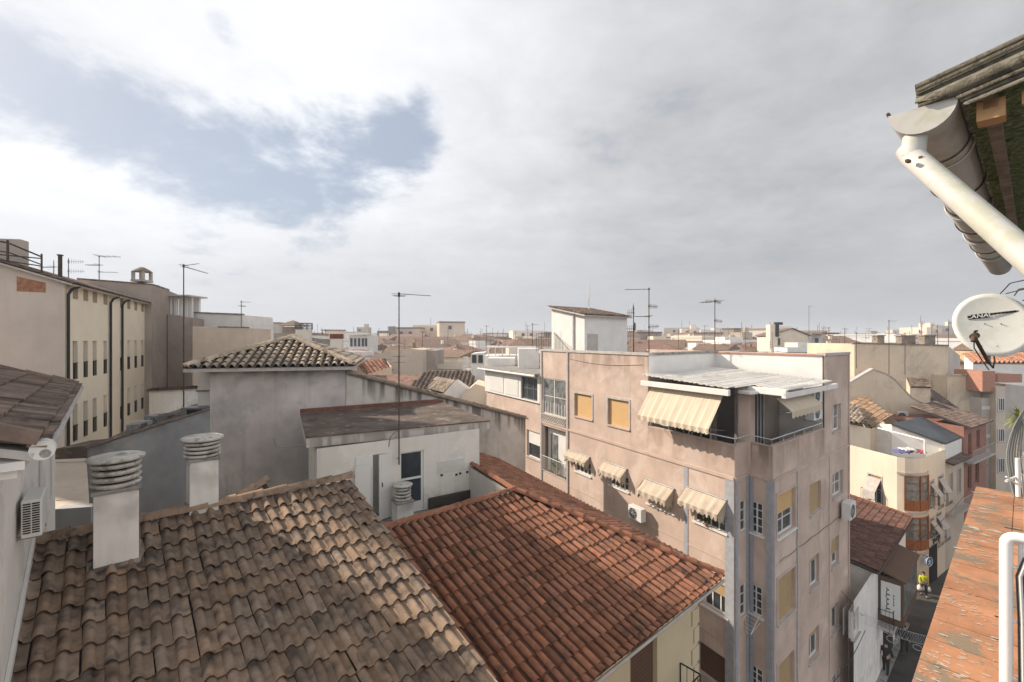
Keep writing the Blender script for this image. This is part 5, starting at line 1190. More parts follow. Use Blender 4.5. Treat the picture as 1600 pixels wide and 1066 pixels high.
# pharmacy like round blue sign and shop front
t=thing('hanging_sign','round blue sign with white mark hanging on the corner house above the street','sign',P(1452,878,31.6))
cS=P(1452,878,31.4); dS=u2(.95,.3); fS=Vector((.3,-.95)); m=MB()
n=24; ring=[cS+v3(dS)*math.cos(2*math.pi*k/n)*.32+UP*math.sin(2*math.pi*k/n)*.32 for k in range(n)]
m.prism(ring,v3(-fS)*.1); m.build('disc',mat('sign_blue',(.03,.16,.38),bump=0,rough=.5),t)
m=MB(); m.tube([p+v3(fS)*.01 for p in ring]+[ring[0]+v3(fS)*.01],.02,5); fS3=v3(fS)*.012
m.box(cS+fS3-v3(dS)*.03-UP*.16,v3(dS)*.06,fS3,UP*.32); m.box(cS+fS3-v3(dS)*.14+UP*.02,v3(dS)*.28,fS3*1.2,UP*.05); m.tube([cS+fS3*1.4-UP*.1,cS+fS3*1.4+v3(dS)*.13-UP*.17],.022,5); m.tube([cS+fS3*1.4-UP*.1,cS+fS3*1.4-v3(dS)*.13-UP*.17],.022,5)
m.build('white_mark',M['white'],t); m=MB(); m.tube([cS+UP*.3,cS+UP*.3+v3(-fS)*.6],.02,5); m.build('bracket',M['black'],t)
m=MB(); WR.box(m,.4,2.0,.05,2.6,.004,.05); m.build('shop_front',M['dark'],cb)
m=MB(); WR.box(m,.2,LR_,2.75,3.25,.003,.07); sgn=tag(m.build('shop_sign',M['whitewall']),'long white shop fascia over the corner house shop front','sign')
dX=v3(WR.d) if WR.d.x>0 else -v3(WR.d)
script(WR.at(2.9 if WR.d.x<0 else .8,3.0,.09),dX,UP,2.1,.36,6,3,.03,sgn,M['black'])

# ---------------------------------------------------------------- houses further along the street
def faceblock(name,label,cat,W,t0,t1,z1,dep,matn,wins=(),group=None,**kw):
    t=thing(name,label,cat,W.at((t0+t1)/2,0,-dep/2),group); m=MB()
    wall_holes(m,W,t0,t1,0,z1,list(wins),.2); fp=[W.at(t0,0).xy,W.at(t1,0).xy,W.at(t1,0,-dep).xy,W.at(t0,0,-dep).xy]; block(m,fp,0,z1,skip=(0,)); m.build('wall',M[matn],t)
    for r in wins: window(W,t,r,bars=(2,2),**kw)
    return t
WB=Wall(Kr+D2R*.02,u2(.85,.53)); 
def wb(u0,u1,v0,v1): t0=WB.tu(u0);t1=WB.tu(u1);tm=(t0+t1)/2; return (t0,t1,WB.z(tm,v1),WB.z(tm,v0))
tB=WB.tu(1506); zB=WB.z(WB.tu(1480),722)
h1=faceblock('street_house','narrow beige house right of the curved corner house, with brown tile eave','house',WB,0,tB,zB,5,'beige',[wb(1483,1488,740,778),wb(1496,1501,733,770)],surround=True)
a=WB.at(0,zB-.02,.5)+UP*0; upv2=(-v3(WB.n)+UP*.32).normalized(); tiles(a+upv2*3.6,v3(WB.d),-upv2,tB,3.6,p=.25,style='L',h=.07,seed=77,tv=.25,lift=.03).build('roof',M['browntile'],h1)
slab(a+upv2*3.6,v3(WB.d),-upv2,tB,3.6).build('underlay',M['under'],h1)
m=MB(); z5=WB.z(1.2,800); WB.box(m,0,tB,z5,z5+.12,0,.6); railing(m,[WB.at(0.05,z5+.12,.55),WB.at(tB,z5+.12,.55)],step=.2,r=.014); m.build('balcony',M['stone'],h1)
tC=WB.tu(1541); zCc=WB.z(WB.tu(1515),664)
def rw(u0,u1,v0,v1): return wb(u0,u1,v0,v1)
h2=faceblock('street_house','red rendered house with tall brown doors between beige houses on the street','house',WB,tB+.01,tC,zCc,6,'redwall',[rw(1513,1518,678,712),rw(1526,1531,672,700),rw(1512,1518,728,765),rw(1524,1530,722,755)],fm='woodw',sill=None)
a=WB.at(tB,zCc,.45); tiles(a+upv2*4,v3(WB.d),-upv2,tC-tB,4,p=.25,style='L',h=.07,seed=78,tv=.25,lift=.03).build('roof',M['browntile'],h2); slab(a+upv2*4,v3(WB.d),-upv2,tC-tB,4).build('underlay',M['under'],h2)
m=MB(); z5=WB.z(WB.tu(1520),717); WB.box(m,tB,tC,z5,z5+.12,0,.6); railing(m,[WB.at(tB,z5+.12,.55),WB.at(tC,z5+.12,.55)],step=.2,r=.014); m.build('balcony',M['stone'],h2)
# striped beige block then the tall beige block with three windows
t=bodybox('narrow striped grey and white block between the red house and the tall beige block','house',[(1534,622),(1556,622)],47,6,'gable',name='street_house')
for k in range(4):
    m=MB(); p=P(1534,640+k*22,46.98); m.box(p,V(1.3,0,0),V(0,-.02,0),UP*.35); m.build('white_band',M['whitewall'],t)
m=MB(); a=P(1535,583,46.5); m.box(a-UP*1.9,V(P(1555,583,46.5).x-a.x,0,0),V(0,3,0),UP*2.1); m.build('salmon_upper_wall',M['salmon'],t)
t=bodybox('tall beige rendered block with three windows in a column, by the palm','building',[(1556,606),(1571,604)],46.2,6,'beige',name='street_house',dx=.3)
WT=Wall(P(1556,600,46.18).xy,Vector((1,0.02)))
for i,(v0,v1) in enumerate(((622,642),(670,690),(716,738))):
    window(WT,t,(WT.tu(1559),WT.tu(1569),WT.z(.3,v1),WT.z(.3,v0)),bars=(3,1),depth=-.06,sill='stone')
t=bodybox('beige block right of the three-window block, half hidden by the palm','building',[(1571,600),(1590,602),(1620,606)],50,6,'gable',name='street_house')
t=bodybox('brown rendered house with white window at the right edge behind the palm','building',[(1588,610),(1640,612)],56,6,'cream2',name='street_house')
m=MB(); m.box(P(1592,618,55.9),V(.7,0,0),V(0,-.05,0),-UP*1.4); m.build('window',M['glass'],t)
# big cream walls behind
t=bodybox('largest cream rendered wall block behind the corner house, with antennas on top','building',[(1335,537),(1482,541)],50,8,'cream',name='rendered_building')
a=P(1482,541,50); b=P(1500,556,55); m=MB(); m.prism([a+V(.02,0,0),b,V(b.x,b.y,0),V(a.x+.02,a.y,0)],V(-.2,1,0)); m.build('side_wall',M['gable'],t)
m=MB(); m.box(P(1334,537,49.9),P(1483,541,49.9)-P(1334,537,49.9),V(0,.5,0),UP*.15); m.build('coping',M['coping'],t)
t=bodybox('lower cream rendered wall block with salmon end, right of the largest cream wall','building',[(1480,587),(1533,588)],48.2,6,'cream',name='rendered_building')
m=MB(); ridge(m,P(1480,587,48.1)+UP*.05,P(1533,588,48.1)+UP*.05,r=.12,L=.5); m.build('coping_tiles',M['oldtile'],t)
m=MB(); m.cbox(P(1562,590,49),(2.6,2,.9)); m.build('brick_parapet',M['salmon'],t)
sw=thing('rendered_building','cream gabled party wall sloping down to the right behind the corner house','building',P(1420,640,43))
out_=[(1326,600),(1340,592),(1364,578),(1384,585),(1396,592),(1424,622),(1470,645),(1512,664),(1512,700)]
q=[P(u,v,43) for u,v in out_]; m=MB(); m.prism(q+[V(q[-1].x,43,0),V(q[0].x,43,0)],V(.3,.4,0)); m.build('wall',M['cream'],sw)
m=MB()
for a,b in zip(q,q[1:-1]): m.box(a+V(0,-.06,.01),b-a,V(0,.5,0),UP*.12)
m.build('coping',M['stone'],sw)
def proof(label,pts,p=.26,matn='oldtile',style='L',name='tiled_roof_house',seed=1,wallm='cream',expo=.4,h=.075,**kw):
    """tiled slope given by its 4 corners: ridge start, ridge end, eave end, eave start"""
    a,b,c,d=pts; t=thing(name,label,'house',((a.x+c.x)/2,(a.y+c.y)/2,0)); A_=(b-a); Dn=((d-a)-A_.normalized()*(d-a).dot(A_.normalized())); Ln=Dn.length; An=A_.normalized(); Dn_=Dn.normalized()
    da=(d-a).dot(An); cb_=(c-a).dot(An); W0=min(0,da); W1=max(A_.length,cb_); O=a+An*W0
    cl=lambda x,s:(da*s/Ln-.05<x+W0<A_.length+(cb_-A_.length)*s/Ln+.05)
    tiles(O,An,Dn_,W1-W0,Ln,p=p,expo=expo,style=style,h=h,seed=seed,clip=cl,tv=.2,lift=.035).build('roof',M[matn],t)
    slab(a,An,Dn_,0,0,poly=[(0,0),(A_.length,0),(cb_,Ln),(da,Ln)]).build('underlay',M['under'],t)
    m=MB(); 
    for x,y in ((d,c),(d,a),(c,b)): m.poly([x-UP*.1+V(0,.15,0),y-UP*.1+V(0,.15,0),V(y.x,y.y+.15,0),V(x.x,x.y+.15,0)])
    m.build('wall',M[wallm],t); return t
t=proof('low house with orange brown tiled roof left of the dark roofed terrace',[P(1326,630,41),P(1350,617,42.5),P(1408,660,38.5),P(1362,668,37.2)],p=.3,matn='oldtile2' if 'oldtile2' in M else 'oldtile',seed=81)
t=proof('low house with ribbed tile slope peeking out beside the pink block',[P(1326,632,40.6),P(1336,632,40.2),P(1362,668,37),P(1322,660,37.4)],p=.34,matn='oldtile',seed=82,h=.11,wallm='cream2')
t=proof('small house with brown tiled roof sunk behind the sloping cream wall',[P(1418,590,46),P(1448,591,46),P(1456,600,44.3),P(1424,604,44.3)],matn='browntile',seed=83)
t=proof('long brown tiled lean-to roof in the shade of the largest cream wall',[P(1456,608,48),P(1500,640,48),P(1490,655,45),P(1448,634,45)],matn='browntile',seed=84)
t=proof('white house with orange striped tile roof behind the satellite dish',[P(1508,552,64),P(1610,552,64),P(1620,570,58),P(1522,567,58)],p=.6,matn='redtile2' if 'redtile2' in M else 'redtile',seed=85,h=.2,wallm='white',expo=.8)
c=P(1464,662,42.0); ac_unit('white fan unit on the sloping cream wall above the dark roof',c-UP*.35,Vector((-.2,-.98)),w=1.0,h=.75,d=.4)
c=P(1410,650,42.2); ac_unit('small white fan unit on the sloping cream wall above the orange roof',c-UP*.35,Vector((-.4,-.9)),w=.8,h=.75,d=.4)
for i,(u,vt,vb,Y,lab) in enumerate([(1389,500,592,44,'tall thin antenna in front of the largest cream wall'),(1440,505,540,52,'short antenna left of two others on the largest cream wall'),(1456,508,540,53,'short middle antenna of the group on the largest cream wall'),(1465,508,540,55,'short right antenna of the group on the largest cream wall'),(1482,503,540,51,'antenna with small dish beside the satellite dish edge'),(1414,520,585,47,'plain thin pole antenna on the cream gabled wall'),(1264,478,545,70,'tall lattice like faint antenna behind the terrace wall'),(1286,512,556,60,'thin pole in front of the cream gabled far house'),(1207,520,548,80,'thin pole left of the cream gabled far house'),(1338,520,575,48,'dark thin pole at the left end of the largest cream wall')]):
    antenna(lab,u,vt,vb,Y,[(.98,(i*40)%60-20,.6,5,.3,i%3==1,0)]+([(.6,10,.5,4,.25,False,0)] if i%2 else []),r=.035)
for i,(u,v,Y,w) in enumerate([(1448,540,51,1.2),(1372,540,52,.8),(1415,540,53,1.6)]):
    t=thing('chimney',['stout brown chimney beside the antennas on the largest cream wall','small thin chimney on the left part of the largest cream wall','low wide chimney stack on the largest cream wall'][i],'chimney',P(u,v,Y)); m=MB(); m.cbox(P(u,v,Y)+UP*.5,(w,.8,1.2)); m.build('stack',M['coping'],t); m=MB(); m.cbox(P(u,v,Y)+UP*1.15,(w*1.2,1,.12)); m.build('cap',M['concrete'],t)
# ---------------------------------------------------------------- our own building: terracotta ledge, pipes, eave, gutter, dish
dl=1.5; fa=Vector((1.166*dl,1.327*dl)); far_t=2.62*dl
ob=thing('own_building','terracotta topped parapet ledge of the building the picture is taken from','parapet',(fa.x+1,fa.y+1,0))
zl_=CZ-dl; e0_=fa-D2R*2.6; Ltot=2.6+far_t-.05
m=MB(); rnd=random.Random(9); s=0; nrow=0
while s<Ltot:
    L_=.235
    for j,(o0,w) in enumerate(((0,.26),(.264,.26),(.528,.26))):
        g=rnd.uniform(.88,1.12); dz=rnd.uniform(0,.003); jj=.0 if j!=1 else .1
        m.box(v3(e0_+D2R*(s+.002)-N2R*-.0+(-N2R)*0+N2R*0,zl_-.03+dz)+v3(-N2R)*-.0+v3(N2R)*0 + v3(N2R)*(o0), v3(D2R)*(L_-.009),v3(N2R)*w,UP*.03,(g*1.05,g,g*.95))
    s+=L_
# ledge runs inwards (+N2R) from the street edge
m.build('terracotta_tiles',M['lichen'],ob)
m=MB(); m.box(v3(e0_+N2R*.03,zl_-.2),v3(D2R)*Ltot,v3(N2R)*.76,UP*.168); m.build('ledge',M['under'],ob)
m=MB(); m.box(v3(e0_+N2R*.08,0),v3(D2R)*(Ltot),v3(N2R)*.35,UP*(zl_-3.0)); m.box(v3(e0_+N2R*.08,zl_-3),v3(D2R)*(Ltot),v3(N2R)*.35,UP*2.79); m.build('facade',M['cream2'],ob)
m=MB()
for q in (2.75,3.55,5.1,5.3): p=v3(e0_+D2R*q+N2R*.22,zl_+.003); m.box(p,v3(N2R)*.5+v3(D2R)*.02,v3(D2R)*.008,UP*.003)
m.build('cracks',M['under'],ob)
m=MB(); rnd=random.Random(3)
for k in range(330):
    s=rnd.gauss(rnd.choice([2.7,3.0,3.6,4.4,5.0,5.7,6.3]),.16); o_=abs(rnd.gauss(0,.16))+.005
    if s>Ltot-.02 or s<0: continue
    p=v3(e0_+D2R*s+N2R*o_,zl_+.004+.001*rnd.random()); r=rnd.uniform(.0015,.006)*(1+(s>4.5))
    n=7; m.poly([p+v3(D2R)*r*math.cos(6.283*i/n)*rnd.uniform(.6,1.3)+v3(N2R)*r*2.6*math.sin(6.283*i/n)*rnd.uniform(.5,1.6) for i in range(n)])
tag(m.build('lichen_spots',M['lichenw'],ob),kind='stuff')
# white pipe frame standing on the ledge
pf=P(1574,842,2.55); zt_=pf.z; rr=.055
def on_ledge(u,v,z): Y=(CZ-z)/((v-HZ)/F); return V((u-800)/F*Y,Y,z)
t=thing('pipe_railing','white painted pipe railing with elbow bend standing on the terracotta ledge','railing',(pf.x,pf.y,zl_))
m=MB(); a=P(1572,836,1.95); zt_=a.z
dn=P(1571,1066,1.95); 
arcp=[V(a.x,a.y,zl_-.6),V(a.x,a.y,a.z-.04)]
for k in range(7): q=math.pi/2*k/6; arcp.append(V(a.x,a.y,a.z-.035)+ (v3(N2R)*(1-math.cos(q))+UP*math.sin(q))*.035)
arcp.append(arcp[-1]+v3(N2R)*.9)
m.tube(arcp,.021,16); m.build('main_pipe',M['gloss'],t)
m=MB(); b=a+v3(N2R)*.042+v3(D2R)*.03; m.tube([V(b.x,b.y,zl_-.6),V(b.x,b.y,a.z-.02)],.008,12); m.build('inner_pipe',M['gloss'],t)
m=MB(); b=a+v3(N2R)*.02; c_=[b+UP*.0,b+UP*.05]
for k in range(9): q=math.pi*k/8; c_.append(b+UP*.05+v3(N2R)*.05*(1-math.cos(q))/1+UP*math.sin(q)*.03)
m.tube(c_[1:],.007,10); m.build('curved_tube',M['gloss'],t)
for k,zz in enumerate((-.13,-.36,-.6)):
    m=MB(); m.tube([a+UP*zz,a+UP*zz+v3(N2R)*.3],.006,8); m.build('rung',M['gloss'],t)
m=MB(); q=a+v3(N2R)*.062
m.box(V(q.x,q.y,zl_-.7),v3(N2R)*.5,v3(D2R)*.04,UP*(a.z-zl_+.3)); tag(m.build('white_board',M['gloss'],bevel=.01),'tall white painted board behind the white pipes at the right edge','board')
rnd=random.Random(2)
for i in range(3):
    m=MB(); b=a+v3(N2R)*(.03+.010*i)-v3(D2R)*.01; pts=[b+UP*(-.04-.02*i)+v3(N2R)*.06,b+UP*(-.08)+v3(N2R)*.02,b-UP*.16,b-UP*.34+v3(N2R)*.006,b-UP*.8+v3(N2R)*.01]; m.tube(pts,.004,6); tag(m.build('cable',M['black'] if i%2==0 else M['plastic']),['black cable looping behind the white pipe elbow','white cable hanging behind the white pipe','black cable hanging lowest beside the white board'][i],'cable','cables at the white pipe')

# ---- eave above: corrugated sheet, underside, gutter
Yg=2.05
g0=P(1440,167,Yg); zg=g0.z; gax=v3(u2(817,711))     # gutter axis direction, level
GL=6.8; gR=.118
eo=thing('eave','overhanging corrugated eave with green underside, beams and white gutter at the top right','roof eave',(g0.x+1,g0.y+1,zg-.3))
perp=V(gax.y,-gax.x,0)   # to the right (towards the building)
m=MB(); n=14
def gut(c0,c1,R0,mb,full=False):
    k0=0; vs=[]; 
    for c in (c0,c1):
        for i in range(n+1): q=math.pi*i/n; vs.append(c-perp*R0*math.cos(q)-UP*R0*math.sin(q))
        for i in range(n,-1,-1): q=math.pi*i/n; vs.append(c-perp*(R0-.005)*math.cos(q)-UP*(R0-.005)*math.sin(q))
    k=2*(n+1); mb.add(vs,[[i,(i+1)%k,(i+1)%k+k,i+k] for i in range(k)],None,True)
sec=[0,.52,1.3,2.1,2.8,3.5,4.2,4.9,GL]
for i,(a,b) in enumerate(zip(sec,sec[1:])):
    s0=g0+gax*a; s1=g0+gax*(b+.05); gut(s0,s1,gR+(.008 if i%2 else 0),m)
m.build('gutter',M['gutter'],eo)
m=MB(); m.prism([g0-perp*gR*math.cos(math.pi*i/n)-UP*gR*math.sin(math.pi*i/n) for i in range(n+1)],gax*.006); m.build('gutter_end_cap',M['gutter'],eo)
for i,a in enumerate(sec[1:-1]):
    m=MB(); c=g0+gax*(a+.1); pts=[c-perp*(gR+.014)*math.cos(math.pi*j/n)-UP*(gR+.014)*math.sin(math.pi*j/n) for j in range(n+1)]; pts.append(pts[-1]+perp*.18+UP*.04); m.tube(pts,.006,5); m.build('gutter_hook',M['rust'] if i%2 else M['plastic'],eo)
m=MB(); c=g0-perp*gR; m.tube([c+UP*.01,c+gax*1.0+UP*.005],.008,6); m.build('gutter_rim',M['rust'],eo)
# downpipe
p0=g0+gax*.08-UP*(gR-.01); p0=p0
p1=P(1426,245,Yg+.06); p0=V(p1.x+.012,p1.y,p0.z)
pe=P(1640,432,1.55)
m=MB(); m.tube([p0,V(p1.x,p1.y,p1.z)],.046,16,r2=.047); m.build('downpipe_outlet',M['gutter'],eo)
m=MB(); dirp=(pe-p1).normalized(); m.tube([p1-dirp*.045+UP*.012,p1+dirp*.0,pe],.045,18); m.build('downpipe',M['gutter'],eo)
m=MB(); 
for uu,vv in ((1419,252),(1440,247)): q=P(uu,vv,Yg-.01); m.cbox(q,(.03,.012,.012),.5)
m.build('clips',M['rust'],eo)
# corrugated sheet: ridges run up the slope (perp, rising)
upg=(perp+UP*.20).normalized(); sh0=g0+perp*(-.02)+UP*.045+gax*.0
m=MB(); wl=.177; amp=.028; nn=int(GL/wl*10); rows=[]
for i in range(nn+1):
    d=i*wl/10; z=amp*math.cos(2*math.pi*i/10); p=sh0+gax*(d-.0)+UP*z; rows.append((p,p+upg*3.2))
for r0,r1 in zip(rows,rows[1:]): m.add([r0[0],r0[1],r1[1],r1[0]],[[0,1,2,3]],None,True)
o=m.build('corrugated_sheet',M['fibre'],eo); s_=o.modifiers.new('t','SOLIDIFY'); s_.thickness=.009
o0_=sh0-gax*.03
bmn=MB(); 
for k in range(5): b=sh0+perp*(.34+.0)+gax*(.0); 
# verge: extra wave edge hanging down at the near side
m=MB(); rows=[]
for i in range(11):
    z=.02-.155*i/10; p=sh0-gax*(.006+.020*math.cos(i*1.26))+UP*(z+.03)+perp*(0 if i<6 else .07+.01*i); rows.append((p,p+upg*3.2))
for r0,r1 in zip(rows,rows[1:]): m.add([r0[0],r0[1],r1[1],r1[0]],[[0,1,2,3]],None,True)
o=m.build('verge_sheet',M['fibre'],eo); s_=o.modifiers.new('t','SOLIDIFY'); s_.thickness=.008
# green boarding below
m=MB(); b0=sh0+perp*.16-UP*.06+gax*.07
for k in range(9):
    a=b0+gax*(k*.72); m.box(a,upg*2.8,gax*.70,-UP*.012)
m.build('green_boards',M['greenboard'],eo)
m=MB(); 
for k in range(2): a=sh0+perp*(.21+.62*k)-UP*(.115-.12*k)+gax*.05; m.box(a,gax*(GL-.3),perp*.045,UP*.05)
m.build('purlin',M['oldwood'],eo)
m=MB(); a=sh0+perp*.20-UP*.135+gax*.045; m.box(a+perp*.12,upg*2.6,gax*.03,UP*.05); m.build('verge_beam',M['newwood'],eo)
m=MB(); a=sh0+perp*.19-UP*.16+gax*.05; m.box(a,perp*.085,gax*.09,UP*.08); m.box(a+UP*.085+perp*.0,perp*.05,gax*.08,UP*.06); m.build('wood_block',M['newwood'],eo)
for i in range(5):
    m=MB(); a=g0+gax*(.62+.55*i)+perp*gR+UP*.01; m.tube([a,a+perp*.14+UP*.03],.005,5); m.build('bracket_rod',M['plastic'],eo)
m=MB(); a=sh0+perp*.75-UP*.02; m.tube([a+gax*.02,a-perp*.22-UP*.13+gax*.04,a-perp*.36-UP*.15+gax*.05],.004,5); m.build('wire',M['plastic'],eo)
# ---- satellite dish
dc=P(1551,507,5.3); dn_=V(-.45,-.83,.33).normalized()
t=thing('satellite_dish','large white satellite dish with black lettering on the right, below the eave','satellite dish',dc)
sx=dn_.cross(UP).normalized()*-1; 
if sx.x<0: sx=-sx
sy=sx.cross(dn_).normalized(); sy=sy if sy.z>0 else -sy
ra=.345; rb=.385
m=MB(); N_=48; rings=8; vs=[dc-dn_*.03]
for i in range(1,rings+1):
    q=i/rings
    for k in range(N_): an=2*math.pi*k/N_; vs.append(dc+sx*ra*q*math.cos(an)+sy*rb*q*math.sin(an)-dn_*.03*(1-q*q))
fs=[[0,1+k,1+(k+1)%N_] for k in range(N_)]+[[1+(i-1)*N_+k,1+(i-1)*N_+(k+1)%N_,1+i*N_+(k+1)%N_,1+i*N_+k] for i in range(1,rings) for k in range(N_)]
m.add(vs,fs,None,True); o=m.build('reflector',M['dishwhite'],t); s_=o.modifiers.new('t','SOLIDIFY'); s_.thickness=.012; s_.offset=-1
refl=o
m=MB(); m.tube([dc+sx*ra*math.cos(2*math.pi*k/N_)+sy*rb*math.sin(2*math.pi*k/N_) for k in range(N_+1)],.007,6,caps=False); m.build('rim',M['dishwhite'],t)
def dpt(u,v,o=.0): return hit(u,v,dc-dn_*(.012-o*.5),dn_)
ex=(dpt(1580,487)-dpt(1512,495)).normalized()
ey=dn_.cross(ex); ey=ey if ey.z>0 else -ey
# lettering bars
pa=dpt(1528.5,494.5,.012); 
m=MB(); w_=(dpt(1545,493)-dpt(1512,496)).length; h_=.058; m.box(pa-ex*w_/2-ey*h_/2,ex*w_,ey*h_,dn_*.002); bar=m.build('logo_bar',M['black'],t)
text('CANAL',pa+dn_*.004,ex,ey,.066,M['gloss'],bar,shear=.25,ext=.0008,sx=1.12)
pb=dpt(1570,488.5,.02); w2=(dpt(1594,486.5)-dpt(1546,490)).length; m=MB(); h2=.024
for k in range(8): m.box(pb-ex*w2/2+ex*w2*k/8-ey*h2/2,ex*w2/8*.94,ey*h2,dn_*.002)
bar2=m.build('lettering_strip',M['black'],t)
for k,ch in enumerate('SATELITE'): text(ch,pb-ex*w2/2+ex*w2*(k+.47)/8+dn_*.004,ex,ey,.026,M['white'],bar2,name='letter',ext=.0004)
for uu,vv in ((1539,506),(1564,506),(1534,541),(1558,541)):
    m=MB(); q=dpt(uu,vv,.014); m.tube([q-dn_*.01,q+dn_*.006],.006,6); m.build('bolt',M['metal'],t)
ab=dc-sy*rb*1.0-dn_*.02; lnb=P(1522,526,4.95)
ab=P(1545,567,5.25)
m=MB(); m.tube([ab,lnb],.019,8); m.build('feed_arm',M['rust'],t)
m=MB(); q=lnb; dd=(dc-lnb).normalized(); m.tube([q-dd*.02,q+dd*.055],.036,12); m.tube([q-UP*.05-dd*.02,q+UP*.0],.026,8); m.build('feed_horn',M['rust'],t)
m=MB(); m.tube([q+UP*.02,q+UP*.05+dd*.04,q+UP*.04+dd*.1],.012,6); m.build('shield',M['black'],t)
m=MB(); m.tube([ab,ab-UP*.06+V(.05,0,0),ab+V(.12,.05,.03),dc-dn_*.1-sy*rb*.6],.009,6); m.tube([q,q-UP*.12,q-UP*.22+V(.06,0,0),ab-UP*.08],.006,5); m.build('coax_cable',M['black'],t)
m=MB(); m.tube([dc-dn_*.09,dc-dn_*.35+V(.25,-.1,0)],.03,8); m.tube([ab,dc-dn_*.12],.018,6); m.build('mount',M['metal'],t)
# cables from the dish up to the eave
for i,(u0,v0,u1,v1,um,vm) in enumerate(((1563,459,1600,438,1578,443),(1572,459,1610,450,1588,455),(1585,462,1612,449,1592,452),(1598,470,1614,462,1606,466))):
    m=MB(); a=P(u0,v0,5.2); b=P(u1,v1,4.6); c=P(um,vm,4.9); m.tube([a+(c-a)*q*2*(1) if q<.5 else c+(b-c)*(q-.5)*2 for q in (0,.25,.5,.75,1)],.006,5); tag(m.build('cable',M['black']),['black cable arching up from the top of the dish, leftmost','black cable running from the dish top to the right, second','black cable crossing behind the dish top, third','black cable nearest the right edge above the dish'][i],'cable','cables above the dish')
# bundle of grey cables right of the palm
for i in range(6):
    m=MB(); o_=i*4.2; pts=[P(1600-o_*.2,640+i*3,4.6),P(1584+o_*.7,668,4.5),P(1573+o_,708,4.45),P(1577+o_,745,4.4),P(1588+o_*.6,790,4.3)]
    # smooth
    sp=[]
    for a,b,c,d in zip([pts[0]]+pts[:-2],pts[:-1],pts[1:],pts[2:]+[pts[-1]]):
        for q in (0,.33,.66): sp.append(.5*((2*b)+(-a+c)*q+(2*a-5*b+4*c-d)*q*q+(-a+3*b-3*c+d)*q**3))
    sp.append(pts[-1]); m.tube(sp,.0065 if i<3 else .005,6); tag(m.build('cable',M['cablegrey']),['outermost','second','third','fourth','fifth','innermost'][i]+' grey cable of the bundle bowing down beside the small palm','cable','grey cable bundle')
t=thing('pipe_post','thin white post with cross pieces beside the grey cable bundle','post',P(1591,760,4.3)); m=MB(); m.tube([P(1591,768,4.3)-UP*.05,P(1590,716,4.3)],.018,8); m.build('post',M['gloss'],t); m=MB(); m.tube([P(1572,752,4.25),P(1596,742,4.35)],.012,6); m.tube([P(1572,745,4.25),P(1596,762,4.35)],.008,6); m.build('cross_piece',M['plastic'],t)
m=MB(); a=P(1600,560,3.2); m.box(V(a.x-.0,a.y,zl_-.4),v3(N2R)*.4,v3(D2R)*.05,UP*1.1); tag(m.build('white_jamb',M['gloss']),'white vertical jamb at the extreme right edge above the ledge','jamb')
# tree of palm leaves
pc=P(1592,652,26); t=thing('palm','small yellow green palm crown behind the cables at the right edge','palm',(pc.x,pc.y,pc.z-2.2))
m=MB(); m.tube([pc-UP*2.2,pc-UP*.1],.12,8,r2=.09); m.build('trunk',M['coping'],t); m=MB(); rnd=random.Random(5)
for i in range(90):
    d=V(rnd.gauss(0,1),rnd.gauss(0,.8),rnd.gauss(.15,.8)).normalized(); L_=rnd.uniform(.6,1.15); s=d.cross(UP).normalized()*.035; g=rnd.uniform(.7,1.6); c1=pc+d*L_*.55+UP*.03; c2=pc+d*L_-UP*.12*L_
    m.add([pc-s*.4,pc+s*.4,c1+s,c1-s,c2],[[0,1,2,3],[3,2,4]],(g,g*1.0,g*.5))
m.build('crown',M['palmleaf'],t)
m=MB(); m.cbox(pc-UP*2.7+V(.9,-.2,0),(1.6,1.6,1.0),.73); tag(m.build('planter',M['concrete']),'dark planter wall under the small palm','planter')
m=MB(); _q=Vector((pc.x,pc.y))+N2R*.05-D2R*2; m.prism([v3(_q),v3(_q+D2R*9),v3(_q+D2R*9+N2R*6),v3(_q+N2R*6)],UP*(pc.z-3.2)); tag(m.build('terraced_house',M['beige']),'beige house whose roof terrace carries the small palm, at the right edge','house')
# ---------------------------------------------------------------- the town between here and the horizon
rnd=random.Random(21)
CW={'white':M['white'],'cream':M['cream2'],'beige':M['beige'],'grey':M['whitewall'],'ochre':mat('ochre_far',(.50,.37,.22),streak=.2),'salmon':mat('salmon_far',(.45,.26,.19),streak=.2),'brown':mat('brown_far',(.26,.19,.15),streak=.2)}
CRf={'brown tiled':mat('far_brown_tiles',(.19,.125,.09),var=.3,vs=2,bump=.6,bs=8,bd=.1),'red tiled':mat('far_red_tiles',(.22,.13,.10),var=.3,vs=2,bump=.6,bs=8,bd=.1),'flat grey':M['concrete'],'flat terracotta':mat('far_terrace',(.26,.17,.13),var=.25,vs=1)}
M['farglass']=mat('far_window',(.05,.05,.055),rough=.3,bump=0)
HOUSES=[]
LM=[(400,'the grey house roof slope'),(430,'the slatted chimney'),(458,'the pavilion'),(505,'the green grey house'),(526,'the brick topped chimney'),(559,'the arcaded house'),(592,'the faint antenna'),(623,'the tallest antenna'),(660,'the thin roof antenna'),(705,'the brown hip roof'),(745,'the narrow white house'),(785,'the pergola terrace'),(832,'the iron railing'),(870,'the stair rail'),(920,'the stair tower'),(960,'the stair tower door side'),(990,'the clustered grid mast'),(1014,'the four-aerial mast'),(1060,'the slim parapet antenna'),(1117,'the terrace corner antenna'),(1165,'the horizon block'),(1205,'the black cowl chimney'),(1240,'the cream gabled house'),(1290,'the pink parapet end'),(1338,'the dark thin pole'),(1389,'the tall wall antenna'),(1440,'the stout brown chimney'),(1500,'the dish edge'),(1560,'the dish'),(1620,'the right edge')]
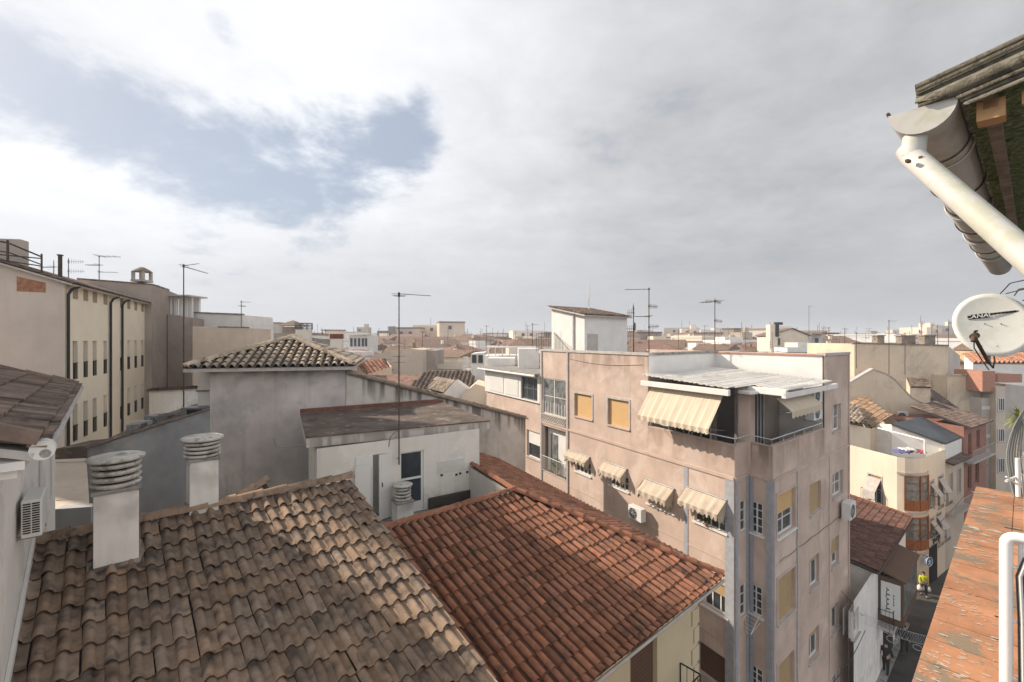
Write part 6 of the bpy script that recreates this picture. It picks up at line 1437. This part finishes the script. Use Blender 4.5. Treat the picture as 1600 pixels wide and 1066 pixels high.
def city_house(x,y,w,d,h,rz,col,roof,i,win=True,group='houses crowded together towards the horizon'):
    uu=800+F*x/y; lm=min(LM,key=lambda a:abs(a[0]-uu)); side='directly behind' if abs(lm[0]-uu)<9 else ('behind, just left of' if uu<lm[0] else 'behind, just right of')
    dist='nearer' if y<75 else ('mid-distance' if y<150 else 'far')
    lab='%s %s house, %s roof, %s %s'%(dist,col,roof,side,lm[1])
    t=thing('house',lab,'house',(x,y,0),group)
    c,s=math.cos(rz),math.sin(rz); ax=V(c,s,0); ay=V(-s,c,0); o=V(x,y,0)
    m=MB(); m.box(o-ax*w/2-ay*d/2,ax*w,ay*d,UP*h); m.build('wall',CW[col],t)
    m=MB()
    if 'tiled' in roof:
        e=.35; rr=min(w,d)*.5*.36; z=h+.004; p=[o-ax*(w/2+e)-ay*(d/2+e)+UP*z,o+ax*(w/2+e)-ay*(d/2+e)+UP*z,o+ax*(w/2+e)+ay*(d/2+e)+UP*z,o-ax*(w/2+e)+ay*(d/2+e)+UP*z]
        if rnd.random()<.5: k=(w/2-d/2*.9) if w>d else 0; 
        else: k=w/2+e
        k=max(k,.2); a=o-ax*k+UP*(h+rr); b=o+ax*k+UP*(h+rr)
        m.add(p+[a,b],[[0,1,5,4],[1,2,5],[2,3,4,5],[3,0,4],[3,2,1,0]])
        m.build('roof',CRf[roof],t)
    else:
        m.box(o-ax*(w/2+.05)-ay*(d/2+.05)+UP*h,ax*(w+.1),ay*(d+.1),UP*.12)
        m.build('roof',CRf[roof],t)
        m=MB()
        for (a,b,q) in ((o-ax*w/2-ay*d/2,ax*w,ay*.2),(o-ax*w/2+ay*(d/2-.2),ax*w,ay*.2),(o-ax*w/2-ay*(d/2-.2),ay*(d-.4),ax*.2),(o+ax*(w/2-.2)-ay*(d/2-.2),ay*(d-.4),ax*.2)): m.box(a+UP*(h+.12),b,q,UP*.7)
        m.build('parapet',CW[col],t)
        if rnd.random()<.55:
            m=MB(); sx=rnd.uniform(.2,.4); bx_=o+ax*w*rnd.uniform(-.25,.2)+ay*d*rnd.uniform(-.2,.25)
            m.box(bx_-ax*w*sx/2-ay*d*sx/2+UP*(h+.12),ax*w*sx,ay*d*sx,UP*rnd.uniform(1.6,2.6)); m.build('stair_head',CW[rnd.choice(['white','cream','grey'])],t)
    if win:
        for f in range(1,3):
            z=h-3.0*f+.6
            n=max(2,int(w/3.2))
            for j in range(n):
                if rnd.random()<.25: continue
                q=-w/2+w*(j+.5)/n; m=MB(); m.box(o+ax*(q-.5)-ay*(d/2+.02)+UP*z,ax*1.0,ay*.04,UP*1.3); m.build('window',M['farglass'],t)
            n=max(1,int(d/3.5)); sg=-1 if x>0 else 1
            for j in range(n):
                if rnd.random()<.4: continue
                q=-d/2+d*(j+.5)/n; m=MB(); m.box(o+ax*(sg*(w/2+.02)-.02)+ay*(q-.45)+UP*z,ax*.04,ay*.9,UP*1.3); m.build('window',M['farglass'],t)
    # chimneys / aerials as parts of the roofscape
    if y<170:
        for j in range(rnd.choice([0,1,1,2])):
            m=MB(); q=o+ax*w*rnd.uniform(-.4,.4)+ay*d*rnd.uniform(-.4,.1); m.box(q+UP*(h-.2),ax*.6,ay*.5,UP*rnd.uniform(1.2,2.4)); m.build('chimney',CW[rnd.choice(['white','cream','brown'])],t)
    if rnd.random()<.5:
        q=o+ax*w*rnd.uniform(-.4,.4)+ay*d*rnd.uniform(-.4,.2)+UP*h; H_=rnd.uniform(2.5,5); m=MB(); r_=.03*max(1,y/90); m.tube([q,q+UP*H_],r_,4)
        aa=rnd.uniform(0,3.1); e=V(math.cos(aa),math.sin(aa),0)
        for zz in (.97,.8): m.tube([q+UP*H_*zz-e*.6,q+UP*H_*zz+e*.8],r_*.8,3)
        m.build('aerial',M['rust'],t)
    HOUSES.append(t)
rows=[49,58,68,79,92,107,124,144,167,194]
cnt=0
for ri,Yr in enumerate(rows):
    w0=7.5 if Yr<80 else (9 if Yr<130 else 12.5)
    x=-.62*Yr if Yr<120 else -.60*Yr
    xmax=(.70 if Yr<60 else 1.15)*Yr
    while x<xmax:
        w=w0*rnd.uniform(.7,1.35); cx=x+w/2; x+=w*rnd.uniform(1.0,1.12)
        y=Yr+rnd.uniform(-.06,.06)*Yr; u=800+F*cx/y
        if Yr<60 and (u<520 or u>800): continue
        if Yr<75 and (u>985): continue
        if Yr<90 and (u>1330): continue
        base={49:12.2,58:13.0,68:13.7,79:14.2,92:14.8}.get(Yr,15.0+min(3.6,(Yr-100)*.0125))
        h=base-(.6 if Yr>100 else 0)+rnd.gauss(0,1.0+ (0.4 if Yr>100 else 0)); h=min(h,CZ-.6+(.0 if Yr<150 else .012*Yr))
        if Yr<60: h=min(h,CZ-3.2)
        if rnd.random()<.05 and Yr>150: h+=rnd.uniform(1.5,4)
        d=w0*rnd.uniform(.9,1.4)
        if cnt>=272: break
        cnt+=1
        city_house(cx,y,w,d,h,rnd.choice([-.35,-.3,.1,.45,.6,-.6])+rnd.uniform(-.1,.1),rnd.choice(['white','white','white','white','cream','cream','beige','grey','grey','ochre','salmon','brown']),rnd.choice(['brown tiled','brown tiled','brown tiled','red tiled','flat grey','flat grey','flat grey','flat terracotta']),cnt,win=True)
# beyond: one built-up mass
m=MB(); m2=MB()
for i in range(4200):
    y=205+1300*rnd.random()**1.9; x=rnd.uniform(-1.0,1.25)*y; w=rnd.uniform(6,15)*(1+y/1500); h=15.6+(y-200)*.0045+rnd.uniform(-1.5,2.6)+(rnd.uniform(1,7) if rnd.random()<.08 else 0); g=rnd.choice((.45,.6,.8,1,1.2,1.35)); t_=rnd.uniform(-.02,.13)
    col=(g*(1+t_),g,g*(1-t_)); a_=rnd.uniform(-.6,.6); m.cbox((x,y,h/2),(w,w*.7,h),a_,col)
    k=rnd.random()
    if k<.5: m.cbox((x,y,h+.35),(w*1.04,w*.74,.7),a_,(g*.5,g*.36,g*.3))
    elif k<.8: m.cbox((x+w*.2,y,h+1.1),(w*.3,w*.3,2.2),a_,col)
    for q in range(int(w/4)): m.cbox((x-w/2+q*4+2,y-w*.37-.2,h-2),(1.3,.3,1.5),a_,(.15,.15,.17))
    if k>.7: m.tube([V(x,y,h),V(x,y,h+rnd.uniform(3,6))],.10,3,col=(.15,.15,.15))
tag(m.build('distant_town',mat('far_town',(.50,.46,.41),tint=True,bump=0,var=.2,vs=.05),loc=(0,600,0)),'mass of pale distant buildings along the horizon','town',kind='stuff')
m=MB(); rd=random.Random(8)
for i in range(260):
    y=rd.uniform(110,900); x=rd.uniform(-.7,1.2)*y; h=rd.uniform(13.5,16)+y*.002
    for k in range(14):
        c=V(x+rd.gauss(0,2.5),y+rd.gauss(0,2),h-2+rd.gauss(0,1.2)); r=rd.uniform(.6,1.5); g=rd.uniform(.6,1.4)
        a=V(rd.gauss(0,1),rd.gauss(0,1),rd.gauss(0,1)).normalized(); b=a.cross(UP).normalized(); m.add([c-a*r,c+b*r,c+a*r,c-b*r],[[0,1,2,3]],(g,g,g))
tag(m.build('distant_trees',M['green'],loc=(0,300,0)),'scattered dark tree tops between the distant houses','trees',kind='stuff')
# ---- particular houses further off
def gable(label,u0,u1,ve,vp,vb,Y,dep,wm,rm,up=None,group=None,name='house'):
    a=P(u0,ve,Y); b=P(u1,ve,Y); p=P(up or (u0+u1)/2,vp,Y); t=thing(name,label,'house',((a.x+b.x)/2,Y+dep/2,0),group); dv=V(dep*.25,dep,0)
    m=MB(); m.prism([V(a.x,Y,0),V(b.x,Y,0),b,p,a],dv); m.build('wall',wm,t)
    m=MB(); o_=V(0,-.35,.03)
    for q in (a,b):
        e=(q-p).normalized()*.5; m.prism([p+o_,p+dv+UP*.03,q+e+dv+UP*.03,q+e+o_],UP*.18)
    m.build('roof',rm,t); return t
t=gable('large cream gabled house with side wing far behind the terrace wall',1203,1262,524,514,545,92,9,CW['cream'],CRf['brown tiled'],up=1237)
m=MB(); m.prism([P(1262,524,92),P(1287,522,95),V(P(1287,522,95).x,95,0),V(P(1262,524,92).x,92,0)],V(1,6,0)); m.build('side_wing',CW['grey'],t); m=MB(); m.cbox(P(1274,522,94)+UP*.1,(4.2,7,.3),.3); m.build('wing_roof',CRf['brown tiled'],t)
for uu in (1210,1216,1276): m=MB(); q=P(uu,534,91.9); m.cbox(q,(.7,.1,1.4)); m.build('window',M['farglass'],t)
t=thing('chimney','tall cream chimney tower with black cowl beside the large cream gabled house','chimney',P(1205,540,90)); m=MB(); m.cbox(P(1206,524,90)+UP*-.5,(1.5,1.5,5.2)); m.build('shaft',CW['cream'],t); m=MB(); q=P(1213,516,89.5); m.cbox(q,(.7,.7,2.6)); m.cbox(q+UP*1.3+V(.4,0,0),(1.4,.6,.5)); m.build('cowl',M['black'],t)
# hospital like long block on the horizon
t=thing('long_block','long pale multi-storey block on the horizon left of the thin terrace antenna','building',(P(1125,520,420).x,420,0))
a=P(1095,516,420); b=P(1148,517,420); m=MB(); m.box(V(a.x,420,0),V(b.x-a.x,0,0),V(0,20,0),UP*a.z); m.build('wall',CW['cream'],t); m=MB(); m.box(V(b.x-.02,420,0),V(9,9,0),V(-6,10,0),UP*a.z); m.build('side_wing',CW['grey'],t)
for k in range(4): m=MB(); m.box(V(a.x+1,419.6,a.z-3.0-k*3.0),V(b.x-a.x-2,0,0),V(0,.5,0),UP*1.1); m.build('window_band',M['farglass'],t)
m=MB(); m.box(V(a.x+14,421,a.z),V(8,0,0),V(0,10,0),UP*2.0); m.build('roof_plant',CW['beige'],t)
# middle distance left of the pink wing
t=proof('brown tiled hip roofed house behind the sloping party wall, above the stain streaks',[P(668,580,47),P(734,579,47),P(748,614,40),P(628,612,41)],p=.42,matn='browntile',seed=90,expo=.6,h=.13,wallm='cream2')
t=proof('small tan tiled roof with white triangular gable in front of the brown hip roof',[P(682,589,41.5),P(712,594,38),P(690,618,37.5),P(668,607,40.5)],p=.34,matn='oldtile',seed=91,wallm='white')
m=MB(); m.prism([P(712,594,37.9),P(737,612,38.5),V(P(737,612,38.5).x,38.5,8),V(P(690,618,37.4).x,37.4,8),P(690,618,37.4)],V(.2,.5,0)); m.build('gable_wall',M['white'],t)
t=bodybox('pale flat topped annex with bowed roof left of the pink wing','house',[(722,618),(742,600),(764,606)],37.5,4,'cream2',name='house')
t=bodybox('tall narrow white house left of the pink wing with two small top windows','house',[(736,553),(757,551)],46,5,'white',name='white_house')
for uu in (741,751): m=MB(); q=P(uu,561,45.95); m.cbox(q,(.45,.1,.8)); m.build('window',M['farglass'],t)
t=bodybox('brown plain walled house in the middle, with a lower tiled left slope','house',[(580,556),(608,548),(642,545),(660,547)],60,8,'beige',name='house')
t=bodybox('darker brown block attached right of the brown plain walled house','house',[(640,546),(680,548)],63,8,'brownwall',name='house')
t=proof('small orange tiled roof slope sunk beside the brown plain walled house',[P(556,566,58),P(602,560,60),P(612,572,56),P(572,584,55)],p=.5,matn='redtile',seed=93,expo=.6,h=.13)
t=bodybox('white arcaded house with balcony under a pale cornice, left of centre','house',[(545,524),(574,524)],95,8,'white',name='white_house')
for uu in (549,555,561,567,572): m=MB(); q=P(uu,535,94.9); m.cbox(q,(.45,.1,1.7)); m.build('window',M['farglass'],t)
m=MB(); m.cbox(P(559,523,95)+UP*.2,(4.6,2,.4)); m.build('cornice',M['white'],t)
t=thing('pavilion','small open roof pavilion with low pyramid roof right of the slatted chimney','pavilion',P(458,530,60)); q=P(458,513,60)
m=MB(); m.cbox(q-UP*.6,(2.2,2.2,1.5),.3); m.build('room',CW['brown'],t); m=MB(); p=[q+V(-1.5,-1.5,.3),q+V(1.5,-1.5,.3),q+V(1.5,1.5,.3),q+V(-1.5,1.5,.3),q+V(0,0,1.05)]; m.add(p,[[0,1,4],[1,2,4],[2,3,4],[3,0,4],[3,2,1,0]]); m.build('roof',CRf['brown tiled'],t)
t=bodybox('brown brick house row behind the slatted chimney','house',[(386,521),(470,520)],52,8,'brownwall',name='house')
t=bodybox('dull green grey house with lean-to roof right of the pavilion','house',[(468,524),(502,530)],46,6,'concrete',name='house')
t=thing('chimney','brick topped cream chimney just right of the grey hip roof','chimney',P(526,545,24)); q=P(526,541,24); m=MB(); m.cbox(q-UP*.1,(.55,.5,1.0),.2); m.build('shaft',M['roomwall'],t); m=MB(); m.cbox(q+UP*.52,(.6,.55,.25),.2); m.build('brick_top',M['redtrim'],t)
# roof terraces seen left of the stair tower
for i,(u0,u1,v0,Y,l) in enumerate(((757,842,548,40,'white roof terrace with pergola frames behind the pink wing'),(762,805,552,36.5,'lower white roof terrace parapet in front of the pergola terrace'),(810,842,545,33.5,'plain white rooftop box beside the iron railing'))):
    t=bodybox(l,'house',[(u0,v0+8 if i<2 else v0),(u1,v0+8 if i<2 else v0)],Y,4,'white',name='white_house')
    if i==0:
        m=MB()
        for k in range(7): p=P(u0+6+k*11,v0+8,Y-.1); m.tube([p,p+UP*.7],.04,4)
        p=P(u0,v0,Y); m.cbox(P((u0+u1)/2,v0+4,Y+.5)+UP*.55,(4.4,1.5,.12)); m.build('pergola',M['white'],t)
for i,(u,vt,vb,Y,l) in enumerate([(660,518,545,70,'thin antenna over the brown roofs left of centre'),(832,505,548,60,'short antenna left of the iron railing'),(504,515,540,55,'small antenna right of the green grey house'),(592,512,535,120,'faint antenna above the far roofs, left of centre'),(700,510,540,110,'faint antenna above the far roofs, centre'),(760,508,545,90,'slim antenna over the far roofs near the pink wing'),(1060,515,550,80,'slim antenna behind the pink parapet'),(1165,512,550,90,'thin antenna right of the long horizon block'),(1320,512,560,75,'slim antenna above the right end of the terrace wall')]):
    antenna(l,u,vt,vb,Y,[(.95,(i*53)%90-30,.9,5,.4,False,0)],r=.05)

# ---------------------------------------------------------------- people in the street
def mskin(n,c): return mat(n,c,bump=.1,bs=30,rough=.8,var=.08)
def skinmesh(name,nodes,edges,mt,parent,sub=1):
    o0=ORG[parent.name]; me=bpy.data.meshes.new(name); me.from_pydata([Vector(p)-o0 for p,_ in nodes],edges,[]); me.materials.append(mt)
    me.polygons.foreach_set('use_smooth',[True]*len(me.polygons))
    o=bpy.data.objects.new(name,me); C.objects.link(o); o.parent=parent; ORG[o.name]=o0
    me.skin_vertices.new(name='') if hasattr(me.skin_vertices,'new') else None
    s=o.modifiers.new('skin','SKIN'); s.use_smooth_shade=True
    if not me.skin_vertices:
        bm=bmesh.new(); bm.from_mesh(me); bm.verts.layers.skin.verify(); bm.to_mesh(me); bm.free()
    for i,(p,r) in enumerate(nodes):
        me.skin_vertices[0].data[i].radius=(r,r) if not hasattr(r,'__len__') else r
    me.skin_vertices[0].data[0].use_root=True
    ss=o.modifiers.new('sub','SUBSURF'); ss.levels=sub; ss.render_levels=sub
    return o
def person(label,base,face,H,top,legs,hair,stride=.22,lean=0,carry=False,long=False):
    b=Vector(base); f=v3(face); s=V(-f.y,f.x,0); k=H/1.7
    t=thing('person',label,'person',base,'people in the street')
    def q(x,z,y=0): return b+(s*x+f*(y+lean*max(0,z-.9))+UP*z)*k
    pel=q(0,.95); nodes=[(pel,.12*k),(q(0,1.12),.115*k),(q(0,1.32),.13*k),(q(0,1.43),.075*k),(q(0,1.5),.05*k),(q(0,1.57,.01),.082*k),(q(0,1.65,.01),.075*k)]
    edges=[(0,1),(1,2),(2,3),(3,4),(4,5),(5,6)]
    def limb(pts,root):
        for i,(p,r) in enumerate(pts): nodes.append((p,r*k)); edges.append((root if i==0 else len(nodes)-2,len(nodes)-1))
    legsn=[]
    for sg in (-1,1):
        st=stride*sg
        limb([(q(.09*sg,.86,st*.15),.085),(q(.10*sg,.50,st*.6+.03),.06),(q(.10*sg,.10,st),.042),(q(.10*sg,.04,st+.12),.032)],0)
        limb([(q(.19*sg,1.40),.055),(q(.24*sg,1.13,-st*.25),.042),(q(.25*sg,.90,-st*.5+.08),.032),(q(.25*sg,.83,-st*.5+.10),.03)],2)
        hp=q(.25*sg,.83,-st*.5+.10)
        r0=len(nodes)-1
        for fi,(ox,ln) in enumerate(((-.024,.07),(-.008,.08),(.008,.075),(.024,.06))):
            nodes.append((hp+(f*ox-UP*.035-s*sg*.01)*k,.008*k)); edges.append((r0,len(nodes)-1)); nodes.append((hp+(f*(ox+.008)-UP*(.03+ln)-s*sg*.02)*k,.007*k)); edges.append((len(nodes)-2,len(nodes)-1))
        nodes.append((hp+(f*.045-UP*.03-s*sg*.02)*k,.009*k)); edges.append((r0,len(nodes)-1))
    skinmesh('body',nodes,edges,M['skin'],t)
    n2=[(q(0,.80 if long else .90),(.15 if long else .145)*k),(q(0,1.12),.145*k),(q(0,1.33),.15*k),(q(0,1.43),.09*k)]; e2=[(0,1),(1,2),(2,3)]
    for sg in (-1,1):
        st=stride*sg; r=2
        for p,rr_ in ((q(.19*sg,1.39),.075),(q(.245*sg,1.13,-st*.25),.062),(q(.255*sg,.92,-st*.5+.07),.048)):
            n2.append((p,rr_*k)); e2.append((r,len(n2)-1)); r=len(n2)-1
    skinmesh('jacket',n2,e2,top,t)
    n3=[(q(0,.97),.14*k)]; e3=[]
    for sg in (-1,1):
        st=stride*sg; r=0
        for p,rr_ in ((q(.09*sg,.85,st*.15),.10),(q(.10*sg,.50,st*.6+.03),.075),(q(.10*sg,.07,st),.058)):
            n3.append((p,rr_*k)); e3.append((r,len(n3)-1)); r=len(n3)-1
    skinmesh('trousers',n3,e3,legs,t)
    for sg in (-1,1):
        m=MB(); st=stride*sg; c=q(.10*sg,.035,st+.04); m.lathe(c-UP*.035*k,[(.05*k,0),(.055*k,.02*k),(.04*k,.06*k)],10); m.box(c-UP*.035*k-s*.04*k,f*.17*k,s*.08*k,UP*.05*k); m.build('shoe',M['black'],t,bevel=.01)
    m=MB(); c=q(0,1.655,.0); 
    m.lathe(c-UP*.03*k,[(.082*k,-.03*k),(.095*k,.01*k),(.09*k,.05*k),(.055*k,.09*k),(.01*k,.1*k)],14); m.build('hair',hair,t)
    m=MB(); c=q(0,1.60,.085); m.box(c-s*.008-UP*.012,s*.016,f*.03,UP*.03); m.build('nose',M['skin'],t)
    for sg in (-1,1): m=MB(); m.cbox(q(.03*sg,1.625,.08),(.014,.014,.008)); m.build('eye',M['black'],t)
    m=MB(); m.box(q(-.02,1.56,.08),s*.04*k,f*.01,UP*.006); m.build('mouth',M['black'],t)
    return t,q
M['skin']=mskin('skin',(.45,.28,.20))
hiv=mskin('yellow_vest',(.55,.60,.03)); navy=mskin('navy_cloth',(.03,.035,.07)); blk=mskin('black_cloth',(.018,.018,.02)); dkg=mskin('dark_hair',(.03,.022,.018))
def street(u,v): Y=CZ/((v-HZ)/F); return V((u-800)/F*Y,Y,.01)
pp=street(1443,931); t,q=person('person in a yellow and navy jacket carrying a white bag below the round blue sign',pp,u2(-.45,-.9),1.62,hiv,navy,dkg)
m=MB(); c=q(-.27,.62,.14); m.lathe(c-UP*.2,[(.10,0),(.17,.08),(.15,.22),(.04,.36)],12); tag(m.build('carrier_bag',M['white']),'white carrier bag held by the person in yellow and navy','bag')
m=MB(); c=q(.27,.62,.1); m.lathe(c-UP*.2,[(.08,0),(.12,.08),(.11,.2),(.03,.36)],12); tag(m.build('carrier_bag',M['plastic']),'smaller pale bag in the other hand of the person in yellow','bag')
pp=street(1384,1054); person('person in a long black coat walking away, nearest in the dark street',pp,u2(.75,.66),1.66,blk,blk,dkg,stride=.18,lean=.12,long=True)
pp=street(1413,1022); person('person in black walking further up the dark street under the light net',pp,u2(.75,.66),1.62,blk,blk,dkg,stride=-.2,long=True)
# drain / hole cover in the street, and festive light net across it
m=MB(); c=street(1405,975); m.cbox(c+UP*.006,(1.1,.7,.012),.72); tag(m.build('manhole_cover',M['under']),'dark rectangular cover in the street between the walkers','manhole cover')
t=thing('light_net','pale festive net of string lights hung across the street above the walkers','light net',P(1395,975,21.5))
m=MB(); a=P(1351,960,21.0); b=P(1455,996,20.5); rd=random.Random(4)
dn=V(0,0,-1)
def wv(q,z): return a+(b-a)*q+dn*(z+.10*math.sin(q*math.pi))
for z in (0,.42): m.tube([wv(i/20,z) for i in range(21)],.008,4)
for i in range(26): q=i/26; m.tube([wv(q,0),wv(min(1,q+.05),.2+.05*rd.random()),wv(min(1,q+.02),.42)],.005,3); m.tube([wv(min(1,q+.05),0),wv(q,.42)],.004,3)
for c_,r_ in ((.42,.24),(.80,.2)):
    m.tube([wv(c_,.62)+(b-a).normalized()*math.cos(k*.52)*r_+UP*math.sin(k*.52)*r_*.6 for k in range(13)],.012,4)
m.build('net',M['alu'],t)
m=MB(); m.tube([a,a-(b-a).normalized()*.1-UP*.1,a-(b-a).normalized()*1.2+UP*.9],.01,4); m.tube([a+(b-a)*.36-UP*.6,a+(b-a)*.42+UP*.15],.012,4); m.tube([b,b+(b-a).normalized()*1.5+UP*.8],.01,4); m.build('support_cable',M['rust'],t)
m=MB(); a=P(1415,860,26.5); b=P(1544,725,26.0); m.tube([a+(b-a)*i/12-UP*.5*math.sin(math.pi*i/12) for i in range(13)],.014,4); tag(m.build('overhead_cable',M['black']),'black overhead cable sagging across the street beyond the ledge','cable')
m=MB(); a=P(1298,1070,15.9); b=P(1352,985,21.0); m.tube([a+(b-a)*i/12-UP*.25*math.sin(math.pi*i/12) for i in range(13)],.014,4); tag(m.build('overhead_cable',M['black']),'black cable running from the pink block down the dark street','cable')
# ---------------------------------------------------------------- thin haze over the town
m=MB(); m.box(V(-1900,-40,-1),V(3900,0,0),V(0,1900,0),V(0,0,50))
hm=bpy.data.materials.new('haze'); hm.use_nodes=True; t_=hm.node_tree; t_.nodes.clear(); ho=t_.nodes.new('ShaderNodeOutputMaterial'); hv=t_.nodes.new('ShaderNodeVolumePrincipled')
hv.inputs['Color'].default_value=(.80,.86,.95,1); hv.inputs['Density'].default_value=0.00072; t_.links.new(hv.outputs[0],ho.inputs['Volume'])
tag(m.build('haze',hm,loc=(0,0,-1)),'thin grey haze over the town','haze',kind='stuff')

# far houses that would read the same are told apart by their order from left to right
_by={}
for h in HOUSES: _by.setdefault(h['label'],[]).append(h)
for l,hs in _by.items():
    if len(hs)>1:
        hs.sort(key=lambda h:h.location.x/h.location.y)
        for i,h in enumerate(hs): h['label']=l+(', leftmost' if i==0 else (', rightmost' if i==len(hs)-1 else ', middle one'))
